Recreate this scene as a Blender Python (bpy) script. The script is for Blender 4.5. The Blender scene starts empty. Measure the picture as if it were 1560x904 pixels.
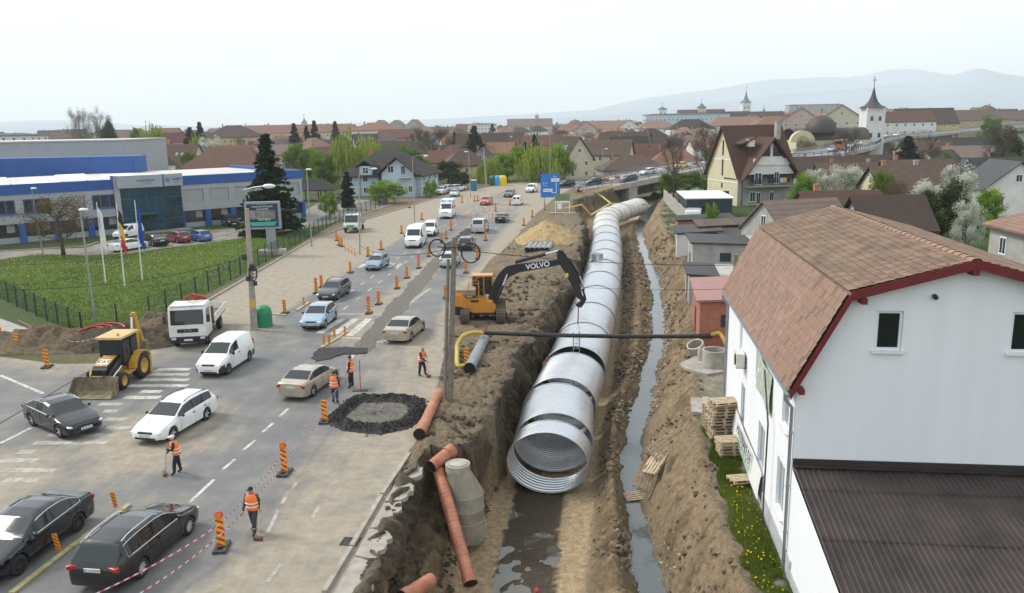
import bpy,bmesh,math,random
import numpy as np
from mathutils import Vector,Matrix,Euler
from mathutils.noise import fractal as mfractal
R = math.radians
random.seed(7)
rng = np.random.default_rng(7)
scene = bpy.context.scene
C = scene.collection
FPX,CAMH,PITCH,ROLL = 1240.0,14.0,math.atan(262 / 1240.0),R(1.0)
_fw = Vector((0,math.cos(PITCH),-math.sin(PITCH)))
_rt0 = Vector((1,0,0)); _up0 = Vector((0,math.sin(PITCH),math.cos(PITCH)))
_rt = _rt0 * math.cos(ROLL) - _up0 * math.sin(ROLL)
_up = _rt0 * math.sin(ROLL) + _up0 * math.cos(ROLL)
cam = bpy.data.cameras.new('camera')
cam.sensor_width = 36.0; cam.lens = 36.0 * FPX / 1560.0
cam.clip_start = 0.5; cam.clip_end = 60000
camo = bpy.data.objects.new('camera',cam); C.objects.link(camo)
m = Matrix.Identity(4)
for i in range(3):
 m[i][0] = _rt[i]; m[i][1] = _up[i]; m[i][2] = -_fw[i]
m[2][3] = CAMH
camo.matrix_world = m
scene.camera = camo
def G(px,py,z=0.0):
 d = _fw * FPX + _rt * (px - 780) + _up * (452 - py)
 t = (z - CAMH) / d.z
 return Vector((d.x * t,d.y * t,z))
def AT(px,py,Y):
 d = _fw * FPX + _rt * (px - 780) + _up * (452 - py)
 t = Y / d.y
 return Vector((d.x * t,Y,CAMH + d.z * t))
SUN_ELEV,SUN_AZ = 44.0,292.0       # azimuth clockwise from +Y: the sun stands to the left, a little ahead
w = bpy.data.worlds.new('World'); scene.world = w; w.use_nodes = True
nt = w.node_tree; nt.nodes.clear()
out = nt.nodes.new('ShaderNodeOutputWorld'); bg = nt.nodes.new('ShaderNodeBackground')
sky = nt.nodes.new('ShaderNodeTexSky'); sky.sky_type = 'NISHITA'; sky.sun_disc = False
sky.sun_elevation = R(SUN_ELEV); sky.sun_rotation = R(SUN_AZ)
sky.air_density = 1.0; sky.dust_density = 4.0; sky.ozone_density = 1.0; sky.altitude = 400
tc = nt.nodes.new('ShaderNodeTexCoord')
mp = nt.nodes.new('ShaderNodeMapping'); mp.inputs['Scale'].default_value = (1.6,1.6,7.0)
nz = nt.nodes.new('ShaderNodeTexNoise'); nz.inputs['Scale'].default_value = 2.2; nz.inputs['Detail'].default_value = 6
nt.links.new(tc.outputs['Generated'],mp.inputs['Vector']); nt.links.new(mp.outputs[0],nz.inputs['Vector'])
cr = nt.nodes.new('ShaderNodeValToRGB')
cr.color_ramp.elements[0].position = 0.35; cr.color_ramp.elements[0].color = (7.9,8.6,9.2,1)
cr.color_ramp.elements[1].position = 0.7; cr.color_ramp.elements[1].color = (9.2,9.6,9.9,1)
nt.links.new(nz.outputs['Fac'],cr.inputs['Fac'])
mx = nt.nodes.new('ShaderNodeMix'); mx.data_type = 'RGBA'; mx.inputs['Factor'].default_value = 0.85
nt.links.new(sky.outputs[0],mx.inputs['A']); nt.links.new(cr.outputs[0],mx.inputs['B'])
nt.links.new(mx.outputs['Result'],bg.inputs['Color']); bg.inputs['Strength'].default_value = 0.135
nt.links.new(bg.outputs[0],out.inputs['Surface'])
sl = bpy.data.lights.new('sun','SUN'); sl.energy = 2.7; sl.angle = R(15); sl.color = (1.0,0.955,0.89)
slo = bpy.data.objects.new('sun',sl); C.objects.link(slo)
az = R(SUN_AZ)
sd = Vector((math.sin(az) * math.cos(R(SUN_ELEV)),math.cos(az) * math.cos(R(SUN_ELEV)),math.sin(R(SUN_ELEV))))
slo.rotation_euler = sd.to_track_quat('Z','Y').to_euler()
slo.location = sd * 200
scene.view_settings.view_transform = 'Standard'; scene.view_settings.look = 'None'
scene.view_settings.exposure = 0.14; scene.view_settings.gamma = 1.0
scene.view_settings.use_curve_mapping = False
scene.render.engine = 'CYCLES'
scene.cycles.use_denoising = True
scene.cycles.max_bounces = 6; scene.cycles.diffuse_bounces = 2; scene.cycles.glossy_bounces = 3
scene.cycles.transmission_bounces = 3; scene.cycles.transparent_max_bounces = 8
scene.cycles.volume_bounces = 3; scene.cycles.caustics_reflective = False; scene.cycles.caustics_refractive = False
def empty(name,loc=(0,0,0),rz=0.0,parent=None):
 o = bpy.data.objects.new(name,None); C.objects.link(o)
 o.location = loc; o.rotation_euler = (0,0,rz)
 o.empty_display_size = 0.1
 if parent: o.parent = parent
 return o
def tag(o,label=None,cat=None,group=None,kind=None):
 if label: o['label'] = label
 if cat: o['category'] = cat
 if group: o['group'] = group
 if kind: o['kind'] = kind
 return o
def thing(name,label,cat,loc=(0,0,0),rz=0.0,group=None):
 return tag(empty(name,loc,rz),label,cat,group)
def copy_tree(o,parent=None):
 c = o.copy(); C.objects.link(c)
 if parent is not None:
  c.parent = parent
 for ch in o.children:
  copy_tree(ch,c)
 return c
class MB:
 def __init__(s): s.v = []; s.f = []; s.mi = []; s.cur = 0
 def add(s,vs,fs,M=None):
  b = len(s.v)
  s.v += [tuple(M @ Vector(p)) for p in vs] if M is not None else [tuple(p) for p in vs]
  s.f += [tuple(i + b for i in f) for f in fs]
  s.mi += [s.cur] * len(fs)
  return s
 def quad(s,a,b,c,d): return s.add([a,b,c,d],[(0,1,2,3)])
 def poly(s,pts): return s.add(pts,[tuple(range(len(pts)))])
 def box(s,c,size,rz=0.0,M=None,bev=0.0):
  x,y,z = size[0] / 2,size[1] / 2,size[2] / 2
  T = Matrix.Translation(c) @ (M if M is not None else Matrix.Rotation(rz,4,'Z'))
  if bev <= 0:
   vs = [(i * x,j * y,k * z) for k in (-1,1) for j in (-1,1) for i in (-1,1)]
   return s.add(vs,[(0,2,3,1),(4,5,7,6),(0,1,5,4),(2,6,7,3),(0,4,6,2),(1,3,7,5)],T)
  b = min(bev,x * .9,y * .9,z * .9)
  bm = bmesh.new(); bmesh.ops.create_cube(bm,size=1.0)
  for v in bm.verts: v.co = Vector((v.co.x * 2 * x,v.co.y * 2 * y,v.co.z * 2 * z))
  bmesh.ops.bevel(bm,geom=bm.edges[:],offset=b,segments=2,profile=0.6,affect='EDGES')
  bm.verts.index_update()
  s.add([v.co[:] for v in bm.verts],[tuple(v.index for v in f.verts) for f in bm.faces],T); bm.free(); return s
 def bar(s,a,b,wd,ht=None):
  a = Vector(a); b = Vector(b); ht = ht or wd
  d = b - a; L = d.length
  if L < 1e-6: return s
  q = d.to_track_quat('X','Z').to_matrix().to_4x4()
  return s.box((a + b) / 2,(L,wd,ht),M=q)
 def cyl(s,a,b,r0,r1=None,n=10,caps=True):
  a = Vector(a); b = Vector(b); r1 = r0 if r1 is None else r1
  q = (b - a).to_track_quat('Z','X').to_matrix()
  vs = []
  for p,r in ((a,r0),(b,r1)):
   for i in range(n):
    t = 2 * math.pi * i / n
    vs.append(p + q @ Vector((r * math.cos(t),r * math.sin(t),0)))
  fs = [(i,(i + 1) % n,n + (i + 1) % n,n + i) for i in range(n)]
  if caps: fs += [tuple(range(n - 1,-1,-1)),tuple(range(n,2 * n))]
  return s.add(vs,fs)
 def tube(s,pts,r,n=8,caps=True):
  pts = [Vector(p) for p in pts]; k = len(pts); rs = r if isinstance(r,(list,tuple)) else [r] * k
  vs = []; fs = []; up = None
  for i,p in enumerate(pts):
   d = (pts[min(i + 1,k - 1)] - pts[max(i - 1,0)])
   d = d.normalized() if d.length > 1e-9 else Vector((0,0,1))
   if up is None: up = d.orthogonal().normalized()
   up = (up - d * up.dot(d)); up = up.normalized() if up.length > 1e-6 else d.orthogonal().normalized()
   sd_ = d.cross(up)
   for j in range(n):
    t = 2 * math.pi * j / n
    vs.append(p + (up * math.cos(t) + sd_ * math.sin(t)) * rs[i])
  for i in range(k - 1):
   for j in range(n):
    fs.append((i * n + j,i * n + (j + 1) % n,(i + 1) * n + (j + 1) % n,(i + 1) * n + j))
  if caps: fs += [tuple(range(n - 1,-1,-1)),tuple(range((k - 1) * n,k * n))]
  return s.add(vs,fs)
 def lathe(s,prof,n=16,M=None,close=False):
  vs = []; fs = []; k = len(prof)
  for r,z in prof:
   for j in range(n):
    t = 2 * math.pi * j / n
    vs.append((r * math.cos(t),r * math.sin(t),z))
  for i in range(k - 1 + (1 if close else 0)):
   i2 = (i + 1) % k
   for j in range(n):
    fs.append((i * n + j,i * n + (j + 1) % n,i2 * n + (j + 1) % n,i2 * n + j))
  return s.add(vs,fs,M)
 def ball(s,c,r,n=10,m_=6,M=None):
  r = r if isinstance(r,(tuple,list)) else (r,r,r)
  vs = [(0,0,-r[2])]
  for i in range(1,m_):
   a = -math.pi / 2 + math.pi * i / m_
   for j in range(n):
    t = 2 * math.pi * j / n
    vs.append((r[0] * math.cos(a) * math.cos(t),r[1] * math.cos(a) * math.sin(t),r[2] * math.sin(a)))
  vs.append((0,0,r[2])); L = len(vs) - 1
  fs = [(0,1 + (j + 1) % n,1 + j) for j in range(n)]
  for i in range(m_ - 2):
   for j in range(n):
    a = 1 + i * n; fs.append((a + j,a + (j + 1) % n,a + n + (j + 1) % n,a + n + j))
  a = 1 + (m_ - 2) * n
  fs += [(a + j,a + (j + 1) % n,L) for j in range(n)]
  T = Matrix.Translation(c) @ (M if M is not None else Matrix.Identity(4))
  return s.add(vs,fs,T)
 def prism(s,poly,axis_from,axis_to):
  n = len(poly); a = Vector(axis_from); b = Vector(axis_to)
  vs = [Vector(p) + a for p in poly] + [Vector(p) + b for p in poly]
  fs = [tuple(range(n - 1,-1,-1)),tuple(range(n,2 * n))] + [(i,(i + 1) % n,n + (i + 1) % n,n + i) for i in range(n)]
  return s.add(vs,fs)
 def mesh(s,name='mesh'):
  me = bpy.data.meshes.new(name); me.from_pydata(s.v,[],s.f); return me
 def build(s,name,mats,parent=None,smooth=False,loc=None,fix=True,angle=None):
  me = bpy.data.meshes.new(name); me.from_pydata(s.v,[],s.f)
  mats = mats if isinstance(mats,(list,tuple)) else [mats]
  for m_ in mats: me.materials.append(m_)
  if len(mats) > 1: me.polygons.foreach_set('material_index',s.mi)
  if fix:
   bm = bmesh.new(); bm.from_mesh(me); bmesh.ops.recalc_face_normals(bm,faces=bm.faces[:]); bm.to_mesh(me); bm.free()
  if smooth:
   me.polygons.foreach_set('use_smooth',[True] * len(me.polygons))
   me.set_sharp_from_angle(angle=R(angle or 40))
  me.update()
  o = bpy.data.objects.new(name,me); C.objects.link(o)
  if parent is not None: o.parent = parent
  if loc is not None: o.location = loc
  return o
def share(name,src,parent=None,loc=(0,0,0),rot=(0,0,0),scale=(1,1,1)):
 o = bpy.data.objects.new(name,src.data if hasattr(src,'data') else src); C.objects.link(o)
 if parent is not None: o.parent = parent
 o.location = loc; o.rotation_euler = rot; o.scale = scale
 return o
_font_cache = {}
def text_obj(txt,size,mat_,parent,M,name='lettering',ext=0.004,bold=0.0,align='CENTER',spacing=1.0):
 cu = bpy.data.curves.new('txt','FONT'); cu.body = txt; cu.size = size; cu.extrude = ext; cu.offset = bold
 cu.align_x = align; cu.align_y = 'CENTER'; cu.space_character = spacing
 t = bpy.data.objects.new('txt',cu)
 me = bpy.data.meshes.new_from_object(t)
 bpy.data.objects.remove(t); bpy.data.curves.remove(cu)
 me.materials.clear(); me.materials.append(mat_); me.transform(M)
 o = bpy.data.objects.new(name,me); C.objects.link(o); o.parent = parent
 return o
_perm = rng.random((256,256))
def vnoise(x,y):
 xi = np.floor(x).astype(int); yi = np.floor(y).astype(int); fx = x - xi; fy = y - yi
 fx = fx * fx * (3 - 2 * fx); fy = fy * fy * (3 - 2 * fy)
 a = _perm[xi % 256,yi % 256]; b = _perm[(xi + 1) % 256,yi % 256]
 c = _perm[xi % 256,(yi + 1) % 256]; d = _perm[(xi + 1) % 256,(yi + 1) % 256]
 return (a * (1 - fx) + b * fx) * (1 - fy) + (c * (1 - fx) + d * fx) * fy
def fbm(x,y,oct=4,sc=1.0,gain=0.5):
 t = 0; a = 1; n = 0
 for i in range(oct):
  t = t + a * (vnoise(x * sc + 17.3 * i,y * sc + 9.1 * i) - .5); n += a; a *= gain; sc *= 2.03
 return t / n * 2
def sstep(a,b,x):
 t = np.clip((x - a) / (b - a),0,1); return t * t * (3 - 2 * t)
MATS = {}
def mat(name,col,rough=0.7,metal=0.0,var=0.12,vscale=3.0,bump=0.0,bscale=20.0,spec=0.5,coat=0.0,emit=None,col2=None,coords='Object',detail=5.0,rvar=0.0):
 if name in MATS: return MATS[name]
 m_ = bpy.data.materials.new(name); m_.use_nodes = True; n = m_.node_tree.nodes; l = m_.node_tree.links
 b = n['Principled BSDF']
 b.inputs['Roughness'].default_value = rough; b.inputs['Metallic'].default_value = metal
 b.inputs['Specular IOR Level'].default_value = spec
 if coat: b.inputs['Coat Weight'].default_value = coat; b.inputs['Coat Roughness'].default_value = 0.03
 c = (col[0],col[1],col[2],1)
 b.inputs['Base Color'].default_value = c
 if emit: b.inputs['Emission Color'].default_value = (*emit[:3],1); b.inputs['Emission Strength'].default_value = emit[3]
 if var or bump or col2:
  tcn = n.new('ShaderNodeTexCoord')
  if var or col2:
   no = n.new('ShaderNodeTexNoise'); no.inputs['Scale'].default_value = vscale; no.inputs['Detail'].default_value = detail
   l.new(tcn.outputs[coords],no.inputs['Vector'])
   rp = n.new('ShaderNodeValToRGB'); rp.color_ramp.elements[0].position = 0.3; rp.color_ramp.elements[1].position = 0.7
   d = [max(0,v * (1 - var)) for v in col]; u = list(col2) if col2 else [min(1,v * (1 + var)) for v in col]
   rp.color_ramp.elements[0].color = (*d,1); rp.color_ramp.elements[1].color = (*u,1)
   l.new(no.outputs['Fac'],rp.inputs['Fac']); l.new(rp.outputs[0],b.inputs['Base Color'])
   if rvar:
    mr = n.new('ShaderNodeMapRange'); mr.inputs['To Min'].default_value = max(0,rough - rvar); mr.inputs['To Max'].default_value = rough + rvar
    l.new(no.outputs['Fac'],mr.inputs['Value']); l.new(mr.outputs[0],b.inputs['Roughness'])
  if bump:
   nb = n.new('ShaderNodeTexNoise'); nb.inputs['Scale'].default_value = bscale; nb.inputs['Detail'].default_value = 4
   l.new(tcn.outputs[coords],nb.inputs['Vector'])
   bp = n.new('ShaderNodeBump'); bp.inputs['Strength'].default_value = bump; bp.inputs['Distance'].default_value = 0.05
   l.new(nb.outputs['Fac'],bp.inputs['Height']); l.new(bp.outputs[0],b.inputs['Normal'])
 MATS[name] = m_; return m_
def glassy(name,col,rough=0.06):
 return mat(name,col,rough,var=0.0,spec=0.6)
def paint(name,col,rough=0.28,metal=0.0,dirt=0.10):
 return mat(name,col,rough,metal,var=dirt,vscale=2.0,coat=1.0,spec=0.2,rvar=0.05)
# ================================================================ terrain
def I(y,ys,xs): return np.interp(y,ys,xs)
def f_pipe(y):  return I(y,[0,37.8,44.4,50,62.6,78,93.6,110,123,140,160],[-3,1.7,2.6,3.75,6.0,8.6,10.9,13.0,14.4,16.5,19])
def f_lip(y):   return I(y,[0,20,24.8,28.7,31,32.9,34.0,36,42.4,48.8,55.4,63.9,72,82.7,109,125,140,150,170,192],[-5,-4.8,-4.7,-4.4,-4.3,-4.0,-2.3,-1.4,-0.5,0.5,2.0,3.7,5.2,6.7,9.9,10.6,10.8,11.5,20,26.5])
def f_foot(y):  return I(y,[0,20,28.4,32.6,34.2,38,42,48.8,55,63.9,72,82.7,109,125,150,170,192],[-3,-2.7,-2.6,-2.8,-1.6,-1.1,-0.25,1.15,2.5,4.1,5.7,7.3,10.6,11.9,14,21.5,28])
def f_sandr(y): return I(y,[0,28.6,33.3,40.5,51.2,62.6,81,101,123,136,150,192],[-1,2.9,3.6,4.6,6.5,8.6,11.6,14.0,16.6,20.2,25.8,35])
def f_strl(y):  return I(y,[0,28.2,32.9,36.9,43.7,48.1,61.6,81.3,101.3,133.7,160,192],[4.4,4.4,4.9,5.0,6.1,7.2,10.7,14.2,16.6,20.3,26.2,36])
def f_strr(y):  return I(y,[0,28.2,32.9,36.8,43.7,50.5,67.7,92.1,106.4,133.4,160,192],[5.7,5.7,5.9,6.1,7.6,9.1,13.2,17.2,18.3,21.8,28.2,38.5])
def f_bank(y):  return I(y,[0,23.4,27.3,30.5,37.1,44.2,56.3,76.5,98.3,126.7,160,192],[6.8,7.1,7.4,7.7,8.8,10.2,12.9,17.4,19.4,23.0,30.2,41.5])
def f_roadr(y): return I(y,[0,20,31,38,50,60,78,98,130,160,178,200],[-5.2,-5.2,-4.9,-4.1,-4.3,-4.6,-3,0,4.2,9,13,18])
def f_roadl(y): return I(y,[0,105,107,125,151,172,209,230],[-25.3,-25.3,-24.6,-22.3,-16.9,-12.2,3.5,13])
def f_lane(y):  return I(y,[0,40,56,80,110,140,180,210],[-22,-20,-18.5,-16.2,-13.5,-9.5,0,10])
ZFLOOR = -3.9
def base_z(x,y):
 x = np.asarray(x,float); y = np.asarray(y,float)
 shp = np.broadcast(x,y).shape
 x = np.broadcast_to(x,shp).ravel(); y = np.broadcast_to(y,shp).ravel()
 z = np.zeros(x.shape)
 e = [f_lip(y) ,f_lip(y) * .72 + f_foot(y) * .28 + .06,f_foot(y),f_foot(y) + .5,f_sandr(y) - .4,f_sandr(y) + .1,None,f_strl(y),None,f_strr(y),None,f_bank(y)]
 e[6] = e[5] * .45 + e[7] * .55; e[8] = (e[7] + e[9]) / 2; e[10] = e[9] * .55 + e[11] * .45
 lv = [0,-1.9,-3.65,ZFLOOR,ZFLOOR + .05,-3.55,-2.75,-3.4,-3.72,-3.38,-1.6,-0.35]
 for k in range(len(e) - 1):
  a,b = e[k],e[k + 1]; w_ = np.maximum(b - a,0.05)
  t = np.clip((x - a) / w_,0,1)
  if k in (5,6,7,8,9,10): t = t * t * (3 - 2 * t) * .6 + t * .4
  z = z + (lv[k + 1] - lv[k]) * t
 fade = 1 - sstep(202,222,y)
 z = z * fade
 far = np.hypot(x,y - 40)
 z = z + sstep(260,900,far) * (4 + 10 * sstep(0,700,x)) * 0.8
 return z.reshape(shp)
def ground_z(x,y): return float(base_z(np.array([x]),np.array([y]))[0])
ys = np.concatenate([[-400,-120,-40,-5,8,14],np.arange(18,58,.21),np.arange(58,100,.4),np.arange(100,224,.9),
      np.geomspace(226,14000,44)])
us = np.concatenate([-np.geomspace(14,12000,34)[::-1],np.arange(-12,-7.2,.6),np.arange(-7,-5.2,.19),np.arange(-5.2,-1.4,.075),np.arange(-1.4,9.4,.19),np.arange(9.6,26,.7),np.geomspace(27,12000,32)])
YY,UU = np.meshgrid(ys,us,indexing='ij')
XX = UU + f_pipe(np.clip(YY,0,160)) * (1 - sstep(160,400,YY))
ZB = base_z(XX,YY)
lip_,foot_,bank_,sandr_ = f_lip(YY),f_foot(YY),f_bank(YY),f_sandr(YY)
roadr_ = f_roadr(YY)
rough = sstep(-.15,.5,XX - np.minimum(roadr_,lip_)) * (1 - .7 * sstep(-.2,1.2,XX - bank_)) * (1 - sstep(175,200,YY))
flr = sstep(-.2,.3,XX - foot_) * (1 - sstep(-.5,.0,XX - sandr_))
strm = sstep(0,.3,XX - f_strl(YY)) * (1 - sstep(-.3,0,XX - f_strr(YY)))
rough = rough * (1 - .86 * flr) * (1 - .5 * strm)
wall = sstep(-.6,.1,XX - lip_) * (1 - sstep(-.1,.5,XX - foot_))
nzv = fbm(XX,YY,3,.35) * .35 + fbm(XX,YY,4,1.3) * .26 + np.abs(fbm(XX,YY,3,3.1)) * .26 * (1 - .5 * wall)
ridge = np.abs(fbm(XX * .5,YY * 1.8,4,1.1)) * .5 * wall
Z = ZB + rough * (nzv + .02) + ridge * np.minimum(1,rough * 1.4)
XX = XX - wall * (fbm(YY,ZB * 2,4,.7) * .75 + fbm(YY,ZB * 1.5,3,2.4) * .3 + np.abs(fbm(YY,ZB * 1.3,3,5.5)) * .22) * (1 - sstep(160,178,YY)) * sstep(.0,.25,XX - lip_ + .6)
Z = Z - .012 * (XX < roadr_ + .3)
pool = np.exp(-((YY - 28.5) / 5.0) ** 4) * sstep(.6,1.3,XX - foot_) * (1 - sstep(-1.5,-.9,XX - sandr_))
Z = Z + pool * (-.035 + fbm(XX,YY,3,1.9) * .09)
pathm = sstep(.0,1.5,XX - bank_) * (XX < 60) * (YY < 170)
Z = Z + pathm * fbm(XX,YY,4,.8) * .08
nY,nX = XX.shape
idx = np.arange(nY * nX).reshape(nY,nX)
quads = np.stack([idx[:-1,:-1],idx[:-1,1:],idx[1:,1:],idx[1:,:-1]],-1).reshape(-1,4)
gm = bpy.data.meshes.new('ground')
gm.from_pydata(np.stack([XX,YY,Z],-1).reshape(-1,3).tolist(),[],quads.tolist())
def lerpc(c,c2,t): return c * (1 - t[...,None]) + np.array(c2) * t[...,None]
n1 = fbm(XX,YY,4,.5); n2 = fbm(XX,YY,4,2.2); n3 = fbm(XX + 50,YY,3,.12)
col = np.zeros(XX.shape + (3,)) + np.array((.19,.145,.092))
col = lerpc(col,(0.2,0.166,0.109),sstep(-.1,.5,n1 + n2 * .5))
col = lerpc(col,(0.0655,0.0511,0.0339),wall * sstep(-.5,.5,n2 + .3))
col = lerpc(col,(0.187,0.132,0.0682),wall * sstep(.25,.55,n1 + .5 * n3))
col = lerpc(col,(0.206,0.15,0.0819),wall * sstep(.6,1.4,-ZB - 1.6 + n1 + n2 * .8) * .8)
col = lerpc(col,(0.125,0.105,0.0763),wall * (1 - sstep(.15,.5,-ZB + n2 * .2)) * .8)
up = sstep(-3,0,XX - lip_) * (1 - sstep(-.3,.3,XX - lip_)) * sstep(45,55,YY) * (1 - sstep(80,95,YY))
col = lerpc(col,(0.0624,0.0493,0.0328),up * sstep(-.2,.5,n1 + n2))
col = lerpc(col,(.40,.30,.18),flr)
wet = sstep(-.08,.1,XX - I(YY,[20,29.4,34.2,37.6],[-1.5,-.95,-.5,0]) + n2 * .25) * (1 - sstep(-.1,.08,XX - I(YY,[20,29.4,34.1,37.5],[1.0,1.55,2.0,2.5]) + n2 * .25)) * sstep(19,21,YY) * (1 - sstep(38.6,39.2,YY))
col = lerpc(col,(.075,.057,.037),wet)
berm = sstep(-.2,.3,XX - sandr_) * (1 - sstep(-.3,.2,XX - f_strl(YY)))
col = lerpc(col,(.175,.125,.072),berm * .9); col = lerpc(col,(.30,.215,.12),berm * sstep(.15,.5,n2))
col = lerpc(col,(0.0655,0.0541,0.0382),berm * sstep(.1,.5,n1) * .8)
bk = sstep(0,.3,XX - f_strr(YY)) * (1 - sstep(-.2,.4,XX - bank_))
col = lerpc(col,(.245,.18,.108),bk); col = lerpc(col,(.15,.108,.062),bk * sstep(.1,.5,n2 + n1))
col = lerpc(col,(0.0562,0.045,0.03),strm)
pth = sstep(0,.8,XX - bank_) * (XX < 70)
col = lerpc(col,(.29,.25,.195),pth)
grs = pth * sstep(-.1,.25,n1 + .6 * n2 + .25 * sstep(85,110,YY) * (1 - sstep(3,4,XX - bank_)))
grs = np.maximum(grs,pth * sstep(4.5,6,XX - bank_))
grs = np.maximum(grs,pth * (YY < 38) * sstep(-.35,.1,n1 + n2 * .5) * (XX < 9.2))
grs = grs * (1 - .75 * (YY > 38) * (YY < 82) * (XX < bank_ + 4))
col = lerpc(col,(0.0429,0.0741,0.0156),grs)
farm = sstep(150,230,np.hypot(XX,YY)) + sstep(26,30,-XX)
farm = np.clip(farm,0,1)
col = lerpc(col,(0.0663,0.0897,0.0273),farm); col = lerpc(col,(0.125,0.105,0.0663),farm * sstep(.1,.4,n3 + .3 * n1))
at = gm.attributes.new('Col','FLOAT_COLOR','POINT')
at.data.foreach_set('color',np.concatenate([col.reshape(-1,3),np.ones((nY * nX,1))],1).ravel().astype(np.float32))
wm = gm.attributes.new('wetness','FLOAT','POINT')
wm.data.foreach_set('value',np.clip(wet + strm,0,1).ravel().astype(np.float32))
gm.polygons.foreach_set('use_smooth',[True] * len(gm.polygons)); gm.update()
def soil_mat(name,attr='Col',color=None,bump=.95,sc=1.3,rough=.92):
 m_ = bpy.data.materials.new(name); m_.use_nodes = True; n = m_.node_tree.nodes; l = m_.node_tree.links; b = n['Principled BSDF']
 tcn = n.new('ShaderNodeTexCoord')
 no = n.new('ShaderNodeTexNoise'); no.inputs['Scale'].default_value = 3.0 * sc; no.inputs['Detail'].default_value = 9; no.inputs['Roughness'].default_value = .7
 l.new(tcn.outputs['Object'],no.inputs['Vector'])
 mr = n.new('ShaderNodeMapRange'); mr.inputs['From Min'].default_value = .25; mr.inputs['From Max'].default_value = .75
 mr.inputs['To Min'].default_value = .42; mr.inputs['To Max'].default_value = 1.55; l.new(no.outputs['Fac'],mr.inputs['Value'])
 vm = n.new('ShaderNodeVectorMath'); vm.operation = 'SCALE'
 if color is None:
  a = n.new('ShaderNodeAttribute'); a.attribute_name = attr; l.new(a.outputs['Color'],vm.inputs[0])
  a2 = n.new('ShaderNodeAttribute'); a2.attribute_name = 'wetness'
  r2 = n.new('ShaderNodeMapRange'); r2.inputs['To Min'].default_value = rough; r2.inputs['To Max'].default_value = .4
  l.new(a2.outputs['Fac'],r2.inputs['Value']); l.new(r2.outputs[0],b.inputs['Roughness'])
 else:
  vm.inputs[0].default_value = color; b.inputs['Roughness'].default_value = rough
 l.new(mr.outputs[0],vm.inputs['Scale']); l.new(vm.outputs[0],b.inputs['Base Color'])
 vo = n.new('ShaderNodeTexNoise'); vo.inputs['Scale'].default_value = 9.0 * sc; vo.inputs['Detail'].default_value = 6; vo.inputs['Roughness'].default_value = .65
 l.new(tcn.outputs['Object'],vo.inputs['Vector'])
 bp = n.new('ShaderNodeBump'); bp.inputs['Strength'].default_value = bump; bp.inputs['Distance'].default_value = .12
 l.new(vo.outputs['Fac'],bp.inputs['Height']); l.new(bp.outputs[0],b.inputs['Normal'])
 b.inputs['Specular IOR Level'].default_value = .25
 return m_
M_SOIL = soil_mat('soil')
gm.materials.append(M_SOIL)
ground = bpy.data.objects.new('ground',gm); C.objects.link(ground); tag(ground,kind='structure')
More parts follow.
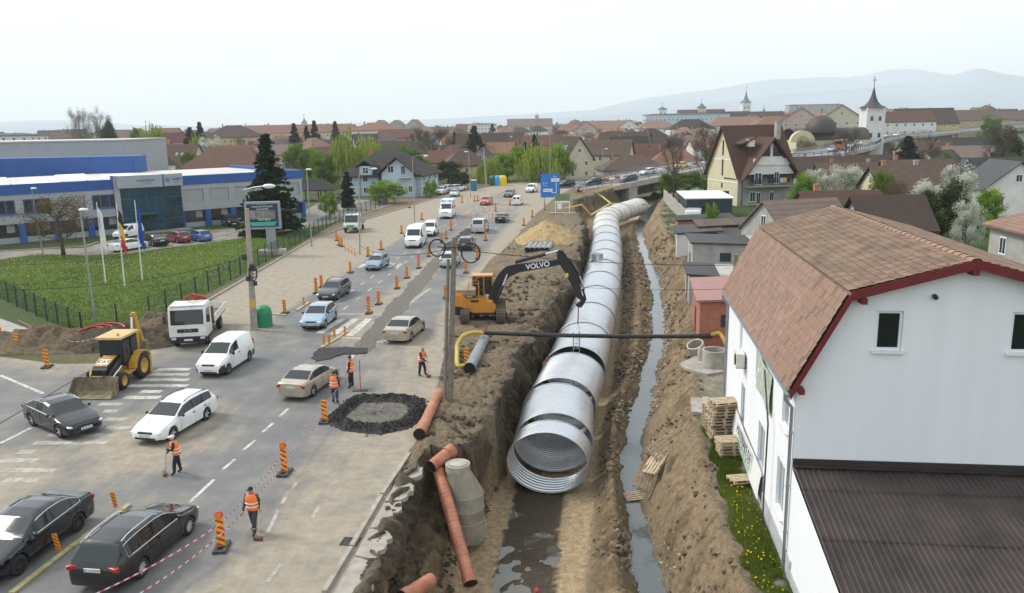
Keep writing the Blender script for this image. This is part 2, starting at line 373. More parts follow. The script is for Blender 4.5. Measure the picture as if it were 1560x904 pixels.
def road_mat():
 m_ = bpy.data.materials.new('asphalt'); m_.use_nodes = True; n = m_.node_tree.nodes; l = m_.node_tree.links; b = n['Principled BSDF']
 tcn = n.new('ShaderNodeTexCoord')
 def noise(sc,det=6,rg=.6,scale3=(1,1,1)):
  mpn = n.new('ShaderNodeMapping'); mpn.inputs['Scale'].default_value = scale3; l.new(tcn.outputs['Object'],mpn.inputs['Vector'])
  q = n.new('ShaderNodeTexNoise'); q.inputs['Scale'].default_value = sc; q.inputs['Detail'].default_value = det; q.inputs['Roughness'].default_value = rg
  l.new(mpn.outputs[0],q.inputs['Vector']); return q
 a = n.new('ShaderNodeAttribute'); a.attribute_name = 'dust'
 big = noise(.5,7,.65); strk = noise(1.2,5,.6,(1.5,.12,1)); fine = noise(22,3,.7)
 add = n.new('ShaderNodeMath'); add.operation = 'MULTIPLY_ADD'; add.inputs[1].default_value = 1.3; l.new(big.outputs['Fac'],add.inputs[0]); l.new(a.outputs['Fac'],add.inputs[2])
 add2 = n.new('ShaderNodeMath'); add2.operation = 'MULTIPLY_ADD'; add2.inputs[1].default_value = .95; l.new(strk.outputs['Fac'],add2.inputs[0]); l.new(add.outputs[0],add2.inputs[2])
 mr = n.new('ShaderNodeMapRange'); mr.interpolation_type = 'SMOOTHSTEP'; mr.inputs['From Min'].default_value = 1.08; mr.inputs['From Max'].default_value = 1.9; l.new(add2.outputs[0],mr.inputs['Value'])
 ca = n.new('ShaderNodeValToRGB'); ca.color_ramp.elements[0].position = .3; ca.color_ramp.elements[0].color = (.128,.129,.128,1)
 ca.color_ramp.elements[1].position = .72; ca.color_ramp.elements[1].color = (.185,.183,.176,1); l.new(big.outputs['Fac'],ca.inputs['Fac'])
 cd = n.new('ShaderNodeValToRGB'); cd.color_ramp.elements[0].position = .3; cd.color_ramp.elements[0].color = (.235,.20,.15,1)
 cd.color_ramp.elements[1].position = .7; cd.color_ramp.elements[1].color = (.365,.32,.25,1)
 n5 = noise(1.7,8,.7); l.new(n5.outputs['Fac'],cd.inputs['Fac'])
 mx_ = n.new('ShaderNodeMix'); mx_.data_type = 'RGBA'; l.new(mr.outputs[0],mx_.inputs['Factor']); l.new(ca.outputs[0],mx_.inputs['A']); l.new(cd.outputs[0],mx_.inputs['B'])
 vo = n.new('ShaderNodeTexVoronoi'); vo.feature = 'DISTANCE_TO_EDGE'; vo.inputs['Scale'].default_value = .28
 wv = n.new('ShaderNodeVectorMath'); wv.operation = 'ADD'; l.new(tcn.outputs['Object'],wv.inputs[0]); l.new(n5.outputs['Color'],wv.inputs[1]); l.new(wv.outputs[0],vo.inputs['Vector'])
 ck = n.new('ShaderNodeMapRange'); ck.inputs['From Max'].default_value = .006; ck.inputs['To Min'].default_value = .82; ck.inputs['To Max'].default_value = 1.0; l.new(vo.outputs['Distance'],ck.inputs['Value'])
 mf = n.new('ShaderNodeMapRange'); mf.inputs['To Min'].default_value = .86; mf.inputs['To Max'].default_value = 1.14; l.new(fine.outputs['Fac'],mf.inputs['Value'])
 mm = n.new('ShaderNodeMath'); mm.operation = 'MULTIPLY'; l.new(ck.outputs[0],mm.inputs[0]); l.new(mf.outputs[0],mm.inputs[1])
 sc_ = n.new('ShaderNodeVectorMath'); sc_.operation = 'SCALE'; l.new(mx_.outputs['Result'],sc_.inputs[0]); l.new(mm.outputs[0],sc_.inputs['Scale'])
 l.new(sc_.outputs[0],b.inputs['Base Color'])
 rr = n.new('ShaderNodeMapRange'); rr.inputs['To Min'].default_value = .62; rr.inputs['To Max'].default_value = .95; l.new(mr.outputs[0],rr.inputs['Value']); l.new(rr.outputs[0],b.inputs['Roughness'])
 bp = n.new('ShaderNodeBump'); bp.inputs['Strength'].default_value = .3; bp.inputs['Distance'].default_value = .02; l.new(fine.outputs['Fac'],bp.inputs['Height']); l.new(bp.outputs[0],b.inputs['Normal'])
 b.inputs['Specular IOR Level'].default_value = .3
 return m_
M_ASPH = road_mat()
def f_strip(y): return I(y,[0,52.6,98.7,130],[-11.6,-9.7,-7.0,-3.5])
def f_tape(y): return I(y,[0,22.6,39,50],[-14,-11.9,-9.6,-8.6])
def dust_of(x,y):
 ln = f_lane(y); st = f_strip(y)
 d = np.full(x.shape,.02)
 d = np.maximum(d,.92 * (1 - sstep(-.6,.7,x - ln)) * sstep(54,62,y))
 md = sstep(-.5,.5,x - ln - 6.6) * (1 - sstep(-.2,.6,x - st - .8)) * sstep(47,56,y)
 d = np.maximum(d,.62 * md)
 d = np.maximum(d,.85 * sstep(4.0,5.6,x - st) * sstep(40,48,y))
 d = np.maximum(d,.62 * sstep(.2,3.2,x - f_tape(y)) * (1 - sstep(44,52,y)))
 d = np.maximum(d,.85 * sstep(-1.6,-.3,x - f_roadr(y)))
 d = np.maximum(d,.95 * np.exp(-((x + 17) / 3.0) ** 2 - ((y - 36.0) / 4.5) ** 2))
 d = np.maximum(d,.95 * np.exp(-((x + 22) / 3.5) ** 2 - ((y - 31.0) / 4.0) ** 2))
 d = np.maximum(d,.90 * np.exp(-((x + 27) / 5.0) ** 2 - ((y - 50.0) / 3.0) ** 2))
 d = np.maximum(d,.70 * np.exp(-((x + 19.5) / 3.0) ** 2 - ((y - 55.0) / 4.5) ** 2))
 d = np.maximum(d,.75 * np.exp(-((x + 5.5) / 3.0) ** 2 - ((y - 50.0) / 7.0) ** 2))
 d = np.maximum(d,.45 * sstep(185,150,y) * sstep(118,140,y))
 return d
def sheet(name,xl,xr,ys_,nx,z=.006,mat_=None,zf=None):
 u = np.linspace(0,1,nx); Y,U = np.meshgrid(ys_,u,indexing='ij')
 X = xl(Y) * (1 - U) + xr(Y) * U
 Zs = np.full(X.shape,z) if zf is None else zf(X,Y) + z
 ny_ = len(ys_); ix = np.arange(ny_ * nx).reshape(ny_,nx)
 q = np.stack([ix[:-1,:-1],ix[:-1,1:],ix[1:,1:],ix[1:,:-1]],-1).reshape(-1,4)
 me = bpy.data.meshes.new(name); me.from_pydata(np.stack([X,Y,Zs],-1).reshape(-1,3).tolist(),[],q.tolist())
 a_ = me.attributes.new('dust','FLOAT','POINT'); a_.data.foreach_set('value',dust_of(X,Y).ravel().astype(np.float32))
 me.materials.append(mat_ or M_ASPH); me.update()
 o = bpy.data.objects.new(name,me); C.objects.link(o); tag(o,kind='structure'); return o
def k_(v): return lambda y: np.full(np.shape(y),float(v))
sheet('road',f_roadl,f_roadr,np.concatenate([np.arange(-30,8,4),np.arange(8,120,.5),np.arange(120,206,1.5)]),70)
u = np.arange(-140,-25.2,.6); ny_ = 40
yt = np.interp(u,[-140,-33,-28,-25.3],[78,50.4,48.4,48.4]); yb = np.interp(u,[-140,-40,-25.3],[20,6,8])
V = np.linspace(0,1,ny_); X = np.repeat(u[None,:],ny_,0); Y = yb[None] * (1 - V[:,None]) + yt[None] * V[:,None]
ix = np.arange(ny_ * len(u)).reshape(ny_,len(u)); q = np.stack([ix[:-1,:-1],ix[:-1,1:],ix[1:,1:],ix[1:,:-1]],-1).reshape(-1,4)
me = bpy.data.meshes.new('side_street'); me.from_pydata(np.stack([X,Y,X * 0 + .006],-1).reshape(-1,3).tolist(),[],q.tolist())
a_ = me.attributes.new('dust','FLOAT','POINT'); a_.data.foreach_set('value',np.maximum(dust_of(X,Y),.55 * sstep(-4,0,Y - yt[None])).ravel().astype(np.float32))
me.materials.append(M_ASPH); o = bpy.data.objects.new('side_street',me); C.objects.link(o); tag(o,kind='structure')
def worn_mat(name,colr,thr=.44):
 m_ = bpy.data.materials.new(name); m_.use_nodes = True; n = m_.node_tree.nodes; l = m_.node_tree.links; b = n['Principled BSDF']
 tcn = n.new('ShaderNodeTexCoord'); q = n.new('ShaderNodeTexNoise'); q.inputs['Scale'].default_value = 2.3; q.inputs['Detail'].default_value = 9; q.inputs['Roughness'].default_value = .75
 l.new(tcn.outputs['Object'],q.inputs['Vector'])
 rp = n.new('ShaderNodeValToRGB'); rp.color_ramp.elements[0].position = thr - .08; rp.color_ramp.elements[0].color = (.27,.25,.215,1)
 rp.color_ramp.elements[1].position = thr + .08; rp.color_ramp.elements[1].color = (*colr,1)
 l.new(q.outputs['Fac'],rp.inputs['Fac']); l.new(rp.outputs[0],b.inputs['Base Color']); b.inputs['Roughness'].default_value = .8
 return m_
M_LINE = worn_mat('road_paint',(.56,.54,.49),.47); M_LINE2 = worn_mat('worn_road_paint',(.43,.41,.365),.51)
def dash_list(pairs,wd=.16,z=.011,mm=None,name='lane_marking'):
 mb = MB()
 for a,b in pairs:
  a = G(*a) if len(a) == 2 else Vector(a); b = G(*b) if len(b) == 2 else Vector(b)
  d = (b - a).normalized(); s_ = Vector((-d.y,d.x,0)) * wd / 2
  k = max(1,int((b - a).length / 1.5))
  for i in range(k):
   p = a.lerp(b,i / k); r_ = a.lerp(b,(i + 1) / k)
   mb.quad(*[(v.x,v.y,z) for v in (p - s_,r_ - s_,r_ + s_,p + s_)])
 o = mb.build(name,mm or M_LINE,fix=False); tag(o,kind='structure'); return o
dash_list([((289,766),(326,731)),((339,716),(358,700)),((371,686),(389,671)),((400,659),(416,645)),((426,635),(439,623))],.15)
dash_list([((0,572),(66,600)),((0,676),(48,652)),((570,514),(588,522)),((520,514),(600,520))],.2)
dash_list([((535,546),(551,520)),((551,520),(592,522))],.22)
dash_list([((516,479),(600,479)),((600,479),(655,440))],.3,mm=M_LINE2)
dash_list([((408,812),(424,777)),((430,768),(438,750)),((446,745),(452,735)),((407,887),(428,860)),((475,790),(487,770)),((508,737),(515,732))],.14,mm=M_LINE2)
pr_ = []
y = 58.0
while y < 150:
 x0 = float(f_lane(y)) + 3.2; x1 = float(f_lane(y + 1.4)) + 3.2
 pr_.append(((x0,y,0),(x1,y + 1.4,0)))
 pr_.append(((x0 + 1.5,y + .8,0),(x1 + 1.5,y + 2.0,0)))
 y += 3.6
dash_list(pr_,.13)
pr_ = []
y = 62.0
while y < 165:
 if y > 100: pr_.append(((float(f_roadr(y)) - 3.9,y,0),(float(f_roadr(y + 2)) - 3.9,y + 2,0)))
 y += 4.5
dash_list(pr_,.13,mm=M_LINE2)
def zebra(stripes,wd=.42,mm=None):
 return dash_list(stripes,wd,mm=mm or M_LINE,name='crosswalk_marking')
zebra([((240,563),(290,563)),((228,571),(288,571)),((218,579),(288,579)),((195,588),(286,588)),((214,597),(246,597)),((188,606),(244,606))],.5)
zebra([((150,616),(186,616)),((158,627),(178,627)),((160,639),(194,639)),((162,652),(200,652)),((72,663),(182,663)),((52,675),(162,675)),((28,689),(52,689)),((0,702),(60,702)),((0,717),(84,717)),((6,732),(58,732))],.45,M_LINE2)
zebra([((486,508),(522,486)),((508,510),(542,486)),((532,512),(562,486))],.55)
zebra([(((548 + i * 11),408),((556 + i * 11),402)) for i in range(6)],.5)
M_BLK = mat('fresh_asphalt',(.03,.029,.028),.9,var=.4,vscale=6,bump=.8,bscale=14)
M_MILL = soil_mat('milled_strip',color=(.16,.148,.128),bump=.8)
def patch(name,poly_px,mat_,z=.016,jag=.12,label=None,cat='patch',kind='structure',h=0.0):
 pts = [G(*p) for p in poly_px]; c = sum(pts,Vector()) / len(pts)
 loop = []
 for i in range(len(pts)):
  a,b = pts[i],pts[(i + 1) % len(pts)]; k = max(1,int((b - a).length / .3))
  for j in range(k):
   p = a.lerp(b,j / k); p += Vector((random.uniform(-jag,jag),random.uniform(-jag,jag),0)); loop.append(p)
 mb = MB(); n_ = len(loop); rings = [1.0,.96,.85,.6,.3]
 for r_ in rings:
  for p in loop:
   q_ = c.lerp(p,r_); e_ = 0 if r_ > .97 else h * (.5 + random.random() * .8)
   mb.v.append((q_.x,q_.y,z + e_))
 mb.v.append((c.x,c.y,z + h * .6))
 for k in range(len(rings) - 1):
  for i in range(n_): mb.f.append((k * n_ + i,k * n_ + (i + 1) % n_,(k + 1) * n_ + (i + 1) % n_,(k + 1) * n_ + i)); mb.mi.append(0)
 k = len(rings) - 1
 for i in range(n_): mb.f.append((k * n_ + i,k * n_ + (i + 1) % n_,k * n_ + n_)); mb.mi.append(0)
 o = mb.build(name,mat_,fix=False); tag(o,kind=kind); return o
sheet('milled_strip',lambda y: f_strip(y) - .75 + fbm(y,y * 0,3,.8) * .3,lambda y: f_strip(y) + .85 + fbm(y,y * 0 + 9,3,.8) * .3,np.arange(50,92,.5),4,.013,M_MILL)
sheet('milled_strip',lambda y: f_strip(y) - .75 + fbm(y,y * 0,3,.8) * .3,lambda y: f_strip(y) + .85 + fbm(y,y * 0 + 9,3,.8) * .3,np.arange(92,113,.5),4,.013,M_BLK)
patch('asphalt_patch',[(474,546),(486,532),(515,529),(562,531),(558,540),(525,541),(500,548),(480,552)],M_BLK,.016,.12,h=.05)
tyre_dark = soil_mat('mud_track',color=(.20,.175,.14),bump=.4)
# ================================================================ vehicles
M_TYRE = mat('tyre',(.022,.021,.02),.85,var=.3,vscale=8)
M_RIM = mat('alloy',(.50,.50,.51),.35,.3,var=.1)
M_RIMD = mat('dark_alloy',(.06,.06,.06),.4,.6,var=.1)
M_HUB = mat('steel_wheel',(.16,.16,.16),.5,.4,var=.2)
M_GLASS = glassy('car_glass',(.018,.024,.026),.05)
M_TRIM = mat('black_plastic',(.025,.025,.026),.6,var=.15)
M_LAMP = mat('headlamp_glass',(.62,.64,.66),.12,.3,var=.05,spec=.8)
M_RED = mat('tail_lamp_red',(.42,.015,.012),.2,var=.1)
M_AMBER = mat('amber_lamp',(.75,.20,.02),.25,var=.1)
M_PLATE = mat('number_plate',(.68,.68,.66),.5,var=.04)
M_INK = mat('plate_ink',(.02,.02,.025),.7,var=0)
M_CHROME = mat('chrome',(.62,.62,.63),.18,.9,var=.05)
M_WELL = mat('wheel_well',(.012,.012,.012),.95,var=0)
_wheels = {}
def wheel_mesh(r,wd,kind):
 key = (round(r,2),round(wd,2),kind)
 if key in _wheels: return _wheels[key]
 M = Matrix.Rotation(R(90),4,'X')
 t = MB(); t.lathe([(r * .62,-wd / 2),(r * .93,-wd / 2),(r,-wd * .32),(r,wd * .32),(r * .93,wd / 2),(r * .62,wd / 2)],20,M)
 tm = t.mesh('tyre'); tm.materials.append(M_TYRE); tm.polygons.foreach_set('use_smooth',[True] * len(tm.polygons))
 k = MB(); k.lathe([(0.001,wd * .18),(r * .56,wd * .18),(r * .6,wd * .5),(r * .66,wd * .5),(r * .66,-wd * .45),(.001,-wd * .45)],20,M)
 k.cur = 1
 ns = {'alloy': 5,'dark': 10,'ten': 10,'steel': 0}.get(kind,5)
 for i in range(ns):
  a = 2 * math.pi * i / ns
  q = M @ Matrix.Rotation(a,4,'Z')
  k.add([(r * .06,-.028,wd * .30),(r * .6,-.036 if ns < 8 else -.018,wd * .47),(r * .6,.036 if ns < 8 else .018,wd * .47),(r * .06,.028,wd * .30),
    (r * .06,-.028,wd * .14),(r * .6,-.036,wd * .14),(r * .6,.036,wd * .14),(r * .06,.028,wd * .14)],
    [(0,1,2,3),(0,4,5,1),(3,2,6,7),(1,5,6,2)],q)
 k.lathe([(.001,wd * .36),(r * .14,wd * .34),(r * .15,wd * .15)],10,M)
 km = k.mesh('rim'); km.materials.append(M_WELL if ns else M_HUB); km.materials.append({'dark': M_RIMD,'steel': M_HUB}.get(kind,M_RIM))
 km.polygons.foreach_set('material_index',k.mi)
 _wheels[key] = (tm,km); return _wheels[key]
def add_wheels(root,fx,rx,half,r,wd,kind='alloy',extra=()):
 tm,km = wheel_mesh(r,wd,kind)
 for x in (fx,rx) + tuple(extra):
  for s_ in (1,-1):
   w_ = empty('wheel',(x,s_ * half,r),0 if s_ < 0 else 0,root)
   t = share('tyre',tm,w_); k = share('rim',km,w_,rot=(0,0,0 if s_ < 0 else math.pi))
PROF = {  # (distance from the front bumper, height): outline of the roof line along the middle; belt; windscreen foot/top, rear window top/foot
 'sedan':  dict(L=4.72,W=1.82,top=[(0,.50),(.03,.62),(.16,.73),(.5,.83),(1.22,.98),(1.42,1.07),(2.02,1.37),(2.5,1.45),(3.0,1.45),(3.4,1.39),(4.05,1.10),(4.2,1.07),(4.55,1.05),(4.66,.98),(4.72,.6)],
    ws=(1.32,2.06),rw=(3.36,4.08),side=(1.5,3.95),pil=[(2.58,2.68),(3.5,3.56)],fx=.93,rx=3.70,r=.325,belt=[(0,.66),(1.3,.90),(4.0,.99),(4.72,.93)]),
 'wagon':  dict(L=4.60,W=1.78,top=[(0,.48),(.03,.60),(.15,.70),(.5,.82),(1.15,.96),(1.35,1.05),(1.98,1.37),(2.5,1.46),(3.3,1.47),(3.95,1.42),(4.12,1.36),(4.44,1.0),(4.52,.9),(4.57,.75),(4.60,.55)],
    ws=(1.25,2.02),rw=(4.06,4.45),side=(1.42,4.1),pil=[(2.5,2.6),(3.32,3.42)],fx=.88,rx=3.52,r=.315,belt=[(0,.64),(1.2,.88),(4.0,.96),(4.6,.9)]),
 'hatch':  dict(L=4.20,W=1.76,top=[(0,.48),(.03,.62),(.14,.74),(.5,.86),(1.0,.98),(1.2,1.08),(1.85,1.40),(2.3,1.49),(3.0,1.49),(3.55,1.42),(3.72,1.34),(4.02,1.02),(4.12,.9),(4.17,.72),(4.2,.5)],
    ws=(1.1,1.9),rw=(3.62,4.03),side=(1.3,3.65),pil=[(2.32,2.42),(3.18,3.26)],fx=.86,rx=3.44,r=.315,belt=[(0,.66),(1.1,.90),(3.7,1.0),(4.2,.92)]),
 'suv':    dict(L=4.40,W=1.82,top=[(0,.55),(.03,.75),(.14,.90),(.5,1.0),(1.1,1.10),(1.3,1.2),(1.9,1.55),(2.3,1.66),(3.3,1.66),(3.85,1.60),(4.0,1.52),(4.26,1.15),(4.34,1.0),(4.38,.8),(4.4,.6)],
    ws=(1.2,1.95),rw=(3.92,4.27),side=(1.36,3.95),pil=[(2.45,2.55),(3.3,3.4)],fx=.87,rx=3.5,r=.36,belt=[(0,.8),(1.2,1.04),(4.0,1.12),(4.4,1.0)]),
 'panel':  dict(L=4.36,W=1.76,top=[(0,.55),(.03,.72),(.14,.86),(.45,1.0),(.95,1.14),(1.15,1.25),(1.75,1.62),(2.15,1.78),(2.6,1.82),(3.9,1.80),(4.22,1.76),(4.31,1.6),(4.34,1.2),(4.35,.9),(4.36,.55)],
    ws=(1.05,1.84),rw=None,side=(1.2,2.35),pil=[],fx=.83,rx=3.62,r=.32,belt=[(0,.76),(1.0,1.06),(4.2,1.14),(4.36,1.0)]),
 'mpv':    dict(L=4.75,W=1.90,top=[(0,.55),(.03,.75),(.14,.92),(.45,1.06),(.9,1.20),(1.05,1.28),(1.75,1.70),(2.2,1.86),(3.0,1.90),(4.3,1.88),(4.55,1.82),(4.66,1.5),(4.71,1.1),(4.74,.8),(4.75,.5)],
    ws=(.98,1.82),rw=(4.56,4.69),side=(1.15,4.5),pil=[(2.25,2.36),(3.4,3.5)],fx=.9,rx=3.95,r=.335,belt=[(0,.8),(1.0,1.1),(4.5,1.2),(4.75,1.1)]),
 'bigvan': dict(L=5.60,W=1.98,top=[(0,.60),(.03,.85),(.12,1.05),(.4,1.22),(.8,1.38),(.92,1.46),(1.45,2.05),(1.75,2.32),(2.2,2.42),(3.5,2.44),(5.3,2.42),(5.5,2.36),(5.56,1.8),(5.58,1.1),(5.6,.6)],
    ws=(.86,1.5),rw=None,side=(.98,2.0),pil=[],fx=.95,rx=4.5,r=.35,belt=[(0,.95),(.9,1.28),(5.4,1.36),(5.6,1.2)]),
}
def car_surface(P,ns=44):
 L,W = P['L'],P['W']
 ss = set(s_ for s_,_ in P['top']) | set(np.linspace(0,L,ns).tolist())
 for x in (P['fx'],P['rx']): ss |= set((x + P['r'] * 1.13 * math.cos(t)) for t in np.linspace(0,math.pi,11))
 for k in ('ws','rw','side'):
  if P[k]: ss |= set(P[k])
 for a,b in P['pil']: ss |= {a,b}
 ss = sorted(s_ for s_ in ss if 0 <= s_ <= L)
 o = [ss[0]]
 for s_ in ss[1:]:
  if s_ - o[-1] > .008: o.append(s_)
 ss = o; sec = []
 for s_ in ss:
  zt = np.interp(s_,*zip(*P['top']))
  wb = W / 2 * np.interp(s_,[0,.03,.12,.35,.8,L - .7,L - .2,L - .05,L],[.66,.76,.87,.955,1,1,.955,.90,.80] if P is not PROF['panel'] and L < 5.4 else [.72,.82,.90,.965,1,1,.985,.965,.93])
  zs = .24 + (.04 if s_ < .2 or s_ > L - .2 else 0)
  for x in (P['fx'],P['rx']):
   d = P['r'] * 1.13; q = abs(s_ - x)
   if q < d: zs = max(zs,P['r'] + math.sqrt(d * d - q * q) * .98)
  zb = min(np.interp(s_,*zip(*P['belt'])),zt - .02)
  zs = min(zs,zb - .06)
  g = min(1,max(0,(zt - zb - .06) / .40))
  tall = min(1,max(0,(zt - 1.5) / .8))
  yr = (wb - .10) * (1 - g) + (wb - (.24 if L < 4.3 or L > 4.5 or P['W'] > 1.8 else .24) + .10 * tall * 1.0) * g
  sec.append([(wb - .14,zs),(wb - .025,zs + .015),(wb,zs + (zb - zs) * .45),(wb - .012,zs + (zb - zs) * .8),(wb - .05,zb),
     (wb - .075,zb + (zt - zb) * .08),(yr + .035 * g,zb + (zt - zb) * .84),(yr - .045,zb + (zt - zb) * .965),(yr * .55,zt - .012 * g),(0,zt)])
 return ss,sec
def make_car(kind,body,label,bumper=None,wheels='alloy',rails=False,plate=None,detail=1,glass=None,name='car',cat='car',group=None,chrome=False,rear_glass=None,hood_black=False,roof_mat=None,scale=1.0,proto=True):
 P = dict(PROF[kind]); L,W = P['L'],P['W']
 ss,sec = car_surface(PROF[kind],44 if detail > 0 else 26); hx = L / 2
 glass = glass or M_GLASS
 parts = {}
 def put(key,pts):
  parts.setdefault(key,MB()).poly(pts)
 def pt(i,j,sgn): y_,z_ = sec[i][j]; return (hx - ss[i],sgn * y_,z_)
 ws,rw,sd_ = P['ws'],P['rw'],P['side']
 for i in range(len(ss) - 1):
  mid = (ss[i] + ss[i + 1]) / 2
  zt = np.interp(mid,*zip(*P['top'])); zb = np.interp(mid,*zip(*P['belt']))
  for sgn in (1,-1):
   for j in range(9):
    key = 'body'
    if j in (7,8):
     if ws[0] < mid < ws[1]: key = 'windscreen'
     elif rw and rw[0] < mid < rw[1]: key = 'rear_window'
     elif roof_mat and ws[1] < mid < (rw[0] if rw else L): key = 'roof'
    elif j == 5 and sd_[0] < mid < sd_[1] and zt - zb > .12:
     inp = any(a < mid < b for a,b in P['pil'])
     if inp: key = ('pillar',sum(mid > b for a,b in P['pil']),sgn)
     else:
      k = sum(mid > b for a,b in P['pil']); key = ('side_window',k,sgn)
    elif bumper and j in (0,1) and (mid < .55 or mid > L - .35): key = ('bumper',mid < 1)
    elif bumper is M_TRIM and kind == 'panel' and j == 2 and mid < .42: key = ('bumper',True)
    if sgn > 0: put(key,[pt(i,j,1),pt(i + 1,j,1),pt(i + 1,j + 1,1),pt(i,j + 1,1)])
    else: put(key,[pt(i,j + 1,-1),pt(i + 1,j + 1,-1),pt(i + 1,j,-1),pt(i,j,-1)])
 for i,key in ((0,'body'),(len(ss) - 1,'body')):
  parts[key].poly([pt(i,j,1) for j in range(10)] + [pt(i,j,-1) for j in range(8,-1,-1)])
 root = thing(name,label,cat,group=group)
 for key,mb in parts.items():
  nm = key if isinstance(key,str) else key[0]
  mm = {'body': body,'windscreen': glass,'rear_window': rear_glass or glass,'side_window': glass,'pillar': M_TRIM,'bumper': bumper or body,'roof': roof_mat or body}[nm]
  nm = 'window_pillar' if nm == 'pillar' else nm
  me_o = mb
  bm = bmesh.new(); mesh = mb.mesh(nm); bm.from_mesh(mesh); bmesh.ops.remove_doubles(bm,verts=bm.verts[:],dist=.002); bmesh.ops.recalc_face_normals(bm,faces=bm.faces[:]); bm.to_mesh(mesh); bm.free()
  mesh.materials.append(mm); mesh.polygons.foreach_set('use_smooth',[True] * len(mesh.polygons)); mesh.set_sharp_from_angle(angle=R(38))
  share(nm,mesh,root)
 r = P['r']
 under = MB(); under.box((0,0,.42),(L - .5,W - .42,.34)); under.build('underbody',M_WELL,root)
 add_wheels(root,hx - P['fx'],hx - P['rx'],W / 2 - .13,r,.21,wheels)
 zf = np.interp(.14,*zip(*P['top']))
 for s_ in (1,-1):
  b = MB(); b.ball((hx - .17,s_ * (W / 2 - .27),zf - .09),(.15,.20,.06),10,6,Matrix.Rotation(s_ * -.5,4,'Z') @ Matrix.Rotation(.25,4,'Y')); b.build('headlight',M_LAMP,root,smooth=True)
  zr = np.interp(L - .12,*zip(*P['belt'])) - .10
  if kind in ('panel','bigvan','mpv'): b = MB(); b.box((-hx + .06,s_ * (W / 2 - .09),1.05),(.10,.12,.42),bev=.03)
  else: b = MB(); b.box((-hx + .10,s_ * (W / 2 - .26),zr),(.14,.40,.15),M=Matrix.Rotation(s_ * .30,4,'Z') @ Matrix.Rotation(-.12,4,'Y'),bev=.045)
  b.build('tail_light',M_RED,root,smooth=True)
  mz = np.interp(ws[0] + .3,*zip(*P['belt'])) + .09
  b = MB(); b.ball((hx - ws[0] - .28,s_ * (W / 2 + .07),mz),(.07,.10,.075 if kind not in ('bigvan','panel') else .13),8,6); b.build('mirror',M_TRIM if bumper else body,root,smooth=True)
  if detail > 0:
   for hs in ([2.45,3.35] if kind not in ('panel','bigvan') else [2.2]):
    b = MB(); b.box((hx - hs,s_ * (W / 2 - .0),np.interp(hs,*zip(*P['belt'])) - .11),(.17,.04,.035),bev=.012); b.build('door_handle',M_TRIM if bumper else body,root)
   b = MB()
   for dl in ([sd_[0] + .02,P['pil'][0][0] + .05 if P['pil'] else sd_[1]] + ([P['pil'][1][0] + .12] if len(P['pil']) > 1 else [])):
    col_ = [np.interp(dl,ss,[q[j][0] for q in sec]) for j in (1,2,3,4)]; zc = [np.interp(dl,ss,[q[j][1] for q in sec]) for j in (1,2,3,4)]
    for k in range(3):
     b.quad((hx - dl - .008,s_ * (col_[k] + .004),zc[k]),(hx - dl + .008,s_ * (col_[k] + .004),zc[k]),(hx - dl + .008,s_ * (col_[k + 1] + .004),zc[k + 1]),(hx - dl - .008,s_ * (col_[k + 1] + .004),zc[k + 1]))
   tag(b.build('door_gap',M_WELL,root,fix=False),kind='stuff')
  if rails:
   pts = [(hx - s2,s_ * (np.interp(s2,ss,[q[7][0] for q in sec]) - .02),np.interp(s2,ss,[q[7][1] for q in sec]) + .05) for s2 in np.linspace(ws[1] + .15,(rw[0] if rw else L) - .1,8)]
   pts[0] = (pts[0][0],pts[0][1],pts[0][2] - .05); pts[-1] = (pts[-1][0],pts[-1][1],pts[-1][2] - .05)
   b = MB(); b.tube(pts,.02,6); b.build('roof_rail',M_CHROME if chrome else M_TRIM,root,smooth=True)
  if chrome:
   b = MB(); lo = [(hx - s2,s_ * (np.interp(s2,ss,[q[4][0] for q in sec]) + .004),np.interp(s2,ss,[q[4][1] for q in sec]) + .012) for s2 in np.linspace(sd_[0] + .1,sd_[1] - .05,14)]
   hi = [(hx - s2,s_ * (np.interp(s2,ss,[q[6][0] for q in sec]) + .012),np.interp(s2,ss,[q[6][1] for q in sec]) + .005) for s2 in np.linspace(sd_[1] - .05,sd_[0] + .45,14)]
   b.tube(lo + hi,.014,5); b.build('window_trim',M_CHROME,root,smooth=True)
 b = MB(); b.box((hx - .05,0,zf - .11),(.10,W * .42,.10),bev=.03); b.build('grille',M_TRIM,root)
 b = MB(); b.box((hx - .05,0,.33),(.14,W * .60,.10),bev=.03); b.build('air_intake',M_TRIM,root)
 pf = MB(); pf.box((hx + .012,0,.46),(.025,.52,.115),bev=.006); pfo = pf.build('number_plate',M_PLATE,root)
 zp = .78 if kind in ('sedan','hatch','wagon','suv') else .95
 xe = -hx + np.interp(zp,[.5,.9,1.2],[.0,.045,.07]) - .012
 pb = MB(); pb.box((xe,0,zp),(.03,.52,.115),bev=.006); pbo = pb.build('number_plate',M_PLATE,root)
 if plate:
  Mf = Matrix.Translation((hx + .026,0,.46)) @ Matrix.Rotation(R(90),4,'Z') @ Matrix.Rotation(R(90),4,'X')
  Mr = Matrix.Translation((xe - .017,0,zp)) @ Matrix.Rotation(R(-90),4,'Z') @ Matrix.Rotation(R(90),4,'X')
  text_obj(plate,.105,M_INK,pfo,Mf,ext=.001); text_obj(plate,.105,M_INK,pbo,Mr,ext=.001)
 if kind in ('panel',):   # rear door windows of a small van
  for s_ in (1,-1):
   b = MB(); b.box((-hx + .035,s_ * .36,1.42),(.06,.5,.38),bev=.04); b.build('rear_window',glass,root)
 if scale != 1.0: root.scale = (scale,) * 3
 return root
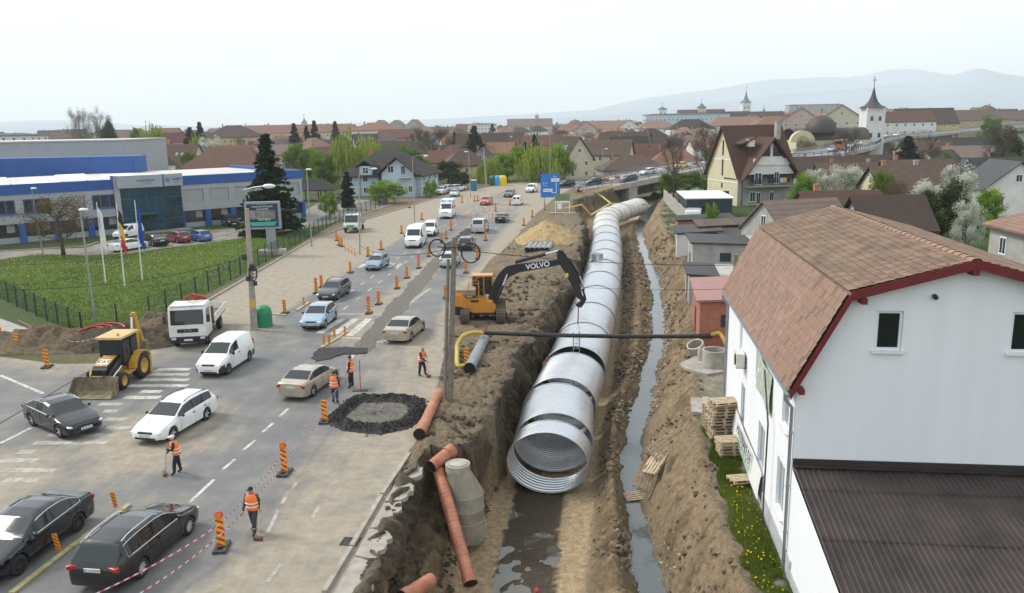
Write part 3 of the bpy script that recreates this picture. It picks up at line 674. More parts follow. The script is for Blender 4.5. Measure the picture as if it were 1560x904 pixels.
def face(root,p,q,z=0.0):
 a = G(*p,z) if len(p) == 2 else Vector(p); b = G(*q,z) if len(q) == 2 else Vector(q)
 d = b - a; root.location = (a.x,a.y,z + .012); root.rotation_euler = (0,0,math.atan2(d.y,d.x)); return root
def face_dir(root,p,deg,z=0.0):
 a = G(*p,z); root.location = (a.x,a.y,z + .012); root.rotation_euler = (0,0,R(deg)); return root
black = paint('black_paint',(.004,.0045,.006),.18); navy = paint('blue_black_paint',(.004,.006,.011),.2)
white = paint('white_paint',(.78,.78,.77),.35); beige = paint('champagne_paint',(.42,.37,.29),.32,.35)
silver = paint('silver_paint',(.50,.51,.52),.3,.5); ltblue = paint('light_blue_paint',(.32,.42,.52),.3,.35)
steelb = paint('steel_blue_paint',(.20,.28,.36),.3,.3); dgrey = paint('dark_grey_paint',(.045,.047,.052),.28,.3)
dgreen = paint('dark_green_paint',(.010,.016,.017),.25,.2); redp = paint('red_paint',(.48,.05,.035),.3)
darkred = paint('dark_red_paint',(.20,.02,.022),.3); bluep = paint('blue_paint',(.05,.13,.36),.3)
yellowp = paint('yellow_car_paint',(.72,.42,.03),.35); greenish = paint('pale_green_paint',(.42,.50,.42),.4)
dirtyblk = paint('dusty_black_paint',(.008,.0078,.008),.25,0,.4)
face(make_car('sedan',black,'black saloon turning across the worn crosswalk by the backhoe',plate='SB 18 KRV',wheels='alloy',chrome=True),(97,650),(150,672))
face(make_car('wagon',white,'white estate car with roof rails driving over the worn crosswalk',plate='SB 11 VZX',rails=True,bumper=white),(270,652),(225,678))
face(make_car('panel',white,'white panel van with black front bumper beside the flatbed truck',bumper=M_TRIM,plate='SB 20 BUL',wheels='steel',name='panel_van',cat='van'),(345,560),(310,582))
face(make_car('sedan',navy,'blue-black coupe-like saloon with chrome window trim beside the yellow lane divider',chrome=True,wheels='dark',scale=1.05),(44,838),(-40,898))
face(make_car('wagon',dirtyblk,'black estate car with red tail lights and silver roof rails beside the striped tape',rails=True,chrome=True,wheels='ten',plate='SB 16 ROW',scale=1.06),(216,846),(283,788))
face(make_car('sedan',beige,'beige saloon passing the two workers in orange vests',plate='SB 08 TNM',scale=.95),(474,592),(507,570))
face(make_car('sedan',beige,'beige saloon with its tail to the fresh asphalt patch, beyond the crosswalk',plate='SB 05 FAS',scale=.98),(618,512),(640,494))
face(make_car('hatch',ltblue,'light blue hatchback stopping at the zebra crossing with dark lower bumper',plate='SB 10 HKT',bumper=dgrey),(487,494),(470,508))
face(make_car('wagon',dgrey,'dark grey estate car following the light blue hatchback',rails=True,plate='SB 07 MDA',scale=.98),(510,452),(494,462))
face(make_car('wagon',steelb,'pale blue-grey estate car with roof rails driving alone past the barrier boards',rails=True,plate='SB 04 PEL',scale=.93),(575,408),(562,416))
face(make_car('bigvan',white,'white high-roofed delivery van in the dashed lane',bumper=M_TRIM,plate='SB 12 TRX',wheels='steel',name='delivery_van',cat='van'),(634,374),(621,386))
face(make_car('panel',white,'small white van following the high-roofed delivery van',bumper=M_TRIM,wheels='steel',name='panel_van',cat='van'),(656,358),(648,366))
face(make_car('sedan',silver,'silver car behind the ambulance',scale=.96,detail=0),(693,299),(684,305))
face(make_car('hatch',silver,'silver hatchback seen from behind beside the wooden utility pole'),(686,404),(694,394))
face(make_car('hatch',dgreen,'dark green hatchback ahead of the silver hatchback by the milled strip',plate='SB 09 GOL'),(711,379),(719,370))
face(make_car('mpv',silver,'silver passenger van seen from behind past the milled strip',name='passenger_van',cat='van'),(732,353),(741,345))
face(make_car('sedan',navy,'dark blue saloon seen from behind ahead of the silver passenger van',scale=.92),(765,338),(772,332))
face(make_car('hatch',redp,'red hatchback coming down among the small orange posts',detail=0),(741,312),(730,317))
face(make_car('wagon',dgrey,'dark grey car coming down behind the red hatchback',detail=0),(776,300),(764,306))
face(make_car('panel',white,'white small van seen from behind next to a barrier board',detail=0,wheels='steel',name='panel_van',cat='van',scale=.92),(789,312),(797,306))
face(make_car('panel',white,'white panel van coming down before the blue direction sign',bumper=M_TRIM,detail=0,wheels='steel',name='panel_van',cat='van'),(810,293),(795,298))
park = 'cars parked by the office block'
def pk(o,p,q): face(o,p,q); return o
pk(make_car('panel',white,'white panel van with black bumper parked at the glass entrance',bumper=M_TRIM,detail=0,name='panel_van',cat='van',group=park),(196,362),(170,367))
pk(make_car('sedan',white,'white saloon parked behind the flagpoles',detail=0,group=park),(197,381),(214,378))
pk(make_car('sedan',black,'black saloon parked between the white and the dark red car',detail=0,group=park),(236,374),(221,371))
pk(make_car('hatch',darkred,'dark red car parked beside the blue hatchback',detail=0,group=park),(271,369),(258,367))
pk(make_car('hatch',bluep,'blue hatchback parked at the edge of the lawn',detail=0,group=park),(304,367),(292,365))
pk(make_car('suv',black,'dark off-roader parked under the shuttered windows',detail=0,group=park),(351,344),(363,348))
pk(make_car('hatch',white,'white car parked behind the billboard post',detail=0,group=park),(397,353),(412,350))
pk(make_car('hatch',redp,'red car parked behind the billboard near the white one',detail=0,group=park),(424,350),(438,347))
pk(make_car('hatch',black,'black car parked beside the columnar conifer',detail=0),(508,311),(494,315))
pk(make_car('suv',white,'white off-roader parked by the blue house fence',detail=0),(672,296),(660,300))
pk(make_car('suv',silver,'silver off-roader parked tail to the white one by the blue house',detail=0),(686,293),(702,291))
pk(make_car('wagon',white,'white estate car parked past the off-roaders by the kerb',detail=0),(697,291),(715,289))
# ================================================================ the excavation: pipe, stream, manhole, loose pipes
M_GALV = mat('galvanised_steel',(.60,.62,.64),.3,.7,var=.07,vscale=1.2,rvar=.08)
M_GALVD = mat('dusty_galvanised_steel',(.62,.58,.50),.55,.2,var=.18,vscale=1.0,col2=(.74,.73,.70))
M_BAND = mat('steel_collar',(.50,.515,.53),.45,.6,var=.12)
PW,PH,PZ = 2.0,1.57,-2.08
path = [Vector((float(f_pipe(y)),y,PZ + .0 * y)) for y in (37.2,44.4,50,62.6,78,93.6,110,123,131)] + [Vector((16.3,136.5,PZ)),Vector((18.3,141,PZ)),Vector((21.2,147,PZ)),Vector((25.4,155,PZ))]
for p in path: p.z = PZ + .55 * max(0,(p.y - 60)) / 80
def path_at(s_):
 acc = 0
 for a,b in zip(path,path[1:]):
  L = (b - a).length
  if s_ <= acc + L or b is path[-1]: return a.lerp(b,(s_ - acc) / L)
  acc += L
tot = sum((b - a).length for a,b in zip(path,path[1:]))
def pipe_piece(s0,s1,label,mm,lift=0.0,grow=0.0,fine=True,collar=True,yaw=0.0,turn=0.0):
 a,b = path_at(s0),path_at(s1); d = (b - a); L = d.length; yw = math.atan2(d.y,d.x) + yaw
 mid = (a + b) / 2
 root = thing('pipe_section',label,'pipe',(mid.x,mid.y,mid.z + lift),yw,'corrugated steel pipe sections')
 n = 56; per = .27 if s1 < 14 else .36; mb = MB(); cyc = [0,.55,.68,.84] if fine else [0,.66,.83]; dep = [0,0,-.045,-.045] if s1 < 14 else [0,0,-.085,-.085] if fine else [0,0,-.08]
 kk = max(2,int(L / per)); xs_ = [-L / 2 + L * (i + c_) / kk for i in range(kk) for c_ in cyc] + [L / 2]; ds_ = [d_ for i in range(kk) for d_ in dep] + [0]; k = len(xs_) - 1
 for x,d_ in zip(xs_,ds_):
  for j in range(n):
   t = 2 * math.pi * j / n
   mb.v.append((x,(PW + d_ + grow) * math.cos(t),(PH + d_ + grow) * math.sin(t)))
 for i in range(k):
  for j in range(n):
   mb.f.append((i * n + j,i * n + (j + 1) % n,(i + 1) * n + (j + 1) % n,(i + 1) * n + j)); mb.mi.append(0)
 mb.build('shell',mm,root,smooth=True,angle=14)
 for e in (-1,1):
  rm = MB(); rm.tube([(e * L / 2,(PW + grow) * math.cos(t),(PH + grow) * math.sin(t)) for t in np.linspace(0,2 * math.pi,57)],.03,6,caps=False); rm.build('rim',M_BAND,root,smooth=True)
 if collar:
  c = MB()
  for x in (-.32,-.30,-.18,-.04,.10,.24,.26):
   for j in range(n):
    t = 2 * math.pi * j / n; g_ = grow + (.04 if abs(x) > .31 else .075 + (.012 if x in (-.18,.10) else 0))
    c.v.append((L / 2 - .1 + x,(PW + g_) * math.cos(t),(PH + g_) * math.sin(t)))
  for i in range(6):
   for j in range(n): c.f.append((i * n + j,i * n + (j + 1) % n,(i + 1) * n + (j + 1) % n,(i + 1) * n + j)); c.mi.append(0)
  c.build('collar',M_BAND,root,smooth=True)
 return root
pipe_piece(0,1.7,'short corrugated steel ring at the open end of the pipe',M_GALV,-.12,collar=False,yaw=R(-3))
pipe_piece(2.35,7.3,'loose corrugated pipe section next behind the short end ring',M_GALV,.0,.03,yaw=R(2),collar=False)
pipe_piece(8.0,13.4,'loose corrugated pipe section between the gap and the long assembled pipe',M_GALV,.06,.05,collar=False)
s0 = 14.9; k = 0; lens = [7.0] * 11 + [5.5,4.2,6.0,9.5]
ordn = ['first','second','third','fourth','fifth','sixth','seventh','eighth','ninth','tenth','eleventh','twelfth','thirteenth','fourteenth','fifteenth']
for i,L in enumerate(lens):
 if s0 + 2 > tot: break
 s1 = min(s0 + L,tot)
 pipe_piece(s0,s1,f'{ordn[i]} joined pipe section counted from the open gap towards the bridge',M_GALV if i < 9 else M_GALVD,.06,.05 if i == 0 else .0 + (i % 2) * .012,fine=i < 4,collar=True)
 s0 = s1 + .02
def pipe_top(y,z=PH): return Vector((float(f_pipe(y)),y,PZ + z + .07 + .55 * max(0,y - 60) / 80))
p = pipe_top(86)
o = thing('access_shaft','short steel access collar standing on top of the long pipe','collar',(p.x - .6,p.y,p.z - .1))
b = MB(); b.lathe([(.62,-.3),(.62,.75),(.56,.75),(.56,-.3)],24,close=True); b.build('ring',M_GALV,o,smooth=True)
b = MB(); b.lathe([(.001,.62),(.56,.62)],24); b.build('inner_cover',M_BAND,o)
p = path_at(14.3)
o = thing('ladder','aluminium ladder standing in the open gap of the pipe','ladder',(p.x + .15,p.y,PZ - 1.45),R(5))
M_ALU = mat('aluminium',(.55,.55,.52),.4,.6,var=.1)
for s_ in (-1,1): b = MB(); b.bar((s_ * .2,0,0),(s_ * .2,-.1,4.3),.06,.04); b.build('rail',M_ALU,o)
for i in range(13): b = MB(); b.bar((-.2,-.1 * (.3 + i * .32) / 4.3,.3 + i * .32),(.2,-.1 * (.3 + i * .32) / 4.3,.3 + i * .32),.035); b.build('rung',M_ALU,o)
def water_mat(name,colr,rough=.06,bs=3.0,bump=.25):
 m_ = bpy.data.materials.new(name); m_.use_nodes = True; n = m_.node_tree.nodes; l = m_.node_tree.links; b = n['Principled BSDF']
 b.inputs['Base Color'].default_value = (*colr,1); b.inputs['Roughness'].default_value = rough; b.inputs['Specular IOR Level'].default_value = .7
 tcn = n.new('ShaderNodeTexCoord'); q = n.new('ShaderNodeTexNoise'); q.inputs['Scale'].default_value = bs; q.inputs['Detail'].default_value = 4
 l.new(tcn.outputs['Object'],q.inputs['Vector']); bp = n.new('ShaderNodeBump'); bp.inputs['Strength'].default_value = bump; bp.inputs['Distance'].default_value = .03
 l.new(q.outputs['Fac'],bp.inputs['Height']); l.new(bp.outputs[0],b.inputs['Normal']); return m_
M_WATER = water_mat('stream_water',(.075,.085,.085),.05,4,.35); M_PUD = water_mat('puddle_water',(.10,.095,.075),.06,2,.12)
def ribbon(name,xl,xr,ys_,z,mm):
 mb = MB()
 for y in ys_: mb.v += [(float(xl(y)),float(y),z),(float(xr(y)),float(y),z)]
 for i in range(len(ys_) - 1): mb.f.append((2 * i,2 * i + 1,2 * i + 3,2 * i + 2)); mb.mi.append(0)
 o_ = mb.build(name,mm,fix=False); tag(o_,kind='structure'); return o_
ribbon('stream',lambda y: f_strl(y) - .35,lambda y: f_strr(y) + .35,np.arange(8,198,1.0),-3.40,M_WATER)
ribbon('puddle',lambda y: I(y,[20,29.4,34.2,37.6],[-1.5,-.95,-.5,0]),lambda y: f_sandr(y) - .3,np.arange(20,36.5,1.0),ZFLOOR - .003,M_PUD)
M_CONC = mat('old_concrete',(.36,.33,.28),.9,var=.22,vscale=2.5,bump=.35,bscale=9,col2=(.45,.42,.36))
M_CONC2 = mat('damp_concrete',(.30,.27,.215),.9,var=.25,vscale=1.8,bump=.35,bscale=9)
M_PVC = mat('orange_pvc',(.40,.135,.065),.5,var=.2,vscale=2.0,col2=(.48,.20,.115))
M_DARK = mat('dark_hole',(.015,.014,.013),.95,var=0)
b0 = Vector((-2.15,32.35,-3.05))
mh = thing('manhole_shaft','tall concrete manhole shaft with closed lid standing in the slope beside orange pipes','manhole',b0)
sh = Matrix.Identity(4); 
b = MB(); b.lathe([(.78,-.4),(.78,.95),(.79,1.0),(.78,1.05),(.78,1.75),(.50,2.75)],28,close=False)
for i,v in enumerate(b.v): b.v[i] = (v[0] - max(0,v[2] - 1.75) * .28,v[1],v[2])
b.build('shaft',M_CONC2,mh,smooth=True)
b = MB(); b.lathe([(.50,2.72),(.53,2.72),(.53,3.02),(.001,3.02)],28)
for i,v in enumerate(b.v): b.v[i] = (v[0] - .28,v[1],v[2])
b.build('neck',M_CONC,mh,smooth=True)
b = MB(); b.lathe([(.42,3.03),(.42,3.06),(.001,3.07)],24)
for i,v in enumerate(b.v): b.v[i] = (v[0] - .28,v[1],v[2])
b.build('lid',M_CONC,mh)
for z_ in (.5,1.06,1.7): b = MB(); b.tube([(.79 * math.cos(t),.79 * math.sin(t),z_) for t in np.linspace(0,2 * math.pi,29)],.018,5); b.build('joint',M_CONC,mh)
def pvc(name,a,b_,r,label,ribs=True,mm=M_PVC,group='orange drain pipes',sock=None):
 a = Vector(a); b_ = Vector(b_); mid = (a + b_) / 2; o_ = thing(name,label,'pipe',mid,0,group)
 a = a - mid; b_ = b_ - mid; d = b_ - a; L = d.length
 k = int(L / .10) if ribs else 12
 pts = [a + d * (i / k) for i in range(k + 1)]; rs = [r * (1 + (.045 if ribs and i % 2 else 0)) for i in range(k + 1)]
 m1 = MB(); m1.tube(pts,rs,18,caps=False); m1.build('barrel',mm,o_,smooth=not ribs)
 m1 = MB(); m1.tube([pts[-1] - d.normalized() * .35,pts[-1]],r * 1.13,18,caps=False); m1.build('socket',mm,o_,smooth=True)
 for e,q_ in ((pts[0],d),(pts[-1],-d)):
  q_ = q_.normalized(); m1 = MB(); m1.tube([e + q_ * .12,e + q_ * .02],r * .95,18); m1.build('bore',M_DARK,o_)
 return o_
def gz(px,py,z): return G(px,py,z)
pvc('drain_pipe',gz(669,598,.32),gz(639,662,.30),.26,'smooth orange drain pipe lying beside the asphalt heap near the utility pole',ribs=False)
pvc('drain_pipe',gz(657,711,-.15),gz(689,686,.15),.27,'short ribbed orange pipe lying across the top of the manhole slope')
pvc('drain_pipe',gz(668,717,-.45),gz(717,890,-3.0),.25,'long ribbed orange pipe leaning down the slope past the concrete manhole')
pvc('drain_pipe',gz(657,884,-1.4),gz(612,912,-1.2),.25,'short orange pipe stub half buried in the slope below the broken pavement')
M_GPVC = mat('grey_plastic_pipe',(.20,.225,.23),.45,var=.15,col2=(.27,.30,.31))
pvc('grey_pipe',gz(738,517,.30),gz(715,562,.30),.33,'long dark grey plastic pipe beside the striped board and the pole',False,M_GPVC,'grey plastic pipes')
for i in range(5):
 a = gz(803 + i * 7.6,381,.28 + 0 * i); pvc('grey_pipe',a,(a.x + .75,a.y + 5.2,a.z),.30,'grey plastic pipe in the row laid at the foot of the sand heap',False,M_GPVC,'grey plastic pipes by the sand heap')
def heap(name,label,cat,px,ry,rx,h,mm,seed=0,n=34,rough=.18,kind=None):
 c = G(*px) if len(px) == 2 else Vector(px); mb = MB()
 for i in range(n + 1):
  r_ = i / n
  for j in range(n * 2):
   t = math.pi * j / n; x = r_ * rx * math.cos(t); y = r_ * ry * math.sin(t)
   w_ = 1 + .22 * float(fbm(np.array([math.cos(t) * 2 + seed]),np.array([math.sin(t) * 2 + seed]),3,1)[0])
   q = float(fbm(np.array([x * 1.3 + seed * 7]),np.array([y * 1.3]),4,1.2)[0])
   z = h * (1 - r_) ** .85 * (1 - .1 * r_) + rough * q * min(1,(1 - r_) * 5) - .05 * (r_ > .98)
   mb.v.append((x * w_,y * w_,z))
 k = n * 2
 for i in range(n):
  for j in range(k): mb.f.append((i * k + j,i * k + (j + 1) % k,(i + 1) * k + (j + 1) % k,(i + 1) * k + j)); mb.mi.append(0)
 o_ = mb.build(name,mm,smooth=True,angle=80); o_.location = c; tag(o_,label,cat,kind=kind); return o_
M_SAND = soil_mat('yellow_sand',color=(.36,.26,.13),bump=.35); M_EARTH = soil_mat('dug_earth',color=(.15,.113,.072),bump=.8); M_EARTHD = soil_mat('dark_dug_earth',color=(.095,.074,.05),bump=.9)
heap('sand_heap','large heap of yellow sand behind the row of grey pipes','heap',(832,366),6.0,4.2,2.5,M_SAND,3,rough=.25)
heap('earth_heap','bank of dug earth between the backhoe and the lawn fence','heap',(75,527),2.6,7.5,1.3,M_EARTH,5,rough=.5)
heap('earth_heap','earth heap behind the backhoe cab with red hoses','heap',(170,524),2.4,4.5,1.5,M_EARTHD,9,rough=.5)
heap('earth_heap','small sandy heap beside the flatbed truck cab','heap',(240,506),2.2,2.6,1.5,M_EARTH,12,rough=.45)
ring = [(500,640),(522,622),(540,608),(600,606),(640,610),(646,628),(622,650),(580,660),(530,655)]
mb = MB(); pts = [G(*p_) for p_ in ring]; c = sum(pts,Vector()) / len(pts); loop = []
for i in range(len(pts)):
 for j in range(14): loop.append(pts[i].lerp(pts[(i + 1) % len(pts)],j / 14))
lv = [(1.12,.0),(1.07,.05),(1.03,.10),(.99,.17),(.95,.23),(.90,.27),(.86,.27),(.81,.24),(.76,.16),(.71,.08),(.66,.02),(.3,.028),(.05,.028)]; n_ = len(loop)
for r_,h_ in lv:
 for p_ in loop: q_ = c.lerp(p_,r_ * (1 + random.uniform(-.025,.025))); mb.v.append((q_.x,q_.y,h_ * random.uniform(.4,1.5) + .012))
for k in range(len(lv) - 1):
 for i in range(n_): mb.f.append((k * n_ + i,k * n_ + (i + 1) % n_,(k + 1) * n_ + (i + 1) % n_,(k + 1) * n_ + i)); mb.mi.append(0 if k < 10 else 1)
o = mb.build('asphalt_heap',[M_BLK,M_MILL],fix=False); tag(o,'ring of black loose asphalt around a square patch by the tape','heap')
M_STONE = mat('stone',(.36,.32,.26),.9,var=.3,vscale=1.5,col2=(.46,.43,.38),coords='Object'); M_STONE2 = mat('brown_stone',(.17,.125,.078),.95,var=.3,vscale=1.5,col2=(.25,.185,.115))
def scatter(name,label,mm,n,fx,sz,y0,y1,kind='stuff'):
 mb = MB(); base = [(-1,-.7,-.5),(.8,-.9,-.5),(1,.7,-.5),(-.7,.9,-.5),(-.6,-.5,.5),(.5,-.6,.55),(.65,.5,.4),(-.5,.55,.5)]
 fs = [(0,3,2,1),(4,5,6,7),(0,1,5,4),(1,2,6,5),(2,3,7,6),(3,0,4,7)]
 for i in range(n):
  y = y0 + (y1 - y0) * random.random() ** 1.7; x = fx(y); s_ = sz * random.uniform(.35,1.25) * (1 + .015 * (y - 25))
  T = Matrix.Translation((x,y,ground_z(x,y) + s_ * .35)) @ Euler((random.uniform(-.6,.6),random.uniform(-.6,.6),random.uniform(0,6.3))).to_matrix().to_4x4() @ Matrix.Diagonal((s_,s_ * random.uniform(.6,1),s_ * random.uniform(.5,.9),1))
  mb.add([tuple(c_ * random.uniform(.75,1.15) for c_ in v) for v in base],fs,T)
 o_ = mb.build(name,mm,fix=False); tag(o_,label,'stones',kind=kind)
U = random.uniform
M_CLOD = soil_mat('pale_clod',color=(.18,.14,.09),bump=.5)
scatter('stones','stones lying along the water line of the stream',M_STONE,420,lambda y: float(f_strl(y)) + (U(-.5,.35) if random.random() < .5 else float(f_strr(y) - f_strl(y)) + U(-.3,.6)),.10,24,100)
scatter('clods','clods of earth on the berm between pipe and stream',M_STONE2,1500,lambda y: U(float(f_sandr(y)) - .1,float(f_strl(y))),.13,22,110)
scatter('clods','clods of earth on the bank beside the stream',M_EARTH,900,lambda y: U(float(f_strr(y)),float(f_bank(y)) + .5),.11,22,110)
scatter('clods','clods of earth on the trench slope below the road',M_EARTHD,1500,lambda y: U(float(min(f_roadr(y),f_lip(y))) + .2,float(f_foot(y)) + .2),.13,22,75)
scatter('clods','clods of earth around the excavator tracks',M_CLOD,420,lambda y: U(float(f_roadr(y)) + .3,float(f_lip(y))),.10,38,115)
mb = MB()
for i in range(700):
 a = random.choice(loop); r_ = random.gauss(.9,.13); q_ = c.lerp(a,r_); s_ = U(.02,.07); h_ = float(np.interp(r_,[p[0] for p in lv[::-1]],[p[1] for p in lv[::-1]]))
 mb.ball((q_.x,q_.y,h_ + .02),(s_,s_ * U(.7,1.2),s_ * U(.6,1)),5,3)
o = mb.build('asphalt_crumbs',M_BLK,fix=False); tag(o,'loose black asphalt crumbs on and around the ring','crumbs',kind='stuff')
M_SLAB = mat('broken_pavement',(.32,.29,.245),.92,var=.2,vscale=2,bump=.3,bscale=8,col2=(.39,.36,.31))
pav = [(507,904),(560,800),(600,728),(640,690),(632,702),(640,735),(612,765),(615,775),(588,788),(600,812),(592,822),(575,848),(570,866),(552,904)]
slabs = [[(505,906),(540,845),(571,850),(568,880),(560,906)],[(541,843),(562,803),(588,806),(596,818),(574,847)],[(563,801),(585,763),(611,761),(612,772),(588,786),(588,803)],[(586,761),(603,733),(622,730),(631,738),(611,759)],[(604,731),(626,702),(640,700),(641,722),(624,728)]]
sroot = thing('broken_pavement','broken concrete pavement slabs along the edge of the dug slope','pavement',(0,0,0))
for sp in slabs:
 P3 = [G(*q_,.12) for q_ in sp]; cc = sum(P3,Vector()) / len(P3); tz = U(-.04,.02); lp = []
 for i in range(len(P3)):
  a,b_ = P3[i],P3[(i + 1) % len(P3)]; kk = max(1,int((b_ - a).length / .2))
  for j in range(kk): q_ = a.lerp(b_,j / kk); lp.append(q_ + (Vector((U(-.15,.15),U(-.13,.13),0)) if i != 0 and j else Vector()))
 mb = MB(); mb.prism([(q_.x,q_.y,0) for q_ in lp],(0,0,-.12),(0,0,.05 + tz)); mb.build('slab',M_SLAB,sroot)
b = MB()
for a,b_ in (((500,906),(540,838)),((541,836),(586,758)),((587,756),(628,694))):
 a = G(*a); b_ = G(*b_); bb = MB(); bb.bar((a.x - .12,a.y,.07),(b_.x - .12,b_.y,.07),.16,.15); bb.build('kerb',M_SLAB,sroot)
g0 = G(534,826); gr = thing('drain_grate','iron drain grate in the gutter beside the broken pavement','grate',(g0.x,g0.y,.008),R(-8))
M_IRON = mat('cast_iron',(.07,.065,.06),.7,.4,var=.3)
b = MB()
for s_ in (-1,1): b.box((s_ * .29,0,.012),(.04,.5,.03)); b.box((0,s_ * .25,.012),(.62,.04,.03))
b.build('frame',M_IRON,gr)
for i in range(9): b = MB(); b.box((-.24 + i * .06,0,.01),(.025,.48,.024)); b.build('bar',M_IRON,gr)
M_BPIPE = mat('black_pe_pipe',(.018,.018,.02),.4,var=.2); M_YHOSE = mat('yellow_hose',(.48,.35,.07),.6,var=.2,bump=.3,bscale=40)
yb = 51.0
a = AT(735,507,yb); b_ = AT(1085,512,yb)
o = thing('bridging_pipe','black pipe carried across the trench from the pole to the shed','pipe',(0,0,0))
m1 = MB(); m1.tube([a.lerp(b_,t) + Vector((0,0,-.12 * 4 * t * (1 - t))) for t in np.linspace(0,1,13)],.135,10); m1.build('barrel',M_BPIPE,o,smooth=True)
def hose(label,pts,r=.135):
 P3 = [Vector(p_) for p_ in pts]; den = []
 for i in range(len(P3) - 1):
  p0 = P3[max(0,i - 1)]; p1 = P3[i]; p2 = P3[i + 1]; p3 = P3[min(len(P3) - 1,i + 2)]
  for j in range(16):
   t = j / 16; den.append(.5 * ((2 * p1) + (-p0 + p2) * t + (2 * p0 - 5 * p1 + 4 * p2 - p3) * t * t + (-p0 + 3 * p1 - 3 * p2 + p3) * t ** 3))
 rs = [r * (1.12 if i % 3 == 0 else .9) for i in range(len(den))]
 m2 = MB(); m2.tube(den,rs,10); oo = m2.build('corrugated_hose',M_YHOSE,smooth=False); tag(oo,label,'hose'); return oo
hose('yellow corrugated hose bending down beside the wooden pole',[AT(737,508,yb),AT(722,507,yb - .3),AT(706,512,yb - .8),AT(697,526,yb - 1.4),G(694,545,.35) + Vector((0,1.5,0)),G(697,556,.2),G(708,558,.15)])
hose('yellow corrugated hose ending at the red pipes by the shed wall',[AT(1084,510,yb),AT(1096,508,yb - .3),AT(1103,518,yb - .8),AT(1108,530,yb - 1.2),AT(1110,536,yb - 1.4)])
M_REDP = mat('red_conduit',(.38,.02,.025),.45,var=.15)
for i in range(3):
 m1 = MB(); a = AT(1107 + i * 3,528 + i,49 - i * .2); m1.tube([a,Vector((a.x + .15,a.y - .2,ground_z(a.x,a.y) + .0))],.085,8); oo = m1.build('red_conduit',M_REDP,smooth=True); tag(oo,'red plastic conduit rising against the white house beside the concrete rings','conduit','red conduits by the shed')
M_CABLE = mat('black_cable',(.012,.012,.013),.6,var=0)
m1 = MB()
for i in range(3):
 c0 = G(140 + i * 8,516 - i * 2,.6 + i * .12); m1 = MB(); m1.tube([(c0.x + (.9 + .15 * i) * math.cos(t),c0.y + .3 * i + .6 * math.sin(t),1.0 + .25 * math.sin(t) + .08 * i) for t in np.linspace(.2,2.9,16)],.07,7); oo = m1.build('red_hose',M_REDP,smooth=True); tag(oo,'red plastic hose looped over the earth heap behind the backhoe','hose','red hoses on the earth heap')
def cring(px,py,z,r,h,label,tilt=None):
 c_ = G(px,py,z); o_ = thing('concrete_ring',label,'concrete ring',c_,0)
 m2 = MB(); m2.lathe([(r,0),(r,h),(r - .1,h),(r - .1,.06),(r * .7,.04),(.001,.04)],28); m2.build('wall',M_CONC,o_,smooth=True)
 if tilt: o_.rotation_euler = tilt
 return o_
cring(1088,560,-.28,.72,1.1,'large concrete well ring standing by the shed and the white house')
cring(1070,550,-.28,.3,.8,'small concrete ring tucked between the two larger rings')
cring(1064,540,-.28,.55,.8,'tilted concrete ring behind the upright well ring',(R(14),R(-22),0))
slab = MB(); pts = [G(q[0],q[1],-.12) for q in ((1035,552),(1060,540),(1108,545),(1112,562),(1078,568),(1046,560))]
slab.prism([(q.x,q.y,0) for q in pts],(0,0,-.36),(0,0,-.2)); oo = slab.build('concrete_slab',M_SLAB); tag(oo,'broken concrete slab under the well rings','slab')
slab = MB(); pts = [G(q[0],q[1],-.2) for q in ((1052,606),(1080,605),(1080,630),(1054,628))]
slab.prism([(q.x,q.y,0) for q in pts],(0,0,-.34),(0,0,-.18)); oo = slab.build('concrete_slab',M_SLAB); tag(oo,'square concrete slab beside the tall pallet stack','slab')
M_WOOD = mat('pallet_wood',(.50,.385,.25),.85,var=.22,vscale=6,col2=(.60,.48,.33)); M_WOODO = mat('old_wood',(.33,.25,.165),.9,var=.3,vscale=6,col2=(.44,.35,.24))
def make_pallet(mm):
 o_ = empty('pallet')
 for i in range(5): b2 = MB(); b2.box((0,-.34 + i * .17,.133),(1.2,.115,.022)); b2.build('deck_board',mm,o_)
 for i in range(3): b2 = MB(); b2.box((-.55 + i * .55,0,.111),(.12,.8,.022)); b2.build('cross_board',mm,o_)
 for i in range(3):
  for j in range(3): b2 = MB(); b2.box((-.53 + i * .53,-.345 + j * .345,.061),(.13,.10,.078)); b2.build('block',mm,o_)
 for i in range(3): b2 = MB(); b2.box((0,-.345 + i * .345,.011),(1.2,.10,.022)); b2.build('base_board',mm,o_)
 return o_
pal = make_pallet(M_WOOD); palo = make_pallet(M_WOODO)
used = [False,False]
def pallet(loc,rot,label,group=None,old=False):
 src = palo if old else pal
 o_ = src if not used[old] else copy_tree(src); used[old] = True
 o_.location = loc; o_.rotation_euler = rot; tag(o_,label,'pallet',group); return o_
c0 = G(1112,690,-.28)
for i in range(5): pallet((c0.x + U(-.05,.05),c0.y + U(-.04,.04) - .2,-.28 + i * .148),(0,0,R(2) + U(-.06,.06)),f'{ordn[i]} pallet from the ground in the low front stack by the white house','stacked pallets')
c1 = G(1109,676,-.28)
for i in range(11):
 top = ''
 pallet((c1.x - .1 + U(-.07,.07),c1.y + .75 + U(-.05,.05),-.28 + i * .15),(R(2) if i == 10 else 0,0,R(4) + U(-.08,.08)),f'{ordn[i]} pallet from the ground in the tall stack by the white house{top}','stacked pallets',old=(i % 3 == 1))
pallet((c1.x + .0,c1.y + .75,-.28 + 11 * .15 + .02),(0,0,R(12)),'uppermost pallet of the tall stack by the white house, turned askew','stacked pallets')
pallet((c1.x - .05,c1.y + 1.9,-.28 + 1.1),(0,0,R(3)),'pallet lying on the stack behind the tall one','stacked pallets')
for i in range(7): pallet((c1.x - .05,c1.y + 1.9,-.28 + i * .155),(0,0,R(3) + U(-.05,.05)),f'{ordn[i]} pallet from the ground in the stack behind the tall one','stacked pallets',old=True)
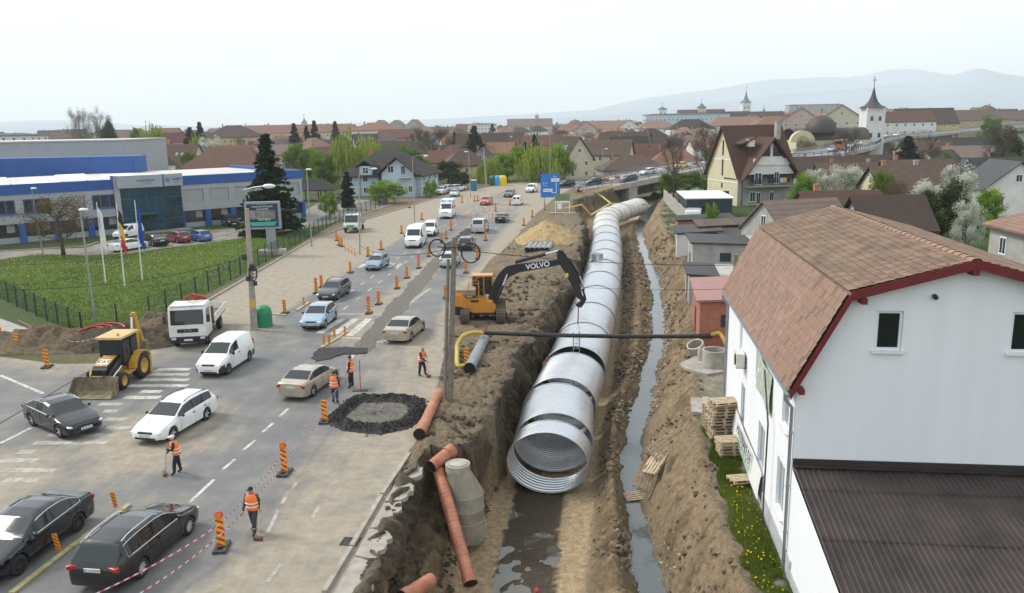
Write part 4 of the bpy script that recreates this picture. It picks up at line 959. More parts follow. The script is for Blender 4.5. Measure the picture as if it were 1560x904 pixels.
p_ = G(1134,735,-.2); pallet((p_.x,p_.y,-.12),(R(-6),0,R(8)),'single pale pallet lying on the grass by the white house wall')
p_ = G(998,706,-1.5); pallet((p_.x,p_.y,-1.6),(R(-8),R(-28),R(48)),'pale slatted pallet lying on the stream bank',old=False)
p_ = G(1004,684,-.7); pallet((p_.x,p_.y,-.75),(R(40),R(-12),R(42)),'old pallet stood on edge on the stream bank',old=True)
p_ = G(981,722,-1.9); pallet((p_.x,p_.y,-2.1),(R(30),R(-40),R(60)),'dark old pallet sliding down the bank into the stream',old=True)
p_ = G(971,755,-3.3); pallet((p_.x,p_.y,-3.42),(R(4),R(-3),R(8)),'weathered pallet lying half in the stream',old=True)
# ================================================================ white house with the mansard roof
M_WHITE = mat('white_render',(.80,.82,.83),.9,var=.028,vscale=1.2,bump=.12,bscale=30)
_n = M_WHITE.node_tree; _mp = _n.nodes.new('ShaderNodeMapping'); _mp.inputs['Scale'].default_value = (1.6,1.6,.12)
_tc = [q for q in _n.nodes if q.type == 'TEX_COORD'][0]; _tn = [q for q in _n.nodes if q.type == 'TEX_NOISE'][0]; _n.links.new(_tc.outputs['Object'],_mp.inputs['Vector']); _n.links.new(_mp.outputs[0],_tn.inputs['Vector'])
M_PLINTH = mat('grey_plinth',(.42,.43,.43),.9,var=.12)
M_MAROON = mat('maroon_fascia',(.15,.012,.014),.45,var=.15)
M_TILE = mat('clay_tile',(.275,.17,.125),.85,var=.18,vscale=2.2,col2=(.32,.21,.155),coords='Object')
M_TILE2 = mat('weathered_clay_tile',(.19,.13,.09),.9,var=.25,vscale=1.6,col2=(.275,.19,.135))
M_TILE3 = mat('fresh_clay_tile',(.295,.175,.125),.8,var=.12,vscale=2)
M_FRAME = mat('white_window_frame',(.78,.79,.80),.5,var=.04)
M_PANE = glassy('window_pane',(.012,.014,.016),.08)
M_PANEL = glassy('window_pane_pale',(.22,.26,.28),.12)
M_PIPEG = mat('zinc_pipe',(.33,.37,.40),.4,.6,var=.15)
HA = -R(7.2); HL,HWD = 15.0,9.36; ZE,ZBk,ZRd = 6.3,8.9,9.85; XB,XR = 1.33,4.68
H0 = Vector((8.72,23.9,0))
wh = thing('white_house','white rendered house with clay tiled mansard roof and maroon fascia by the stream','house',H0,HA)
def wall_with_holes(mb,P0,ux,uz,Wd,Ht,holes,depth_dir,dep=.14,outline=None):
 xs_ = sorted({0,Wd} | {h[0] for h in holes} | {h[2] for h in holes}); zs_ = sorted({0,Ht} | {h[1] for h in holes} | {h[3] for h in holes})
 P0 = Vector(P0); ux = Vector(ux); uz = Vector(uz); dd = Vector(depth_dir) * dep
 for i in range(len(xs_) - 1):
  for j in range(len(zs_) - 1):
   cx,cz = (xs_[i] + xs_[i + 1]) / 2,(zs_[j] + zs_[j + 1]) / 2
   if any(h[0] < cx < h[2] and h[1] < cz < h[3] for h in holes): continue
   mb.quad(*[P0 + ux * a + uz * b_ for a,b_ in ((xs_[i],zs_[j]),(xs_[i + 1],zs_[j]),(xs_[i + 1],zs_[j + 1]),(xs_[i],zs_[j + 1]))])
 for h in holes:
  q = [P0 + ux * a + uz * b_ for a,b_ in ((h[0],h[1]),(h[2],h[1]),(h[2],h[3]),(h[0],h[3]))]
  for k in range(4): mb.quad(q[k],q[(k + 1) % 4],q[(k + 1) % 4] + dd,q[k] + dd)
def window_part(parent,P0,ux,uz,h,dd,pane=None,frame=None,dep=.10,mull=1,sill=True,fw=.06,tag_name='window'):
 P0 = Vector(P0); ux = Vector(ux).normalized(); uz = Vector(uz).normalized(); d = Vector(dd).normalized()
 fr = MB(); x0,z0,x1,z1 = h; o_ = P0 + d * dep
 def bx(a0,b0_,a1,b1_):
  fr.prism([o_ + ux * a + uz * b_ for a,b_ in ((a0,b0_),(a1,b0_),(a1,b1_),(a0,b1_))],d * -.03,d * .03)
 bx(x0 + .002,z0 + .002,x1 - .002,z0 + fw); bx(x0 + .002,z1 - fw,x1 - .002,z1 - .002); bx(x0 + .002,z0 + fw,x0 + fw,z1 - fw); bx(x1 - fw,z0 + fw,x1 - .002,z1 - fw)
 for k in range(mull): xm = x0 + (x1 - x0) * (k + 1) / (mull + 1); bx(xm - fw * .5,z0 + fw,xm + fw * .5,z1 - fw)
 f_ = fr.build(tag_name,frame or M_FRAME,parent)
 pn = MB(); pn.prism([o_ + ux * a + uz * b_ for a,b_ in ((x0 + fw,z0 + fw),(x1 - fw,z0 + fw),(x1 - fw,z1 - fw),(x0 + fw,z1 - fw))],d * .0,d * .02); pn.build('pane',pane or M_PANE,f_)
 if sill:
  sl_ = MB(); sl_.prism([P0 + ux * a + uz * b_ for a,b_ in ((x0 - .08,z0 - .07),(x1 + .08,z0 - .07),(x1 + .08,z0 - .002),(x0 - .08,z0 - .002))],d * -.10,d * .06); sl_.build('sill',frame or M_FRAME,f_)
 return f_
zb0 = -.6
lw = MB(); lholes = [(1.0,1.2 - zb0 - .2,2.2,3.0 - zb0 - .2),(4.6,1.2 - zb0 - .2,5.9,2.9 - zb0 - .2),(9.3,1.0 - zb0,10.3,2.8 - zb0),(.9,4.1 - zb0,1.9,5.7 - zb0),(6.3,3.9 - zb0,7.1,5.6 - zb0),(5.4,4.7 - zb0,6.0,5.5 - zb0),(10.6,4.0 - zb0,11.3,5.8 - zb0)]
wall_with_holes(lw,(0,0,zb0),(0,1,0),(0,0,1),HL,ZE - zb0,lholes,(1,0,0))
lw.build('wall',M_WHITE,wh,fix=False)
for i,h in enumerate(lholes): window_part(wh,(0,0,zb0),(0,1,0),(0,0,1),h,(1,0,0),pane=M_PANEL if i in (0,1,3) else M_FRAME if i in (4,5,6) else M_PANEL,mull=1 if i < 2 else 0)
gw = MB(); gholes = [(2.18,7.15 - zb0,2.95,8.38 - zb0),(5.98,7.15 - zb0,6.75,8.38 - zb0)]
prof = [(0,ZE),(XB,ZBk),(XR,ZRd),(HWD - XB,ZBk),(HWD,ZE)]
wall_with_holes(gw,(0,0,zb0),(1,0,0),(0,0,1),HWD,ZE - zb0,[],(0,1,0))
g0x,g1x,g2x,g3x = 2.18,2.95,5.98,6.75; za,zc = 7.15,8.38
def roofz(x): return np.interp(x,[p[0] for p in prof],[p[1] for p in prof])
xsu = sorted({0,.4,.8,XB,g0x,g1x,3.8,XR,5.5,g2x,g3x,HWD - XB,HWD - .8,HWD - .4,HWD})
for xa,xb in zip(xsu,xsu[1:]):
 mid = (xa + xb) / 2
 if g0x < mid < g1x or g2x < mid < g3x:
  gw.quad((xa,0,ZE),(xb,0,ZE),(xb,0,za),(xa,0,za)); gw.quad((xa,0,zc),(xb,0,zc),(xb,0,roofz(xb)),(xa,0,roofz(xa)))
  q = [(xa,0,za),(xb,0,za),(xb,0,zc),(xa,0,zc)]
  for k in range(4): a,b_ = q[k],q[(k + 1) % 4]; gw.quad(a,b_,(b_[0],.14,b_[2]),(a[0],.14,a[2]))
 else: gw.quad((xa,0,ZE),(xb,0,ZE),(xb,0,roofz(xb)),(xa,0,roofz(xa)))
gw.build('gable_wall',M_WHITE,wh,fix=False)
for h in gholes: window_part(wh,(0,0,zb0),(1,0,0),(0,0,1),h,(0,1,0),pane=M_PANE,mull=0,fw=.085)
rw_ = MB(); rw_.poly([(0,HL,zb0),(HWD,HL,zb0),(HWD,HL,ZE),(HWD - XB,HL,ZBk),(XR,HL,ZRd),(XB,HL,ZBk),(0,HL,ZE)]); rw_.build('rear_wall',M_WHITE,wh)
rw_ = MB(); rw_.quad((HWD,0,zb0),(HWD,HL,zb0),(HWD,HL,ZE),(HWD,0,ZE)); rw_.build('right_wall',M_WHITE,wh)
b = MB(); b.box((-.02,HL / 2 - .3,.0),(.06,HL + .6,.75)); b.build('plinth',M_PLINTH,wh)
OV = .38
dk = MB()
for sgn in (0,1):
 f = (lambda x: x) if sgn == 0 else (lambda x: HWD - x)
 e0 = (f(-.22),ZE - .42); e1 = (f(XB),ZBk); e2 = (f(XR),ZRd)
 for (xa,za_),(xb,zb_) in ((e0,e1),(e1,e2)):
  dk.prism([(xa,0,za_ + .02),(xb,0,zb_ + .02),(xb,0,zb_ + .09),(xa,0,za_ + .09)],(0,-OV,0),(0,HL + OV,0))
dk.build('roof_deck',M_TILE2,wh)
def tile_mesh(wd,ln,mm):
 b2 = MB(); n = 4
 prof_ = [(-wd / 2,.035),(-wd * .32,.02),(0,.012),(wd * .32,.02),(wd / 2,.038)]
 vs = [(x,y,z + (0.028 if y == 0 else 0)) for y in (0,ln) for x,z in prof_] + [(x,0,z) for x,z in prof_]
 fs = [(i,i + 1,i + 6,i + 5) for i in range(4)] + [(i,i + 1,i + 11,i + 10) for i in range(4)]
 b2.add(vs,fs); me_ = b2.mesh('tile'); me_.materials.append(mm); me_.polygons.foreach_set('use_smooth',[False] * len(me_.polygons)); return me_
TW = .245
slots = []
for sgn in (0,1):
 f = (lambda x: x) if sgn == 0 else (lambda x: HWD - x)
 for kind,(xa,za_),(xb,zb_),rows in (('low',(-.24,ZE - .44),(XB - .02,ZBk - .02),12),('up',(XB - .06,ZBk + .03),(XR - .1,ZRd - .02),13)):
  d = Vector((f(xb) - f(xa),0,zb_ - za_)); ln = d.length / rows; dn = d.normalized()
  yax = Vector((0,1,0)); nrm = yax.cross(dn) if sgn == 0 else dn.cross(yax)
  if nrm.z < 0: nrm = -nrm
  xax = dn.cross(nrm)
  ncol = int((HL + 2 * OV) / TW)
  for r_ in range(rows):
   for c_ in range(ncol):
    yy = -OV + .13 + (c_ + (.5 if r_ % 2 else 0) * 0) * ((HL + 2 * OV - .2) / ncol)
    p_ = Vector((f(xa),yy,za_)) + dn * (ln * r_) + nrm * .095
    T = Matrix((xax,dn,nrm)).transposed().to_4x4(); T.translation = p_
    slots.append((kind,sgn,yy + r_ * .02 + (2 if sgn else 0) * 5 + (1.0 if kind == 'up' else 0),T,ln))
slots.sort(key=lambda t: t[2])
tm_ = {}
def tmesh(kind,ln,k):
 key = (kind,round(ln,3),k)
 if key not in tm_: tm_[key] = tile_mesh(TW * 1.02,ln * 1.12,[M_TILE,M_TILE,M_TILE3,M_TILE2][k] if kind == 'low' else [M_TILE2,M_TILE2,M_TILE,M_TILE2][k])
 return tm_[key]
rest = {'low': MB(),'up': MB()}
for i,(kind,sgn,_,T,ln) in enumerate(slots):
 T = T @ Matrix.Rotation(U(-.02,.02),4,'Z') @ Matrix.Rotation(U(-.015,.02),4,'X')
 me_ = tmesh(kind,ln,random.choice((0,1,1,0,2,2,3)))
 if i < 300:
  o_ = share('tile',me_,wh); o_.matrix_local = T
 else:
  rest[kind].add([v.co[:] for v in me_.vertices],[tuple(p.vertices) for p in me_.polygons],T)
for kind,mm in (('low',M_TILE),('up',M_TILE2)): tag(rest[kind].build('roof_tiles',mm,wh,fix=False),kind='stuff')
for i in range(34):
 y = -OV + i * (HL + 2 * OV) / 34; b = MB(); r_ = .17
 for yy,rr in ((y,r_ * 1.12),(y + .06,r_ * 1.12),(y + .07,r_),(y + (HL + 2 * OV) / 34 + .03,r_ * .95)):
  for j in range(9): t = math.pi * j / 8; b.v.append((XR + rr * math.cos(t),yy,ZRd + .03 + rr * .8 * math.sin(t)))
 for q in range(3):
  for j in range(8): b.f.append((q * 9 + j,q * 9 + j + 1,(q + 1) * 9 + j + 1,(q + 1) * 9 + j)); b.mi.append(0)
 b.build('ridge_tile',M_TILE3,wh,smooth=True)
for sgn in (0,1):
 f = (lambda x: x) if sgn == 0 else (lambda x: HWD - x)
 for (xa,za_),(xb,zb_) in (((-.27,ZE - .52),(XB,ZBk)),((XB,ZBk),(XR,ZRd))):
  b = MB(); b.prism([(f(xa),0,za_ + .15),(f(xb),0,zb_ + .15),(f(xb),0,zb_ - .13),(f(xa),0,za_ - .13)],(0,-OV - .06,0),(0,-OV - .012,0)); b.build('barge_board',M_MAROON,wh)
  b = MB(); b.prism([(f(xa),0,za_ - .02),(f(xb),0,zb_ - .02),(f(xb),0,zb_ - .045),(f(xa),0,za_ - .045)],(0,-OV,0),(0,-.002,0)); b.build('soffit',M_MAROON,wh)
 for xx,zz in ((.06,ZE - .38),(XB + .35,ZBk - .16)):
  b = MB(); b.box((f(xx),-.22,zz),(.17,.42,.17)); b.build('bracket',M_MAROON,wh)
b = MB(); b.box((XR,-.22,ZRd - .22),(.18,.42,.2)); b.build('bracket',M_MAROON,wh)
b = MB(); b.tube([(-.30,-OV,ZE - .52),(-.30,HL + OV,ZE - .50)],.07,8); b.build('gutter',M_PIPEG,wh,smooth=True)
for yy in (.1,HL - .05):
 b = MB(); b.tube([(-.30,yy,ZE - .55),(-.30,yy,ZE - .8),(-.09,yy,ZE - 1.05),(-.09,yy,-.5)],.055,8); dp = b.build('downpipe',M_PIPEG,wh,smooth=True)
 for zz in (1,2.6,4.4): b = MB(); b.cyl((-.09,yy,zz),(-.09,yy,zz + .06),.068,n=8); b.build('clamp',M_PIPEG,dp)
b = MB(); b.cyl((3.75,-.02,8.85),(3.75,-.16,8.82),.07,n=10); b.build('wall_lamp',M_TRIM,wh)
ac = thing('air_conditioner','white air conditioner box on the white wall above the pallets','air conditioner',wh.matrix_basis @ Vector((-.02,9.6,3.7)),HA)
M_ACW = mat('aged_white_metal',(.62,.62,.58),.55,var=.12)
b = MB(); b.box((-.24,0,.35),(.34,.85,.62),bev=.03); b.build('case',M_ACW,ac)
b = MB(); b.cyl((-.415,-.1,.35),(-.43,-.1,.35),.24,n=20); b.build('fan_grille',M_TRIM,ac)
for s_ in (-1,1): b = MB(); b.box((-.2,s_ * .3,.02),(.42,.04,.05)); b.build('bracket',M_TRIM,ac)
M_BANG = mat('green_banner',(.36,.44,.32),.8,var=.15,vscale=4,col2=(.55,.58,.50)); M_BANW = mat('white_banner',(.70,.70,.68),.8,var=.08)
bn = thing('banner','faded green banner hung on the white wall between the windows','banner',wh.matrix_basis @ Vector((-.03,3.5,3.7)),HA)
b = MB()
for i in range(9):
 for j in range(5): b.v.append((-.06 - .03 * math.sin(i * 1.1 + j),i * .36,j * .36 + i * .03))
for i in range(8):
 for j in range(4): b.f.append((i * 5 + j,i * 5 + j + 1,(i + 1) * 5 + j + 1,(i + 1) * 5 + j)); b.mi.append(0)
b.build('cloth',M_BANG,bn,smooth=True)
bn2 = thing('banner','white banner with black writing stretched low along the white wall behind the pallets','banner',wh.matrix_basis @ Vector((-.06,4.4,.05)),HA)
b = MB()
for i in range(9):
 for j in range(4): b.v.append((-.03 - .12 * (1 - j / 3) - .02 * math.sin(i + j),i * .85,j * .36 + i * .02))
for i in range(8):
 for j in range(3): b.f.append((i * 4 + j,i * 4 + j + 1,(i + 1) * 4 + j + 1,(i + 1) * 4 + j)); b.mi.append(0)
b.build('cloth',M_BANW,bn2,smooth=True)
Mt = Matrix.Translation((-.15,3.6,.80)) @ Matrix.Rotation(R(-90),4,'Z') @ Matrix.Rotation(R(84),4,'X')
text_obj('MATERIALE DE',.55,M_INK,bn2,Mt,ext=.003); 
Mt = Matrix.Translation((-.20,3.4,.38)) @ Matrix.Rotation(R(-90),4,'Z') @ Matrix.Rotation(R(84),4,'X')
text_obj('CONSTRUCTII',.5,mat('green_print',(.06,.28,.14),.8,var=0),bn2,Mt,ext=.003)
pl = MB(); pl.tube([(-.25,3.0,-.4),(-.22,3.0,3.6),(-.2,4.2,5.2)],.03,6); o_ = pl.build('flag_pole',M_IRON); o_.matrix_world = wh.matrix_basis; tag(o_,'thin bent metal pole leaning on the white wall beside the banners','pole')
lt = thing('lean_to','low lean-to with brown corrugated sheet roof against the white gable','shed',H0,HA)
M_BROWN = mat('brown_sheet_metal',(.05,.038,.034),.42,.35,var=.22,vscale=1.0,col2=(.07,.053,.047),rvar=.12); M_RUST = mat('rusted_sheet',(.12,.075,.05),.6,.2,var=.3,vscale=3)
ZT,ZLo,LY = 3.3,2.0,-9.0
def rz(y): return ZT + (ZLo - ZT) * (-y) / (-LY)
sheets_y = [-.03,-1.2,-3.55,-5.9,LY]
sw = 1.02
for j in range(4):
 y0,y1 = sheets_y[j],sheets_y[j + 1] - (.12 if j < 3 else 0)
 for i in range(11):
  x0 = .02 + i * sw; b = MB(); n = 34
  for y,dz in ((y0,.0),(y1,.0)):
   for q in range(n + 1):
    ph = q / n * 6.0; fr = ph % 1; h_ = .035 if .15 < fr < .45 else .0
    b.v.append((x0 + q / n * sw,y,rz(y) + h_ + .02 * (3 - j) + U(0,.003)))
  for q in range(n): b.f.append((q,q + 1,n + 1 + q + 1,n + 1 + q)); b.mi.append(0)
  b.build('roof_sheet',M_BROWN,lt,fix=False)
b = MB(); b.box((5.6,-.03,ZT + .17),(11.2,.05,.28)); b.box((5.6,-.12,ZT + .10),(11.2,.2,.03)); b.build('flashing',mat('dark_flashing',(.045,.035,.032),.5,.3,var=.2),lt)
b = MB(); b.poly([(0,0,-.6),(0,LY,-.6),(0,LY,rz(LY) - .04),(0,0,ZT - .04)]); b.poly([(.001,LY + .1,-.6),(11.2,LY + .1,-.6),(11.2,LY + .1,rz(LY) - .1),(.001,LY + .1,rz(LY) - .1)]); b.build('wall',M_WHITE,lt)
b = MB(); b.box((-.015,LY / 2,-.15),(.05,-LY - .2,.5)); b.build('plinth',M_PLINTH,lt)
# ================================================================ excavator
M_ORG = mat('orange_machine_paint',(.55,.22,.025),.4,var=.1,coat=.3); M_BLKM = mat('black_machine_paint',(.014,.015,.017),.42,var=.2)
M_TRACK = mat('muddy_track',(.10,.085,.07),.9,var=.3,vscale=6,bump=.3); M_MUD = mat('dried_mud',(.26,.22,.16),.95,var=.2)
EY = 58.4
er = Vector((AT(736,495,56.4).x,EY,.16))
ex = thing('excavator','orange and black tracked excavator lifting at the pipe','excavator',er)
def E(px,py,y=EY): q = AT(px,py,y); return (q.x - er.x,q.y - er.y,q.z - er.z)
for s_ in (-1,1):
 tr = empty('track',(s_ * 1.28,0,0),0,ex); b = MB(); loop = []
 n = 12
 for i in range(n + 1): t = math.pi / 2 + math.pi * i / n; loop.append((-1.75 + .46 * math.cos(t),.48 + .46 * math.sin(t)))
 for i in range(n + 1): t = -math.pi / 2 + math.pi * i / n; loop.append((1.75 + .46 * math.cos(t),.48 + .46 * math.sin(t)))
 pts = [(0,y,z) for y,z in loop]
 b.prism(pts,(-.29,0,0),(.29,0,0)); b.build('belt',M_TRACK,tr)
 per = [Vector((0,y,z)) for y,z in loop] + [Vector((0,*loop[0]))]; acc = 0; sh = MB()
 tot_ = sum((q - p).length for p,q in zip(per,per[1:])); step = tot_ / 46; nxt = 0; made = None
 for p,q in zip(per,per[1:]):
  L = (q - p).length
  while nxt <= acc + L:
   c = p.lerp(q,(nxt - acc) / L); ang = math.atan2(c.z - .48,c.y - max(-1.75,min(1.75,c.y)) if abs(c.y) > 1.75 else 0) if abs(c.y) > 1.75 else (math.pi / 2 if c.z > .5 else -math.pi / 2)
   b = MB() if made is None else None
   if made is None:
    b.box((0,0,.012),(.64,step * .86,.03)); b.box((0,0,.045),(.62,.025,.045)); made = b.mesh('track_shoe'); made.materials.append(M_TRACK)
   o_ = share('track_shoe',made,tr,loc=c,rot=(ang - math.pi / 2,0,0)); nxt += step
  acc += L
 for y in (-1.75,1.75): b = MB(); b.cyl((s_ * .30,y,.48),(s_ * .33,y,.48),.34,n=16); b.build('idler',M_BLKM,tr)
b = MB(); b.box((0,0,.62),(2.1,1.5,.5),bev=.06); b.cyl((0,0,.8),(0,0,1.12),.75,n=20); b.build('undercarriage',M_TRACK,ex)
up = MB(); pr_ = [E(694,449),E(694,460),E(722,473),E(754,471),E(756,464),E(750,455),E(743,455),E(735,451),E(712,451),E(708,446),E(697,445)]
up.prism([(p[0],0,p[2]) for p in pr_],(0,-1.35,0),(0,1.35,0)); up.build('house',M_ORG,ex)
b = MB(); z0 = E(725,473)[2]; x0 = E(694,460)[0]; x1 = E(755,470)[0]
b.prism([(x0 - .04,0,E(694,461)[2]),(x0 + .0,0,z0 - .02),(x1,0,z0 - .06),(x1,0,z0 + .12),(E(722,470)[0],0,z0 + .12),(E(705,462)[0],0,E(705,462)[2])],(0,-1.37,0),(0,1.37,0)); b.build('skirt',M_BLKM,ex)
b = MB(); b.box((E(700,450)[0] - .1,0,E(700,450)[2] + .0),(.9,2.5,.9),bev=.2); b.build('counterweight',M_ORG,ex)
b = MB(); b.box((E(710,444)[0],-.3,E(710,447)[2] + .25),(1.5,1.7,.45),bev=.08); b.build('engine_hood',M_MUD,ex)
b = MB(); b.box((E(724,457)[0],-1.36,E(724,457)[2] + .1),(1.15,.03,.5)); b.build('door_panel',M_ORG,ex)
b = MB(); b.box((E(724,453)[0],-1.385,E(724,453)[2]),(.6,.02,.16)); b.build('vent',M_BLKM,ex)
for xx in (716,722,727,731):
 pass
hr = MB()
for py_ in (0,1):
 for px0,px1 in ((715,730),):
  a = E(px0,446); c = E(px1,446)
  y_ = -1.2 if py_ else -.2
  hr.tube([(a[0],y_,a[2] + .1),(a[0],y_,a[2] + .9),(c[0],y_,c[2] + .9),(c[0],y_,c[2] - .2)],.028,6)
tag(hr.build('handrail',M_ORG,ex,smooth=True),kind='stuff')
b = MB(); b.tube([E(723,440),E(723,428),E(730,423)],.07,8); b.build('exhaust',M_BLKM,ex,smooth=True)
cb = empty('cab',(E(735,450)[0],.75,E(735,450)[2]),0,ex); ch = E(730,421)[2] - E(735,450)[2]
b = MB(); b.box((0,0,ch - .06),(1.55,1.0,.14),bev=.05); b.build('roof',M_ORG,cb)
b = MB()
for sx in (-.72,.1,.72):
 for sy in (-.46,.46): b = MB(); b.bar((sx,sy,0),(sx,sy,ch - .1),.07); b.build('pillar',M_ORG,cb)
for nm,c_,s_ in (('side_glass',(.4,-.45,ch / 2),(.6,.02,ch - .3)),('side_glass',(-.3,-.45,ch / 2 + .15),(.7,.02,ch - .6)),('front_glass',(.72,0,ch / 2 + .1),(.02,.84,ch - .4)),('rear_glass',(-.72,0,ch / 2 + .15),(.02,.84,ch - .6)),('side_glass',(0,.45,ch / 2),(1.36,.02,ch - .3))):
 b = MB(); b.box(c_,s_); b.build(nm,M_GLASS,cb)
b = MB(); b.box((0,0,.1),(1.45,.92,.2)); b.build('floor',M_BLKM,cb)
def prism_px(name,pxs,yc,wd,mm,parent=ex,off=0):
 b2 = MB(); b2.prism([(E(*q)[0],0,E(*q)[2]) for q in pxs],(0,yc - wd / 2,0),(0,yc + wd / 2,0)); return b2.build(name,mm,parent)
bo = prism_px('boom',[(752,462),(744,452),(750,436),(757.5,420),(764,411),(771.5,404.8),(780,402.5),(791,401),(819,398),(849,394.5),(855,395),(855,401),(851,403),(819,409),(791,414),(777.5,420),(767.5,430),(761,446),(757,461)],-.15,.5,M_BLKM)
st = prism_px('stick',[(849,382),(852,380),(857,381),(861,386),(866,394),(876,413),(885,443),(888,452),(884,456),(879,453),(870,433),(858,411),(850,399),(848,390)],-.15,.42,M_BLKM)
prism_px('coupler',[(880,449),(886,449),(893,455),(890,461),(885,468),(878,466),(876,463),(884,458)],-.15,.3,M_BLKM)
prism_px('linkage',[(886,440),(889,439),(893,454),(890,456)],-.15,.12,M_BLKM)
for yy in (-.62,.32):
 a,c = E(758,452),E(773,416); b = MB(); m_ = Vector(a).lerp(Vector(c),.55); b.cyl((a[0],yy,a[2]),(m_.x,yy,m_.z),.11,n=10); b.build('boom_cylinder',M_BLKM,ex,smooth=True)
 b = MB(); b.cyl((m_.x,yy,m_.z),(c[0],yy,c[2]),.06,n=10); b.build('cylinder_rod',M_CHROME,ex,smooth=True)
a,m_,c = E(785,400),E(831,387),E(850,382)
b = MB(); b.cyl((a[0],-.15,a[2] + .05),(m_[0],-.15,m_[2]),.13,n=10); b.build('stick_cylinder',M_BLKM,ex,smooth=True)
b = MB(); b.cyl((m_[0],-.15,m_[2]),(c[0],-.15,c[2]),.085,n=10); b.build('cylinder_rod',M_CHROME,ex,smooth=True)
a,m_,c = E(862,393),E(878,420),E(889,441)
b = MB(); b.cyl((a[0] + .2,-.15,a[2]),(m_[0] + .2,-.15,m_[2]),.09,n=10); b.build('bucket_cylinder',M_BLKM,ex,smooth=True)
b = MB(); b.cyl((m_[0] + .2,-.15,m_[2]),(c[0] + .1,-.15,c[2]),.05,n=10); b.build('cylinder_rod',M_CHROME,ex,smooth=True)
t0 = E(819,403.5); sl_ = math.atan2(E(849,398)[2] - E(791,407)[2],E(849,398)[0] - E(791,407)[0])
text_obj('VOLVO',.52,M_FRAME,bo,Matrix.Translation((t0[0],-.405,t0[2])) @ Matrix.Rotation(-sl_,4,'Y') @ Matrix.Rotation(R(90),4,'X'),ext=.004,bold=.012)
q = E(863,418); b = MB(); b.box((q[0],-.372,q[2]),(.22,.012,.3),rz=0); b.build('warning_label',mat('yellow_label',(.7,.6,.05),.6,var=0),st)
chn = MB(); a = AT(881,466,EY - .15); c = Vector((a.x - .05,a.y - .1,pipe_top(EY).z))
chn.tube([a,a.lerp(c,.5) + Vector((.02,0,0)),c],.045,6); o_ = chn.build('lifting_sling',mat('violet_sling',(.16,.05,.10),.8,var=.2),smooth=True); tag(o_,'dark violet lifting sling hanging from the excavator arm to the pipe','sling')
# ================================================================ backhoe loader
M_CAT = mat('yellow_machine_paint',(.47,.27,.035),.5,var=.18,vscale=2,coat=.15); M_BKT = mat('worn_bucket_steel',(.19,.155,.09),.75,.3,var=.35,vscale=2.5,col2=(.30,.25,.16))
bk = thing('backhoe_loader','yellow backhoe loader with its wide front bucket lowered at the crosswalk','backhoe')
face(bk,(181,583),(142,606))
tmR,kmR = wheel_mesh(.72,.46,'steel'); tmF,kmF = wheel_mesh(.48,.36,'steel')
M_YR = M_CAT
for (x,r_,tm2,wd,hw) in ((-1.0,.72,tmR,.46,.86),(1.15,.48,tmF,.36,.86)):
 for s_ in (1,-1):
  w_ = empty('wheel',(x,s_ * hw,r_),0,bk); share('tyre',tm2,w_)
  b = MB(); b.lathe([(.001,wd * .2),(r_ * .3,wd * .2),(r_ * .55,wd * .46),(r_ * .64,wd * .46),(r_ * .64,-wd * .4),(.001,-wd * .4)],20,Matrix.Rotation(R(90),4,'X') if s_ < 0 else Matrix.Rotation(R(-90),4,'X')); b.build('rim',M_CAT,w_)
b = MB(); b.box((.1,0,.75),(3.6,.8,.4),bev=.05); b.build('chassis',M_CAT,bk)
b = MB(); b.prism([(.45,0,.95),(1.75,0,.95),(1.78,0,1.25),(1.6,0,1.42),(.45,0,1.72)],(0,-.42,0),(0,.42,0)); hd = b.build('engine_hood',M_BLKM,bk)
b = MB(); b.prism([(.5,0,1.72),(1.62,0,1.435),(1.62,0,1.45),(.5,0,1.74)],(0,-.38,0),(0,.38,0)); b.build('hood_top',M_CAT,bk)
b = MB(); b.box((1.2,0,1.56),(.5,.6,.02),M=Matrix.Rotation(R(14.5),4,'Y')); lg = b.build('hood_decal',M_FRAME,bk)
text_obj('CAT',.34,M_INK,lg,Matrix.Translation((1.21,0,1.575)) @ Matrix.Rotation(R(14.5),4,'Y') @ Matrix.Rotation(R(90),4,'Z'),ext=.004,bold=.008)
b = MB(); b.box((1.79,0,1.08),(.03,.7,.28)); b.build('grille',M_WELL,bk)
for sx,sy in ((.42,.62),(.42,-.62),(-.5,.70),(-.5,-.70),(-1.25,.62),(-1.25,-.62)): b = MB(); b.bar((sx,sy,1.15),(sx - (.08 if sx > 0 else 0),sy * .97,2.62),.08); b.build('cab_pillar',M_BLKM,bk)
b = MB(); b.box((-.42,0,2.70),(2.0,1.5,.16),bev=.05); b.build('cab_roof',mat('dusty_yellow_paint',(.55,.40,.17),.6,var=.12),bk)
for c_,s_ in (((.40,0,1.95),(.02,1.14,1.2)),((-.05,.67,1.9),(.84,.02,1.2)),((-.05,-.67,1.9),(.84,.02,1.2)),((-.88,.67,2.0),(.68,.02,1.0)),((-.88,-.67,2.0),(.68,.02,1.0)),((-1.27,0,2.0),(.02,1.14,1.1))):
 b = MB(); b.box(c_,s_); b.build('cab_glass',M_GLASS,bk)
b = MB(); b.box((-.5,0,1.3),(1.5,1.2,.45),bev=.06); b.build('cab_base',M_BLKM,bk)
b = MB(); b.box((-.5,0,1.75),(.4,.5,.7),bev=.08); b.build('seat',M_BLKM,bk)
